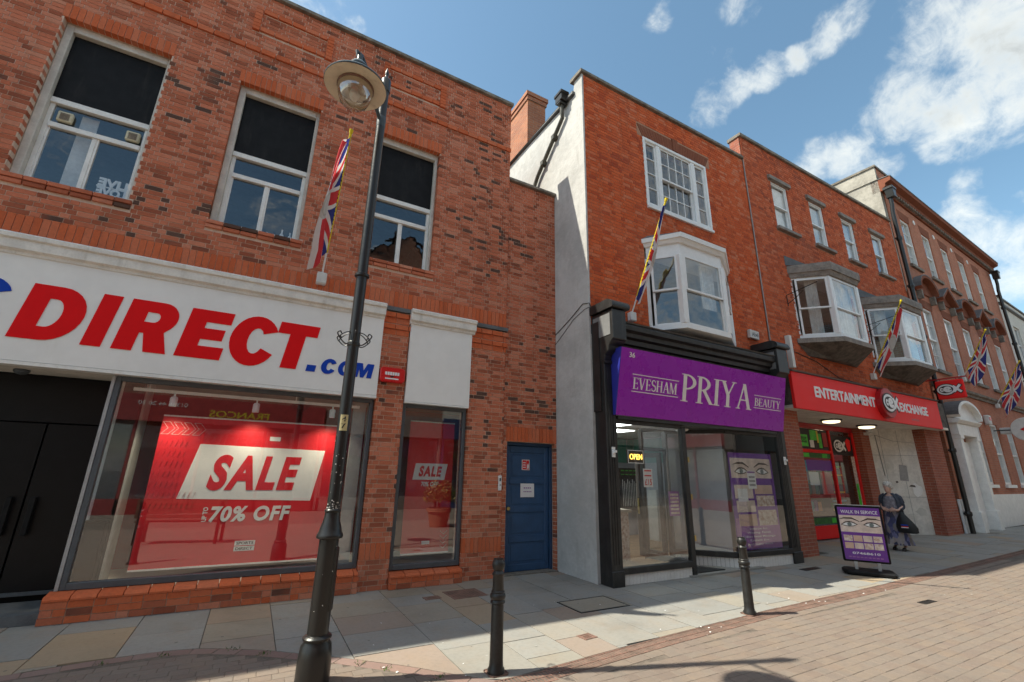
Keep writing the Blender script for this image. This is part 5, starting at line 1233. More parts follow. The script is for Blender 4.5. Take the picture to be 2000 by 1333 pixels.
MB().prism([(x_.x, x_.y, z_) for x_, z_ in ((bd_a+(bd_b-bd_a)*.50+nn_*.004, 1.62), (bd_a+(bd_b-bd_a)*.68+nn_*.004, 1.60), (bd_a+(bd_b-bd_a)*.70+nn_*.004, 2.05), (bd_a+(bd_b-bd_a)*.54+nn_*.004, 2.08))], nn_*.002).build('bare_patch', 'cable_grey', GX)
def blotch(u, z, ru, rz, mat, seed):
    random.seed(seed); L = (bd_b-bd_a).length; pts = []
    for k in range(14):
        a = k*2*math.pi/14; r_ = random.uniform(.7, 1.1); p = bd_a+dd_*(u*L+ru*r_*math.cos(a))+nn_*(.0025+seed*.0001); pts.append((p.x, p.y, z+rz*r_*math.sin(a)))
    MB().poly(pts).build('paint_patch', mat, GX)
blotch(.33, 1.98, .17, .20, 'frame_stone', 1); blotch(.82, 1.35, .15, .22, 'white_paint', 2); blotch(.80, .75, .18, .12, 'cream_render', 3); blotch(.60, .62, .12, .10, 'frame_stone', 4); blotch(.10, 1.4, .08, .5, 'cream_render', 5)
MB().tube([bd_a+nn_*.012+Vector((.05, 0, 2.9)), bd_a+(bd_b-bd_a)*.15+nn_*.012+Vector((0, 0, 2.95)), bd_a+(bd_b-bd_a)*.2+nn_*.012+Vector((0, 0, 1.75))], .01, 6).tube([bd_a+(bd_b-bd_a)*.15+nn_*.012+Vector((0, 0, 2.95)), bd_a+(bd_b-bd_a)*.5+nn_*.012+Vector((0, 0, 2.78)), bd_b+nn_*.012+Vector((0, 0, 2.72))], .006, 6).build('board_cable', 'cable_grey', GX)
MB().prism([(p.x, p.y, z) for p, z in ((bd_a+(bd_b-bd_a)*.66+nn_*.005, 1.45), (bd_a+(bd_b-bd_a)*.80+nn_*.005, 1.43), (bd_a+(bd_b-bd_a)*.78+nn_*.005, 1.49), (bd_a+(bd_b-bd_a)*.70+nn_*.005, 1.50))], nn_*.001).build('scorch_mark', 'timber_dark', GX)
MB().prism([(p.x, p.y, z) for p, z in ((bd_a+(bd_b-bd_a)*.40+nn_*.005, 1.55), (bd_a+(bd_b-bd_a)*.45+nn_*.005, 1.55), (bd_a+(bd_b-bd_a)*.45+nn_*.005, 1.60), (bd_a+(bd_b-bd_a)*.40+nn_*.005, 1.60))], nn_*.001).build('scorch_mark', 'timber_dark', GX)
for i, (x, y, lab) in enumerate(((13.18, -.64, 'lit round soffit lamp above the red shop window'), (15.29, -.52, 'lit round soffit lamp above the brick pier by the boarded wall'))):
    s = thing('soffit_lamp', lab, 'light', (x, y, 3.13), group='lit lamps in the shop soffit'); MB().lathe([(.24, 0), (.25, -.025), (.22, -.04)], (x, y, 3.128), 24).build('rim', 'worn_iron', s, True); MB().lathe([(.20, -.02), (.19, -.065), (.10, -.085), (.01, -.09)], (x, y, 3.115), 24).build('diffuser', 'lamp_glow', s, True)
MB().box(11.0, 16.0, 3.4, 3.5, 0, 3.1).box(11.0, 16.4, .5, 3.4, .05, .1).build('interior', 'back_red', GX)
MB().box(10.9, 11.0, YF+.3, 3.5, 0, 3.12).box(15.95, 16.05, .42, 3.5, 0, 3.12).build('interior_side', 'dark_in', GX)
# displays behind the games shop glass
dsp = thing('window_vinyl', 'bright green and red printed panels at the top of the games shop window', 'poster', (13.6, RY+.06, 2.4)); Yv = RY+.026
for k, (a, b, c, d, m_) in enumerate(((12.86, 14.48, 2.42, 2.96, 'ink_black'), (12.92, 13.45, 2.48, 2.80, 'print_green'), (12.98, 13.40, 2.58, 2.74, 'print_dkgreen'), (13.58, 13.92, 2.66, 2.94, 'print_green'), (13.98, 14.14, 2.46, 2.86, 'print_green'), (13.52, 13.72, 2.46, 2.66, 'paper'), (14.2, 14.42, 2.5, 2.9, 'deep_red'), (13.9, 13.98, 2.6, 2.94, 'print_yellow'))): bx('panel', m_, dsp, a, b, Yv-.002*(k+1), Yv-.002*k-.0002, c, d)
letters(dsp, 'CASH', 13.01, 13.37, 2.61, 2.71, yframe(Yv-.02), 'print_green', .02)
ds2 = thing('window_shelving', 'dark shelves of colourful game boxes behind the games shop window', 'shelving', (13.4, .3, .42))
MB().box(12.86, 14.48, Yv-.001, Yv+.03, 2.18, 2.31).build('header', 'print_dkgreen', ds2); 
for a, b in ((13.1, 13.4), (14.05, 14.3)): bx('header_tab', 'print_green', ds2, a, b, Yv-.006, Yv-.002, 2.19, 2.30)
bx('footer', 'print_dkgreen', ds2, 12.86, 14.48, Yv, Yv+.02, .46, .62); 
for a, b in ((12.9, 13.1), (14.0, 14.4)): bx('footer_tab', 'print_green', ds2, a, b, Yv-.006, Yv-.002, .48, .60)
bx('poster', 'print_cyan', ds2, 12.9, 13.2, Yv+.0, Yv+.01, 1.80, 2.1); bx('poster', 'print_orange', ds2, 12.86, 12.9, Yv+.0, Yv+.01, 1.80, 2.1); bx('banner', 'purple_print', ds2, 13.2, 14.48, Yv+.002, Yv+.012, 1.84, 2.12); bx('card', 'paper', ds2, 13.3, 13.75, Yv+.02, Yv+.03, 1.45, 1.8); bx('card', 'deep_red', ds2, 13.85, 14.4, Yv+.02, Yv+.03, 1.2, 1.8)
for k in range(4): bx('shelf', 'ink_black', ds2, 12.9, 14.45, .55, .85, .7+k*.42, .74+k*.42)
for k in range(3):
    for j in range(8): bx('game_box', random.choice(('print_cyan', 'print_orange', 'deep_red', 'paper', 'purple_print', 'print_dkgreen')), ds2, 12.93+j*.19, 13.09+j*.19, .60, .68, .742+k*.42, .742+k*.42+random.uniform(.24, .34))
ds3 = thing('door_poster', 'dark poster with pale looped letters and shelves in the games shop doorway', 'poster', (15.2, RY+.06, .5)); bx('sheet', 'ink_black', ds3, 14.62, 15.80, Yv+.0, Yv+.02, 2.30, 2.86)
cex_logo(ds3, yframe(Yv-.002), 15.05, 2.56, .34, .012)
MB().prism([(15.42, Yv-.006, 2.7), (15.55, Yv-.006, 2.8), (15.72, Yv-.006, 2.75), (15.66, Yv-.006, 2.45), (15.52, Yv-.006, 2.42)], (0, .004, 0)).build('arrow_print', 'games_red', ds3)
bx('side_strip', 'photo_pale', ds3, 15.62, 15.8, Yv, Yv+.01, .5, 2.28); bx('green_strip', 'print_green', ds3, 15.63, 15.75, Yv-.006, Yv-.002, .9, 1.5)
for k in range(6): bx('shelf_edge', ('print_yellow', 'print_cyan', 'print_yellow', 'print_dkgreen', 'print_yellow', 'print_green')[k], ds3, 14.75+.02*k, 15.5, .45, .47, .75+k*.24, .80+k*.24); bx('shelf_row', ('print_dkgreen', 'ink_black', 'timber_dark')[k % 3], ds3, 14.75, 15.5, .48, .52, .81+k*.24, .96+k*.24)
# projecting sign
ps = thing('projecting_sign', 'red projecting sign with pale looped letters hung on a red bar', 'sign', (18.6, -1.5, 4.4))
MB().box(18.56, 18.64, -1.90, -1.22, 4.08, 4.66).build('board', 'games_red', ps, bevel=.03)
def xframe(u, v, d): return (18.56-d, -u, v)
cex_logo(ps, lambda u, v, d: (18.557-d, -u, v), 1.53, 4.37, .31, .006)
MB().box(18.585, 18.615, -2.0, -.94, 4.70, 4.735).box(18.59, 18.61, -1.75, -1.73, 4.66, 4.70).box(18.59, 18.61, -1.36, -1.34, 4.66, 4.70).build('bar', 'deep_red', ps)
cc = thing('security_camera', 'white security camera under the soffit beside the brick pier', 'camera', (16.1, -.2, 2.95)); MB().lathe([(.09, 0), (.09, -.06), (.07, -.12), (.02, -.15)], (16.15, -.2, 3.12), 16).build('dome', 'box_white', cc, True); bx('bracket', 'box_white', cc, 16.1, 16.22, -.17, -.06, 2.92, 3.0)
for i, (x, z, lab) in enumerate(((11.35, 6.02, 'curly black iron bracket left of the nearer oriel window'), (15.18, 5.85, 'curly black iron bracket between the two oriel windows'))):
    ib = thing('iron_bracket', lab, 'bracket', (x, -1.02, z)); MB().tube([(x, -1.01, z-.18), (x, -1.01, z+.12), (x+.02, -1.25, z+.16), (x+.05, -1.75, z+.24)], .011, 6).tube([(x, -1.01, z-.12), (x+.01, -1.2, z-.02), (x+.02, -1.42, z+.12), (x+.03, -1.3, z+.14)], .009, 6).build('scroll', 'black_iron', ib)
pk = thing('sign_post_stub', 'short white upright post on the fascia end by the oriel', 'post', (10.42, -1.3, 4.0)); bx('post', 'box_white', pk, 10.38, 10.48, -1.42, -1.32, 4.04, 4.80)
cb = thing('front_cable', 'black cable sagging over brick above the red fascia', 'cable', (10.7, -1.02, 4.3)); MB().tube([(10.75, -1.015, 4.72), (10.85, -1.015, 4.5), (11.3, -1.015, 4.62), (12.2, -1.015, 4.5), (13.2, -1.015, 4.18), (14.6, -1.015, 4.14)], .009, 6).build('cable', 'cable_black', cb)

# ------------------------------------------------------------------ Georgian house
AG = R(2.6)
GE = thing('georgian_building', 'long three storey red brick building with hooded windows and white door surround', 'building', (18.9, -.96, 0), AG, local=True)
GE.location = (18.885, -.964, 0); o_ = .32                      # local u = measured u + o_
GL, GT = 12.7, 11.95
def gw_(c, wd, z0, z1): return (c-wd/2, c+wd/2, z0, z1)
CX = [1.43+o_, 3.5+o_, 5.58+o_, 7.68+o_, 9.82+o_]
H3 = [gw_(c, .92, 9.33, 11.30) for c in CX]; H2 = [gw_(c, 1.02, 5.33, 7.66) for c in CX]; H1 = [gw_(c, .95, 1.55, 3.78) for c in (3.42+o_, 5.6+o_, 7.6+o_)]
wall(MB(), .28, GL, 0, GT, H3+H2+H1, .0, .3).build('wall', 'brick_far', GE)
MB().box(.02, .27, .02, 9, 8, 12.7).build('gable_wall', 'pale_render', GE)
MB().box(.28, GL, 8.0, 8.2, 0, 12).box(.28, GL, .31, 8, 12.0, 12.15).box(GL-.3, GL, .31, 8, 0, 12).box(.06, .27, .31, 8, 0, 8).box(.3, GL-.3, .31, 8, 4.35, 4.5).box(.3, GL-.3, .31, 8, 8.4, 8.5).box(.3, GL-.3, 3, 3.1, 0, 12).build('body', 'room_in', GE)
for hs in (H3, H2, H1):
    for k, (a, b, c, d) in enumerate(hs):
        f = MB().box(a, a+.07, .04, .16, c, d).box(b-.07, b, .04, .16, c, d).box(a+.07, b-.07, .04, .16, d-.07, d).box(a+.07, b-.07, .04, .16, c, c+.08)
        zm = (c+d)/2; f.box(a+.07, b-.07, .06, .13, zm-.03, zm+.03); bars(f, a+.07, b-.07, zm+.03, d-.07, .085, .115, 3, 2, .022); bars(f, a+.07, b-.07, c+.08, zm-.03, .105, .135, 3, 2, .022)
        win = f.build('window', 'white_paint', GE)
        pane(win, [(a+.07, .10, zm), (b-.07, .10, zm), (b-.07, .10, d-.07), (a+.07, .10, d-.07)], 'sash_glass'); pane(win, [(a+.07, .12, c+.08), (b-.07, .12, c+.08), (b-.07, .12, zm), (a+.07, .12, zm)], 'sash_glass')
        MB().box(a-.10, b+.10, -.08, .05, c-.11, c-.004).build('sill', 'coping_stone' if hs is not H1 else 'white_paint', win)
        MB().box(a+.075, b-.075, .165, .175, c+.1+(.5 if (k+len(hs)) % 3 == 0 else 0), d-.02).build('blind', 'curtain', win)
        if hs is H2:
            mid = (a+b)/2; hw = .78
            if k % 2 == 0: arc_ = [(mid+hw*math.cos(R(t)), 8.22+.55*math.sin(R(t))) for t in range(180, -1, -15)]
            else: arc_ = [(mid-hw, 8.24), (mid, 8.80), (mid+hw, 8.24)]
            hood = MB(); n_ = len(arc_)
            hood.prism([(x, -.02, z) for x, z in arc_], (0, -.02, 0)); hood.build('pediment', 'rubbed_brick', GE)
            outer = [(mid+(x-mid)*1.10, z+.09) for x, z in arc_]; lp = MB()
            for i in range(n_-1): lp.prism([(arc_[i][0], -.04, arc_[i][1]), (arc_[i+1][0], -.04, arc_[i+1][1]), (outer[i+1][0], -.04, outer[i+1][1]), (outer[i][0], -.04, outer[i][1])], (0, -.20, 0))
            lp.build('hood_mould', 'rubbed_brick', GE)
            lp = MB()
            for i in range(n_-1): lp.prism([(outer[i][0], -.25, outer[i][1]+.004), (outer[i+1][0], -.25, outer[i+1][1]+.004), (outer[i+1][0], .0, outer[i+1][1]+.004), (outer[i][0], .0, outer[i][1]+.004)], (0, 0, .03))
            lp.build('hood_lead', 'lead', GE)
            MB().box(a-.16, a-.04, -.16, -.001, 7.9, 8.22).build('hood_bracket', 'coping_stone', GE); MB().box(b+.04, b+.16, -.16, -.001, 7.9, 8.22).build('hood_bracket', 'coping_stone', GE)
            MB().prism([(a-.02, -.006, d), (b+.02, -.006, d), (b+.1, -.006, d+.30), (a-.1, -.006, d+.30)], (0, .004, 0)).build('flat_arch', 'rubbed_brick', GE)
        if hs is H3: MB().prism([(a-.02, -.006, d), (b+.02, -.006, d), (b+.12, -.006, d+.33), (a-.12, -.006, d+.33)], (0, .004, 0)).build('flat_arch', 'rubbed_brick', GE)
cor = lambda: [(.0, 11.96), (-.06, 11.96), (-.08, 12.06), (-.16, 12.10), (-.17, 12.22), (-.34, 12.28), (-.36, 12.40), (-.32, 12.44), (.25, 12.47), (.25, 11.96)]
MB().profx(cor(), .02, GL+.25).build('cornice', 'rubbed_brick', GE); MB().profx([(-.37, 12.41), (-.37, 12.46), (.2, 12.5), (.2, 12.475), (-.32, 12.445)], .0, GL+.27).build('cornice_lead', 'lead', GE)
dn = MB(); x = .1
while x < GL: dn.box(x, x+.11, -.16, -.065, 12.0, 12.095); x += .22
dn.build('dentil', 'coping_stone', GE)
MB().box(.10, GL-.7, .02, .32, 12.475, 13.02).build('parapet', 'brick_far', GE); MB().box(.06, GL-.66, -.02, .36, 13.022, 13.11).build('parapet_coping', 'coping_stone', GE)
MB().box(-.02, .09, .02, 5, 12.475, 13.02).build('parapet_return', 'pale_render', GE); MB().box(-.06, .10, -.02, 5, 13.022, 13.10).build('parapet_coping', 'coping_stone', GE)
MB().profx([(0, 4.62), (-.05, 4.62), (-.06, 4.70), (-.13, 4.74), (-.14, 4.82), (0, 4.86)], .28, GL).build('string_course', 'coping_stone', GE)
MB().box(2.62, GL, -.05, -.001, .0, 1.22).build('plinth', 'white_paint', GE)
MB().box(.0, .62, -.06, -.001, 0, 1.1).build('plinth_block', 'white_paint', GE, bevel=.01)
for k, c in enumerate([CX[i]+1.04 for i in range(4)]):
    pl = MB().lathe([(.10, 0), (.10, .02), (.04, .03)], (0, 0, 0), 12).build('wall_tie_plate', 'white_paint', GE); pl.matrix_local = Matrix.Translation(Vector((c, -.005, 11.55)))@Matrix.Rotation(R(90), 4, 'X')
# door surround
ds = MB()
for a, b in ((.66, .92), (2.24, 2.50)): ds.box(a, b, -.28, -.002, .10, 3.06).box(a-.04, b+.04, -.32, -.002, .10, .75).box(a-.03, b+.03, -.31, -.002, 2.94, 3.06)
ds.box(.60, 2.56, -.30, -.002, 3.062, 3.42).profx([(-.002, 3.425), (-.34, 3.425), (-.42, 3.52), (-.42, 3.56), (-.002, 3.60)], .50, 2.66)
sur = ds.build('door_surround', 'white_paint', GE, bevel=.008)
arc_ = [(1.58+1.06*math.cos(R(t)), 3.60+.52*math.sin(R(t))) for t in range(180, -1, -12)]
MB().prism([(x, -.30, z) for x, z in arc_], (0, .29, 0)).build('door_pediment', 'white_paint', sur)
lp = MB(); ou = [(1.58+(x-1.58)*1.06, z+.08) for x, z in arc_]
for i in range(len(arc_)-1): lp.prism([(arc_[i][0], -.46, arc_[i][1]), (arc_[i+1][0], -.46, arc_[i+1][1]), (ou[i+1][0], -.46, ou[i+1][1]), (ou[i][0], -.46, ou[i][1])], (0, .45, 0))
lp.build('pediment_moulding', 'white_paint', sur); lp = MB()
for i in range(len(ou)-1): lp.prism([(ou[i][0], -.44, ou[i][1]+.003), (ou[i+1][0], -.44, ou[i+1][1]+.003), (ou[i+1][0], -.02, ou[i+1][1]+.003), (ou[i][0], -.02, ou[i][1]+.003)], (0, 0, .02))
lp.build('pediment_lead', 'lead', sur)
gd = MB().box(.93, 2.23, -.06, -.004, .14, 2.9).build('door', 'white_paint', GE)
dp = MB()
for a, b in ((1.02, 1.52), (1.64, 2.14)):
    for c, d in ((.35, 1.1), (1.25, 2.0), (2.1, 2.75)): dp.box(a, b, -.075, -.061, c, d)
dp.build('door_panel', 'white_paint', gd, bevel=.008); MB().box(.60, 2.56, -.55, -.33, .0, .16).build('door_step', 'coping_stone', GE)
# down pipes
def iron_pipe(name, label, u, ztop, hopper):
    t = thing(name, label, 'drainpipe', Vector(GE.location)+Vector((u*math.cos(AG), u*math.sin(AG)-.1, 0)), AG, local=True)
    if hopper: MB().prism([(-.16, -.02, ztop-.1), (.16, -.02, ztop-.1), (.10, -.02, ztop-.42), (-.10, -.02, ztop-.42)], (0, -.24, 0)).box(-.19, .19, -.28, .02, ztop-.1, ztop).build('hopper', 'black_iron', t, bevel=.01)
    MB().tube([(0, -.10, ztop-.3), (0, -.10, ztop-.7), (.02, -.06, ztop-1.0), (.02, -.06, .12), (.04, -.16, .03)], .065, 10).build('pipe', 'black_iron', t, True)
    z = .7
    while z < ztop-1: MB().lathe([(.085, -.06), (.095, 0), (.085, .06)], (.02, -.06, z), 12).box(-.10, .14, -.03, .02, z-.03, z+.03).build('collar', 'black_iron', t); z += 1.85
    return t
iron_pipe('drainpipe', 'black cast iron drainpipe with hopper between red fascia shop and long brick building', .10, 12.0, True)
iron_pipe('drainpipe', 'black cast iron drainpipe at the far end of the long brick building', GL-.2, 11.9, True)
oval = thing('oval_sign', 'white oval projecting sign with red triangle at the right edge of view', 'sign', Vector(GE.location)+Vector((6.15, -.55, 3.55)), 0, local=True)
MB().lathe([(.42, -.04), (.44, 0), (.42, .04)], (0, 0, 0), 28).build('disc', 'across_white', oval).rotation_euler = (0, R(90), 0); MB().prism([(-.046, .18, 0), (-.046, -.02, .12), (-.046, -.02, -.12)], (-.004, 0, 0)).prism([(-.046, -.30, .1), (-.046, -.05, 0), (-.046, -.30, -.1)], (-.004, 0, 0)).build('triangle', 'alarm_red', oval); bx('bar', 'black_iron', oval, -.02, .02, .42, .9, -.02, .02)
bb = thing('bell_box', 'small white and red alarm box between ground floor windows of long brick building', 'alarm box', Vector(GE.location)+Vector((4.85, .12, 3.85)), 0, local=True); MB().box(-.12, .12, -.1, .06, -.18, .18).build('cover', 'box_white', bb, bevel=.03); bx('band', 'alarm_red', bb, -.10, .10, -.108, -.1005, -.02, .1)
vt = thing('wall_lamp', 'white box lamp on wall beside a ground floor window', 'lamp', Vector(GE.location)+Vector((6.55, .10, 3.55)), 0, local=True); MB().box(-.15, .15, -.22, .15, -.12, .12).build('case', 'box_white', vt, bevel=.02)
# pale building beyond
WH = thing('pale_building', 'pale rendered building past the long brick one at the right edge', 'building', Vector(GE.location)+Vector(((GL+.3)*math.cos(AG), (GL+.3)*math.sin(AG), 0)), AG, local=True)
wh = [gw_(c, 1.1, z, z+1.9) for c in (2.2, 5.2, 8.2) for z in (4.6, 7.6)]
wall(MB(), 0, 11, 0, 10.75, wh, .05, .3).build('wall', 'cream_render', WH); MB().box(0, 11, .36, 7, 10.2, 10.4).box(0, 11, 3, 3.2, 0, 10.2).box(0, .25, .36, 3, 0, 10.2).box(10.75, 11, .36, 3, 0, 10.2).build('body', 'room_in', WH)
MB().profx([(.04, 10.3), (-.06, 10.34), (-.06, 10.42), (.04, 10.46)], 0, 11).profx([(.4, 10.752), (-.02, 10.752), (-.02, 10.83), (.4, 10.83)], 0, 11).build('cornice', 'lead', WH); bx('render_joint', 'coping_stone', WH, 1.0, 1.04, .04, .049, 3, 10.3)
for a, b, c, d in wh:
    win = MB().box(a, a+.07, .12, .22, c, d).box(b-.07, b, .12, .22, c, d).box(a+.07, b-.07, .12, .22, d-.07, d).box(a+.07, b-.07, .12, .22, c, c+.08).box(a+.07, b-.07, .14, .2, (c+d)/2-.03, (c+d)/2+.03).build('window', 'white_paint', WH); pane(win, [(a+.07, .17, c+.08), (b-.07, .17, c+.08), (b-.07, .17, d-.07), (a+.07, .17, d-.07)], 'sash_glass')

# ------------------------------------------------------------------ street lamp
LX, LY = .66, -2.68
L_ = thing('street_lamp', 'black cast iron lamp post with saucer lamp and number plate, nearest the viewer', 'street lamp', (LX, LY, 0), local=True)
MB().lathe([(.128, 0), (.128, .10), (.125, .20), (.115, .27), (.098, .295), (.098, .305), (.108, .312), (.110, .325), (.100, .335), (.082, .345)], (0, 0, 0), 32).build('base', 'black_iron', L_, True)
MB().lathe([(.081, .345), (.080, .6), (.078, 1.02), (.078, 1.04), (.104, 1.05), (.108, 1.065), (.103, 1.08), (.092, 1.10), (.083, 1.14), (.070, 1.18), (.062, 1.225), (.060, 1.25), (.067, 1.258), (.067, 1.27), (.057, 1.28)], (0, 0, 0), 32).build('lower_shaft', 'black_iron', L_, True)
MB().box(.02, .078, -.038, .038, .50, .98).build('inspection_door', 'black_iron', L_, bevel=.01).matrix_local = Matrix.Rotation(R(-25), 4, 'Z')@Matrix.Translation((.008, 0, 0))
MB().lathe([(.056, 1.28), (.053, 1.32), (.056, 1.34), (.053, 1.38), (.052, 3.40), (.051, 3.43), (.070, 3.44), (.070, 3.465), (.050, 3.475), (.048, 5.0), (.046, 5.50), (.046, 5.72), (.056, 5.73), (.056, 5.88), (.048, 5.90), (.020, 5.94), (.018, 5.96), (.026, 5.985), (.018, 6.02), (.006, 6.07)], (0, 0, 0), 24).build('shaft', 'black_iron', L_, True)
# number plate, faces the viewer
pa_ = math.atan2(-7-LY, 0-LX); pl = MB()
def cyl(a, z, r): return (r*math.cos(a), r*math.sin(a), z)
for k in range(6): a0, a1 = pa_-.62+k*1.24/6, pa_-.62+(k+1)*1.24/6; pl.poly([cyl(a0, 1.935, .056), cyl(a1, 1.935, .056), cyl(a1, 2.075, .056), cyl(a0, 2.075, .056)])
pt_ = pl.build('number_plate', 'plate_gold', L_)
for k, c in enumerate('47'):
    def nf(u, v, d): return cyl(pa_+u/.058, v, .0575)
    letters(pt_, c, -.018, .018, 2.015-k*.06, 2.06-k*.06, nf, 'ink_black', .03)
# scroll cradle for a hanging basket
sc = MB()
for k in range(6):
    a = k*math.pi/3+.4; u = Vector((math.cos(a), math.sin(a), 0))
    pts = [u*.045+Vector((0, 0, 2.74)), u*.09+Vector((0, 0, 2.735)), u*.14+Vector((0, 0, 2.77)), u*.175+Vector((0, 0, 2.815)), u*.15+Vector((0, 0, 2.84)), u*.135+Vector((0, 0, 2.82))]
    sc.tube(curve(pts), .006, 6); sc.tube(curve([u*.045+Vector((0, 0, 2.86)), u*.10+Vector((0, 0, 2.84)), u*.15+Vector((0, 0, 2.79)), u*.12+Vector((0, 0, 2.75))]), .005, 6)
sc.lathe([(.052, 2.72), (.058, 2.73), (.058, 2.76), (.052, 2.77)], (0, 0, 0), 16, False); sc.build('scroll_bracket', 'worn_iron', L_)
hx, hy = .32-LX, -3.05-LY; hz = 5.30
MB().tube([(0, 0, 5.30), (hx*.15, hy*.15, 5.36), (hx*.45, hy*.45, 5.50), (hx*.75, hy*.75, 5.68), (hx*.95, hy*.95, 5.73), (hx*1.12, hy*1.12, 5.70), (hx*1.1, hy*1.1, 5.63)], [.022, .02, .018, .018, .018, .014, .008], 10).lathe([(.048, 5.24), (.05, 5.26), (.05, 5.36), (.046, 5.38)], (0, 0, 0), 16).build('arm', 'lamp_grey', L_, True)
MB().lathe([(.30, hz-.012), (.303, hz), (.29, hz+.02), (.20, hz+.055), (.135, hz+.09), (.12, hz+.12), (.125, hz+.15), (.11, hz+.19), (.095, hz+.21), (.10, hz+.24), (.07, hz+.29), (.03, hz+.32), (.03, hz+.40), (.015, hz+.42)], (hx, hy, 0), 32, False).build('canopy', 'lamp_grey', L_, True)
MB().lathe([(.297, hz-.014), (.20, hz-.004), (.13, hz+.0), (.10, hz+.005), (.004, hz+.008)], (hx, hy, 0), 32, False).build('reflector', 'lamp_cream', L_, True)
MB().lathe([(.178, hz-.010), (.178, hz-.028), (.170, hz-.034)], (hx, hy, 0), 28, False).build('rim_ring', 'rust_iron', L_, True)
MB().lathe([(.165, hz-.008), (.170, hz-.05), (.160, hz-.12), (.130, hz-.19), (.075, hz-.245), (.004, hz-.262)], (hx, hy, 0), 28, False).build('bowl', 'lamp_glass', L_, True)
MB().lathe([(.02, hz+.0), (.045, hz-.05), (.05, hz-.11), (.03, hz-.16), (.004, hz-.18)], (hx, hy, 0), 16).build('bulb', 'letter_cream', L_, True)
# paint chips on the post
random.seed(3); cp = MB()
for k in range(46):
    z = random.choice((random.uniform(.4, 1.0), random.uniform(1.25, 2.0), random.uniform(1.28, 1.34))); rr = .0822 if z < 1.05 else (.0685 if z < 1.28 else .0575); a = pa_+random.uniform(-1.2, 1.2); h = random.uniform(.003, .009); da = h/rr*random.uniform(.4, .8)
    cp.poly([cyl(a-da, z, rr), cyl(a+da*.6, z-h*.5, rr), cyl(a+da, z+h*.4, rr), cyl(a, z+h, rr)])
cp.build('paint_chips', 'letter_cream', L_, kind='stuff')
# ------------------------------------------------------------------ bollards
def bollard(x, y, label, first=None):
    if first: t = copy_tree(first); t.location = (x, y, gz(x)); t['label'] = label; return t
    t = thing('bollard', label, 'bollard', (x, y, gz(x)), group='iron bollards along the pavement edge', local=True)
    MB().lathe([(.072, 0), (.072, .03), (.060, .05), (.057, .10), (.053, .50), (.050, .515)], (0, 0, 0), 24).build('shaft', 'worn_iron', t, True)
    MB().lathe([(.050, .515), (.064, .523), (.064, .537), (.056, .548), (.064, .555), (.070, .575), (.064, .595), (.056, .602), (.060, .612), (.052, .62)], (0, 0, 0), 24).build('collar', 'worn_iron', t, True)
    MB().lathe([(.050, .62), (.047, .73), (.049, .735), (.055, .745), (.055, .755), (.046, .765), (.040, .775), (.050, .79), (.057, .812), (.057, .832), (.050, .855), (.044, .862), (.044, .872), (.020, .876)], (0, 0, 0), 24).build('head', 'worn_iron', t, True)
    MB().box(-.085, .085, -.085, .085, -.01, .006).build('base_stain', 'rust_iron', t, bevel=.02)
    return t
b1 = bollard(2.04, -3.13, 'black iron bollard in front of the brick pier and blue door')
bollard(5.61, -3.0, 'black iron bollard in the sun in front of the salon window', b1)
bollard(-1.53, -3.2, 'black iron bollard seen reflected at the left of the sale window', b1)
# ------------------------------------------------------------------ flags
def flag(label, base, tip, side, drop, wid, phase, nm='flag', fold=.05, vmax=1.0):
    base, tip = Vector(base), Vector(tip); t = thing('flag', label, 'flag', base, group='flags on the shop fronts'); d = (tip-base)
    MB().tube([base+d*.0, base+d*.97], .013, 8).build('staff', 'white_gloss', t)
    MB().box(base.x-.07, base.x+.07, base.y-.06, base.y+.06, base.z-.16, base.z+.02).build('bracket', 'box_white', t, bevel=.015)
    MB().tube([base+d*.16, base+d*1.0], .017, 8).build('sleeve', 'flag_yellow', t)
    MB().tube([base+d*.985, base+d*1.01], .026, 8).build('tip_cap', 'flag_yellow', t)
    lm_ = MB(); u = d.normalized(); sv = u.cross(Vector((0, 0, 1))).normalized()
    for k in range(22):
        p = base+d*(.3+.03*k); q = p+u*random.uniform(.012, .03)
        toward = (CAM-p).normalized(); toward = (toward-u*toward.dot(u)).normalized(); w_ = u.cross(toward)*.007
        lm_.poly([p+toward*.0185-w_, q+toward*.0185-w_, q+toward*.0185+w_, p+toward*.0185+w_])
    lm_.build('sleeve_print', 'ink_black', t, kind='stuff')
    NS, NT_ = 26, 18; vs = []; uv = []; sd = Vector(side)
    for i in range(NS+1):
        s = i/NS; P0 = base+d*(.97-.80*s)
        for j in range(NT_+1):
            v = j/NT_; wv_ = fold*(.3+v)*math.sin(9*v+phase+2.6*s)+.03*v*math.sin(19*v+5*s+phase)+.02*math.sin(6*s+phase)*v
            taper = .12+.88*math.sin(min(1, s*1.12+.05)*math.pi*.80)**.8
            vs.append(P0+sd*(wid*v*taper)+Vector((0, 0, -drop*v*(.5+.5*s)))+sv*wv_+Vector((.4, .3, 0))*wv_*.6); uv.append((s, .08+v*vmax*.92))
    fs = [(i*(NT_+1)+j, i*(NT_+1)+j+1, (i+1)*(NT_+1)+j+1, (i+1)*(NT_+1)+j) for i in range(NS) for j in range(NT_)]
    me = bpy.data.meshes.new('cloth'); me.from_pydata([tuple(p-base) for p in vs], [], fs); ul = me.uv_layers.new(name='UVMap')
    for lp_ in me.loops: ul.data[lp_.index].uv = uv[lp_.vertex_index]
    me.shade_smooth(); me.materials.append(M['flag_print']); link(bpy.data.objects.new('cloth', me), t)
    return t
flag('furled flag on the brick wall left of the lamp post, above the white sign', (.48, -.06, 4.46), (.50, -1.16, 6.29), (-.55, -.1, -.1), .34, .40, 2.4, fold=.05, vmax=.62)
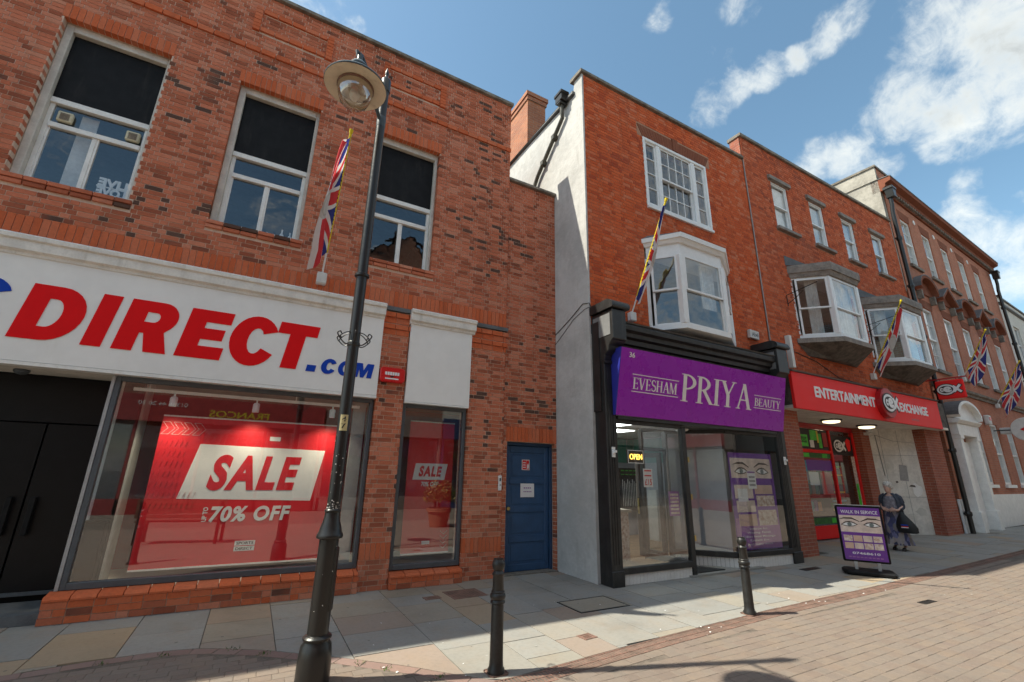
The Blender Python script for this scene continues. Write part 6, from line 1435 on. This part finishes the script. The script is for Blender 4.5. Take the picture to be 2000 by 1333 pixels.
flag('flag on yellow sleeve above the purple salon sign', (5.86, -1.06, 4.56), (5.78, -2.16, 6.40), (.25, .1, -.25), .16, .13, 1.2, fold=.035, vmax=.35)
flag('flag between the two oriel windows above the red fascia', (15.0, -1.06, 4.5), (14.85, -2.12, 6.36), (.45, .1, -.30), .36, .34, 2.0, fold=.045, vmax=.6)
flag('flag spread open beside the red projecting sign', (22.35, -.9, 5.30), (21.75, -1.95, 6.76), (.95, .2, -.35), .45, .72, .8, fold=.06)
flag('flag cut off by the right edge of the photo', (25.6, -.78, 4.62), (25.0, -1.85, 6.1), (.9, .2, -.35), .55, .9, 1.6)
# ------------------------------------------------------------------ advertising stand
AS = thing('pavement_sign', 'purple walk in service advertising stand with large eyes on pavement', 'sign', (9.80, -2.44, gz(9.80)+.002), R(-58), local=True)
AS.scale = (.95, .95, .95)
MB().prism([(-.36, -.26, 0), (.36, -.26, 0), (.40, -.15, 0), (.40, .15, 0), (.36, .26, 0), (-.36, .26, 0), (-.40, .15, 0), (-.40, -.15, 0)], (0, 0, .07)).build('base', 'black_panel', AS, bevel=.02)
MB().box(-.20, -.15, -.02, .02, .07, .22).box(.15, .20, -.02, .02, .07, .22).build('spring', 'aluminium_pale', AS)
MB().box(-.36, .36, -.035, .035, .20, 1.20).build('frame', 'black_panel', AS, bevel=.02)
MB().box(-.36, .36, -.03, .03, 1.202, 1.215).build('top_trim', 'aluminium_pale', AS)
def af(u, v, d): return (u, -.0365-d, v)
def aq(name, mat, u0_, u1_, v0, v1, d): MB().prism([af(u0_, v0, d), af(u1_, v0, d), af(u1_, v1, d), af(u0_, v1, d)], (0, .0008, 0)).build(name, mat, AS)
aq('poster', 'purple_print', -.325, .325, .235, 1.165, .001); aq('face_print', 'skin_print_pale', -.32, .32, .72, 1.02, .0025)
eye(AS, af, -.17, .86, .95, -1, .004); eye(AS, af, .17, .86, .95, 1, .004)
for r_ in range(2):
    for k in range(4): aq('photo_print', ('photo_pale', 'skin_print', 'skin_print_pale', 'photo_pale')[(k+r_) % 4], -.295+k*.15, -.16+k*.15, .56-r_*.13, .665-r_*.13, .003)
letters(AS, 'WALK IN SERVICE', -.28, .29, 1.055, 1.115, lambda u, v, d: af(u, v, .003), 'letter_white', .01, split=True)
letters(AS, '07468610', -.20, .22, .335, .375, lambda u, v, d: af(u, v, .003), 'letter_white', .015, split=True)
for k in range(9): aq('text_mark', 'violet_print', -.27+k*.06, -.225+k*.06, .275, .295, .003)
# ------------------------------------------------------------------ the woman with the bag
LDx, LDy = 13.42, -1.50
W = thing('person', 'person in long patterned skirt and dark cardigan holding a black carrier bag', 'person', (LDx, LDy, gz(LDx)), R(-84), local=True)
# local axes: +x is her left, -y the way she faces
def skin_body(name, chain, edges, mat, parent, sub=2):
    me = bpy.data.meshes.new(name); me.from_pydata([c[0] for c in chain], edges, []); o = link(bpy.data.objects.new(name, me), parent); me.materials.append(M[mat])
    md = o.modifiers.new('skin', 'SKIN'); md.use_smooth_shade = True
    if not me.skin_vertices: me.attributes  # layer is made with the modifier below
    bm = bmesh.new(); bm.from_mesh(me); ly = bm.verts.layers.skin.verify(); bm.verts.ensure_lookup_table()
    for v, c in zip(bm.verts, chain): v[ly].radius = c[1]; v[ly].use_root = False
    bm.verts[0][ly].use_root = True; bm.to_mesh(me); bm.free()
    sb = o.modifiers.new('sub', 'SUBSURF'); sb.levels = sub; sb.render_levels = sub
    return o
ch_ = [((0, 0, .76), (.14, .11)), ((0, .01, .95), (.13, .10)), ((0, .02, 1.10), (.14, .105)), ((0, .02, 1.20), (.10, .08)), ((0, .0, 1.27), (.05, .05)), ((0, -.02, 1.31), (.05, .05)),
       ((.15, .02, 1.18), (.045, .045)), ((.20, .03, .96), (.034, .034)), ((.15, -.16, .88), (.028, .028)), ((.08, -.22, .89), (.026, .022)),
       ((-.15, .02, 1.18), (.045, .045)), ((-.20, .02, .95), (.034, .034)), ((-.12, -.16, .90), (.028, .028)), ((-.03, -.22, .90), (.026, .022)),
       ((.09, 0, .68), (.075, .075)), ((.10, -.01, .40), (.05, .05)), ((.10, .02, .10), (.034, .034)), ((.10, -.07, .045), (.028, .026)),
       ((-.09, 0, .68), (.075, .075)), ((-.09, .02, .40), (.05, .05)), ((-.09, .07, .10), (.034, .034)), ((-.09, -.02, .045), (.028, .026))]
ed_ = [(0, 1), (1, 2), (2, 3), (3, 4), (4, 5), (2, 6), (6, 7), (7, 8), (8, 9), (2, 10), (10, 11), (11, 12), (12, 13), (0, 14), (14, 15), (15, 16), (16, 17), (0, 18), (18, 19), (19, 20), (20, 21)]
body = skin_body('body', ch_, ed_, 'skin', W)
# head: shaped rings, turned towards her right
def oval_ring(cx, cy, z, rx, ry, n=20, rot=0, sq=1.0): return [(cx+rx*math.cos(2*math.pi*k/n+rot), cy+ry*math.sin(2*math.pi*k/n+rot), z) for k in range(n)]
HR = Matrix.Translation((0, -.015, 1.39))@Matrix.Rotation(R(-28), 4, 'Z')@Matrix.Rotation(R(6), 4, 'X')
hd = MB().loft([[tuple(HR@Vector(p)) for p in oval_ring(0, cy, z, rx, ry)] for z, rx, ry, cy in ((-.105, .020, .022, -.045), (-.095, .040, .045, -.035), (-.065, .056, .068, -.016), (-.03, .064, .080, -.006), (.01, .069, .086, 0), (.05, .070, .086, .004), (.085, .060, .072, .008), (.108, .035, .042, .01), (.115, .008, .01, .01))])
head = hd.build('head', 'skin', W, True)
MB().loft([[tuple(HR@Vector((x*w_, y, z))) for x, y in ((-1, 0), (0, -1*.012), (1, 0))]+[tuple(HR@Vector((0, y0+.02, z)))] for z, w_, y0, y in ((.02, .006, -.09, -.088), (-.005, .009, -.09, -.093), (-.028, .014, -.09, -.098), (-.036, .010, -.09, -.088))]).build('nose', 'skin', head, True)
for s in (-1, 1):
    c = HR@Vector((s*.026, -.079, .012)); MB().lathe([(.001, -.006), (.008, -.003), (.009, 0), (.008, .003), (.001, .006)], tuple(c), 10).build('eye', 'iris_print', head, True)
    c = HR@Vector((s*.069, .0, -.005)); MB().lathe([(.001, -.026), (.010, -.018), (.013, .0), (.012, .016), (.001, .024)], tuple(c), 10).build('ear', 'skin', head, True)
MB().prism([tuple(HR@Vector(p)) for p in ((-.022, -.079, -.056), (0, -.083, -.053), (.022, -.079, -.056), (0, -.081, -.063))], tuple(HR.to_3x3()@Vector((0, -.003, 0)))).build('mouth', 'deep_red', head)
hb = MB(); random.seed(9); rings = []
for z, rx, ry, cy in ((-.05, .060, .050, .045), (-.02, .078, .072, .028), (.02, .083, .086, .018), (.06, .086, .092, .012), (.095, .076, .084, .010), (.122, .054, .060, .010), (.134, .018, .02, .01)):
    rings.append([tuple(HR@Vector((p[0]*(1.08+random.uniform(-.07, .07)), p[1]*(1.06+random.uniform(-.06, .06)), p[2]+random.uniform(-.005, .005)))) for p in oval_ring(0, cy, z, rx, ry, 22)])
hair = hb.loft(rings).build('hair', 'hair_white', W, True)
# dress top, long skirt with folds, cardigan
def cloth_rings(spec, n=40, f=0.0, amp=0.0):
    out = []
    for z, rx, ry, cx, cy, a in spec: out.append([(cx+(rx+a*math.sin(9*t+z*5)+.5*a*math.sin(17*t-z*9))*math.cos(t), cy+(ry+a*math.sin(9*t+z*5)+.5*a*math.sin(17*t-z*9))*math.sin(t), z) for t in [2*math.pi*k/n for k in range(n)]])
    return out
MB().loft(cloth_rings([(.13, .25, .23, .01, .01, .022), (.25, .235, .215, .01, .01, .018), (.45, .215, .19, 0, .01, .012), (.65, .20, .17, 0, .01, .007), (.80, .18, .145, 0, .01, .003), (.90, .165, .135, 0, .01, 0)]), caps=False).build('skirt', 'floral_skirt', W, True)
MB().loft(cloth_rings([(.86, .17, .14, 0, .01, 0), (.98, .165, .135, 0, .01, .002), (1.08, .16, .13, 0, .012, .002), (1.15, .145, .115, 0, .015, 0), (1.19, .11, .09, 0, .018, 0)]), caps=False).build('blouse', 'dress_grey', W, True)
def card():
    n = 30; rings = []
    for z, rx, ry, gap in ((.60, .215, .185, .95), (.75, .205, .175, .9), (.90, .195, .165, .8), (1.02, .195, .16, .75), (1.12, .19, .15, .72), (1.19, .165, .125, .62), (1.235, .10, .085, .55), (1.26, .07, .065, .5)):
        rings.append([(rx*math.cos(t), .018+ry*math.sin(t), z) for t in [-math.pi/2+gap+(2*math.pi-2*gap)*k/n for k in range(n+1)]])
    return rings
co = MB().loft(card(), closed=False, caps=False).build('cardigan', 'cardigan', W, True); so_ = co.modifiers.new('thick', 'SOLIDIFY'); so_.thickness = .012
for s in (-1, 1):
    pts = curve([(s*.10, .02, 1.215), (s*.165, .02, 1.165), (s*.195, .03, 1.05), (s*.205, .03, .955), (s*.18, -.06, .905), (s*.13, -.145, .885)], 4)
    MB().tube(pts, [.05+(.012 if 3 < k_ < 9 else 0)-.0008*k_ for k_ in range(len(pts))], 14).build('sleeve', 'cardigan', W, True)
for x, y0 in ((.10, -.07), (-.09, -.02)):
    MB().loft([[(x+rx*math.cos(t), y0+ry*math.sin(t)*1.0, z) for t in [2*math.pi*k/16 for k in range(16)]] for z, rx, ry in ((.0, .040, .105), (.03, .042, .105), (.055, .034, .085), (.07, .026, .05))]).build('shoe', 'shoe_black', W, True)
for s in (1, -1):                                              # hands folded in front: palm, four fingers and thumb each
    h = MB(); base_ = Vector((s*.10, -.205, .893)); dr_ = Vector((-s*.95, -.28, -.05)).normalized(); upv = Vector((0, 0, 1))
    h.loft([[tuple(base_+dr_*a+Vector((0, 0, 1))*(wz*math.cos(t))+dr_.cross(upv)*(wy*math.sin(t))) for t in [2*math.pi*k/10 for k in range(10)]] for a, wz, wy in ((-.02, .024, .018), (.02, .034, .017), (.05, .036, .015))])
    for k in range(4):
        o0 = base_+dr_*.045+upv*(.027-.018*k); L = (.055, .062, .058, .045)[k]; cu_ = dr_.cross(upv)*(-s*-.012)
        h.tube([o0, o0+dr_*L*.5+Vector((0, -.004, -.004)), o0+dr_*L*.85+Vector((0, .006, -.014)), o0+dr_*L+Vector((0, .016, -.024))], [.0085, .008, .0075, .006], 8)
    h.tube([base_+upv*.02, base_+dr_*.03+upv*.045, base_+dr_*.055+upv*.055], [.010, .009, .007], 8); h.build('hand', 'skin', W, True)
WB = thing('carrier_bag', 'black carrier bag with red and blue print hanging from the arm of the person', 'bag', (LDx, LDy, gz(LDx)), R(-84), local=True)
bgx, bgy = .20, -.13
MB().loft([[(bgx+rx*math.cos(t)+dx, bgy-.02+ry*math.sin(t)*(1+.12*math.sin(3*t+z*9)), z) for t in [2*math.pi*k/22 for k in range(22)]] for z, rx, ry, dx in ((.40, .13, .04, .06), (.42, .19, .075, .06), (.52, .20, .09, .05), (.62, .165, .08, .03), (.72, .11, .06, .01), (.80, .06, .04, .0), (.84, .03, .025, 0))]).build('bag_body', 'bag_black', WB, True)
MB().tube([(bgx, bgy-.04, .83), (bgx-.01, bgy-.045, .875), (bgx+.005, bgy-.01, .92), (bgx+.015, bgy+.03, .88), (bgx+.01, bgy+.02, .82)], .009, 8).build('handle', 'bag_black', WB, True)
for k, (m_, z) in enumerate((('sign_blue', .565), ('alarm_red', .53), ('letter_white', .515))): MB().prism([(bgx-.03, bgy-.118, z), (bgx+.10, bgy-.115, z), (bgx+.10, bgy-.113, z+.022), (bgx-.03, bgy-.116, z+.022)], (0, -.002, 0)).build('print', m_, WB)

# ------------------------------------------------------------------ behind the viewer, seen in the glass
BN = thing('bench', 'wooden slatted bench seen as a reflection in the sale window', 'bench', (-1.15, -5.6, 0), R(12), local=True)
for s in (-.75, .75):
    MB().box(s-.03, s+.03, -.25, -.19, 0, .44).box(s-.03, s+.03, .20, .26, 0, .88).box(s-.03, s+.03, -.19, .20, .38, .43).build('leg', 'black_iron', BN, bevel=.006)
for k in range(4): MB().box(-.85, .85, -.25+k*.11, -.16+k*.11, .44, .47).build('seat_slat', 'bench_wood', BN)
for k in range(4): MB().box(-.85, .85, .185, .215, .52+k*.10, .60+k*.10).build('back_slat', 'bench_wood', BN)
PL = thing('planter', 'terracotta pot of yellow flowers reflected in the narrow sale window', 'planter', (5.2, -6.7, 0), local=True)
MB().lathe([(.26, 0), (.34, .42), (.38, .44), (.38, .54), (.33, .54), (.30, .45)], (0, 0, 0), 24).build('pot', 'pot_terracotta', PL, True)
random.seed(21)
for nm, mt_, cnt in (('foliage', 'leaf', 900), ('flowers', 'leaf_yellow', 260)):
    lf = MB()
    for k in range(cnt):
        a, b, q = random.uniform(0, 6.283), math.acos(random.uniform(-.3, 1)), random.random()**.4
        c = Vector((.52*q*math.sin(b)*math.cos(a), .52*q*math.sin(b)*math.sin(a), .85+.55*q*math.cos(b))); d1 = Vector((random.uniform(-1, 1), random.uniform(-1, 1), random.uniform(-1, 1))).normalized()*.05; d2 = d1.cross(Vector((random.uniform(-1, 1), random.uniform(-1, 1), .4))).normalized()*.022
        lf.poly([c-d1, c-d2, c+d1, c+d2])
    lf.build(nm, mt_, PL, kind='stuff')
def across(name, label, x0, x1, h, mat, fas_mat, gable=0, fh=3.1, rows=2, n=3, wmat='white_paint'):
    Y0 = -13.4; t = thing(name, label, 'building', (x0, Y0, 0))
    hl = []
    for r_ in range(rows):
        for k in range(n): c = x0+(x1-x0)*(k+.5)/n; z = 4.9+r_*2.6; hl.append((c-.5, c+.5, z, z+1.6))
    hl = [q for q in hl if q[3] < h-.4]
    mb = wall(MB(), x0, x1, 3.0, h, [(a, b, c, d) for a, b, c, d in hl], Y0-.3, .3)
    if gable: mb.prism([(x0, Y0, h), (x1, Y0, h), ((x0+x1)/2, Y0, h+gable)], (0, -.3, 0))
    mb.build('wall', mat, t)
    MB().box(x0, x1, Y0-6, Y0-5.8, 0, h).box(x0, x0+.2, Y0-5.8, Y0-.31, 0, h).box(x1-.2, x1, Y0-5.8, Y0-.31, 0, h).box(x0+.2, x1-.2, Y0-5.8, Y0-.31, h-.3, h-.1).box(x0+.2, x1-.2, Y0-5.8, Y0-.31, 3.6, 3.8).box(x0+.2, x1-.2, Y0-3, Y0-2.8, 0, h-.3).build('body', 'room_in', t)
    if gable: MB().prism([(x0-.1, Y0+.1, h-.05), ((x0+x1)/2, Y0+.1, h+gable+.1), ((x0+x1)/2, Y0-6, h+gable+.1), (x0-.1, Y0-6, h-.05)], (0, 0, .08)).prism([(x1+.1, Y0+.1, h-.05), ((x0+x1)/2, Y0+.1, h+gable+.1), ((x0+x1)/2, Y0-6, h+gable+.1), (x1+.1, Y0-6, h-.05)], (0, 0, .08)).build('roof', 'slate', t)
    else: MB().box(x0-.05, x1+.05, Y0-.4, Y0+.12, h, h+.14).build('coping', 'coping_stone', t)
    for a, b, c, d in hl:
        wn = MB().box(a, a+.06, Y0-.16, Y0-.08, c, d).box(b-.06, b, Y0-.16, Y0-.08, c, d).box(a+.06, b-.06, Y0-.16, Y0-.08, d-.06, d).box(a+.06, b-.06, Y0-.16, Y0-.08, c, c+.06).box(a+.06, b-.06, Y0-.14, Y0-.09, (c+d)/2-.03, (c+d)/2+.03).build('window', wmat, t)
        pane(wn, [(b-.06, Y0-.12, c+.06), (a+.06, Y0-.12, c+.06), (a+.06, Y0-.12, d-.06), (b-.06, Y0-.12, d-.06)], 'sash_glass')
    fa = MB().box(x0+.05, x1-.05, Y0+.002, Y0+.12, fh, fh+.95).build('fascia', fas_mat, t)
    sf = MB()
    for k in range(n+1): c = x0+.05+(x1-x0-.2)*k/n; sf.box(c, c+.1, Y0-.05, Y0+.05, 0, fh)
    sf.box(x0+.05, x1-.05, Y0-.05, Y0+.05, 0, .5); sf.build('shopfront', fas_mat, t)
    MB().box(x0+.1, x1-.1, Y0-1.4, Y0-1.3, 0, fh).build('display', 'room_in', t)
    pane(t, [(x1-.1, Y0, .5), (x0+.1, Y0, .5), (x0+.1, Y0, fh), (x1-.1, Y0, fh)])
    return t, fa
random.seed(2)
across('opposite_building', 'white painted building across the street, reflected far left', -13, -6, 8.2, 'across_white', 'timber_dark')
t_, fa_ = across('opposite_building', 'brick restaurant across the street with dark red fascia and yellow name, seen in reflection', -6, 2.4, 8.6, 'brick_across', 'back_red', fh=3.15, n=4)
fx = lambda u, v, d: (u, -13.275+d, v)
letters(fa_, 'FRANCOS', .28, -1.73, 3.42, 3.68, fx, 'print_yellow', .02); letters(fa_, '01386 44 20 20', -2.45, -3.91, 3.72, 3.86, fx, 'letter_cream', .0)
across('opposite_building', 'gabled brick building across the street, reflected in the third upper window', 2.4, 7.6, 10.6, 'brick_across', 'timber_brown', gable=2.6, n=2)
across('opposite_building', 'cream building across the street, reflected in the salon glass', 7.6, 15, 9.0, 'across_cream', 'blue_frame', n=4)
across('opposite_building', 'tall white building across the street, reflected in the oriel windows', 15, 22, 9.6, 'across_white', 'timber_brown', n=3)
across('opposite_building', 'plain brick building across the street at the far end', 22, 32, 9.0, 'brick_across', 'black_wood', n=4)
across('opposite_building', 'dark brick building across the street, reflected in the games shop glass', 32, 46, 9.0, 'brick_plain', 'back_red', n=5)
across('opposite_building', 'farthest brick building across the street, reflected in distant windows', 46, 64, 9.5, 'brick_across', 'blue_frame', n=6)
# ------------------------------------------------------------------ weeds in the joints
lt_ = MB(); random.seed(77)
for k in range(60):
    x = random.uniform(.5, 9); y = random.choice((edge(x)-random.uniform(.0, .25), random.uniform(-3, -.4) if x < 4.8 else random.uniform(-2.9, -1.5))); a = random.uniform(0, 6.28); r_ = random.uniform(.004, .014); p = Vector((x, y, gz(x)+.004)); u = Vector((math.cos(a), math.sin(a), .15))*r_; v = Vector((-math.sin(a), math.cos(a), .2))*r_*random.uniform(.4, 1)
    lt_.poly([p-u, p+v, p+u, p-v])
tag(lt_.build('litter_scraps', 'paper'), 'tiny pale scraps of litter scattered over pavement and drain', 'litter', None, 'stuff')
wd_ = MB(); random.seed(31)
for (x, y) in [(.82, -2.34), (.35, -1.86), (-.42, -1.52), (1.25, -2.66), (-.85, -1.53), (1.6, -3.0), (.1, -1.62), (1.05, -2.45)]:
    for k in range(46 if x == .82 else 16):
        a = random.uniform(0, 6.283); r_ = random.uniform(0, .05); h = random.uniform(.008, .028); p = Vector((x+r_*math.cos(a)*1.5, y+r_*math.sin(a), 0)); q = p+Vector((random.uniform(-.02, .02), random.uniform(-.02, .02), h)); s = Vector((math.sin(a), -math.cos(a), 0))*.004
        wd_.poly([p-s, p+s, q])
tag(wd_.build('weeds', 'weed'), 'small green weeds growing in the joints near the lamp post', 'weeds', None, 'stuff')
GR = {'opposite_building': 'buildings across the street', 'sale_poster': 'sale posters in the shop windows', 'drainpipe': 'cast iron drainpipes', 'iron_bracket': 'iron brackets by the oriels', 'bottle': 'bottles on the upper sill', 'extractor_vent': 'vents in the upper window', 'hook_plate': 'hook plates on the shopfront'}
for ob in scene.objects:
    k = ob.name.split('.')[0]
    if ob.parent is None and k in GR: ob['group'] = GR[k]
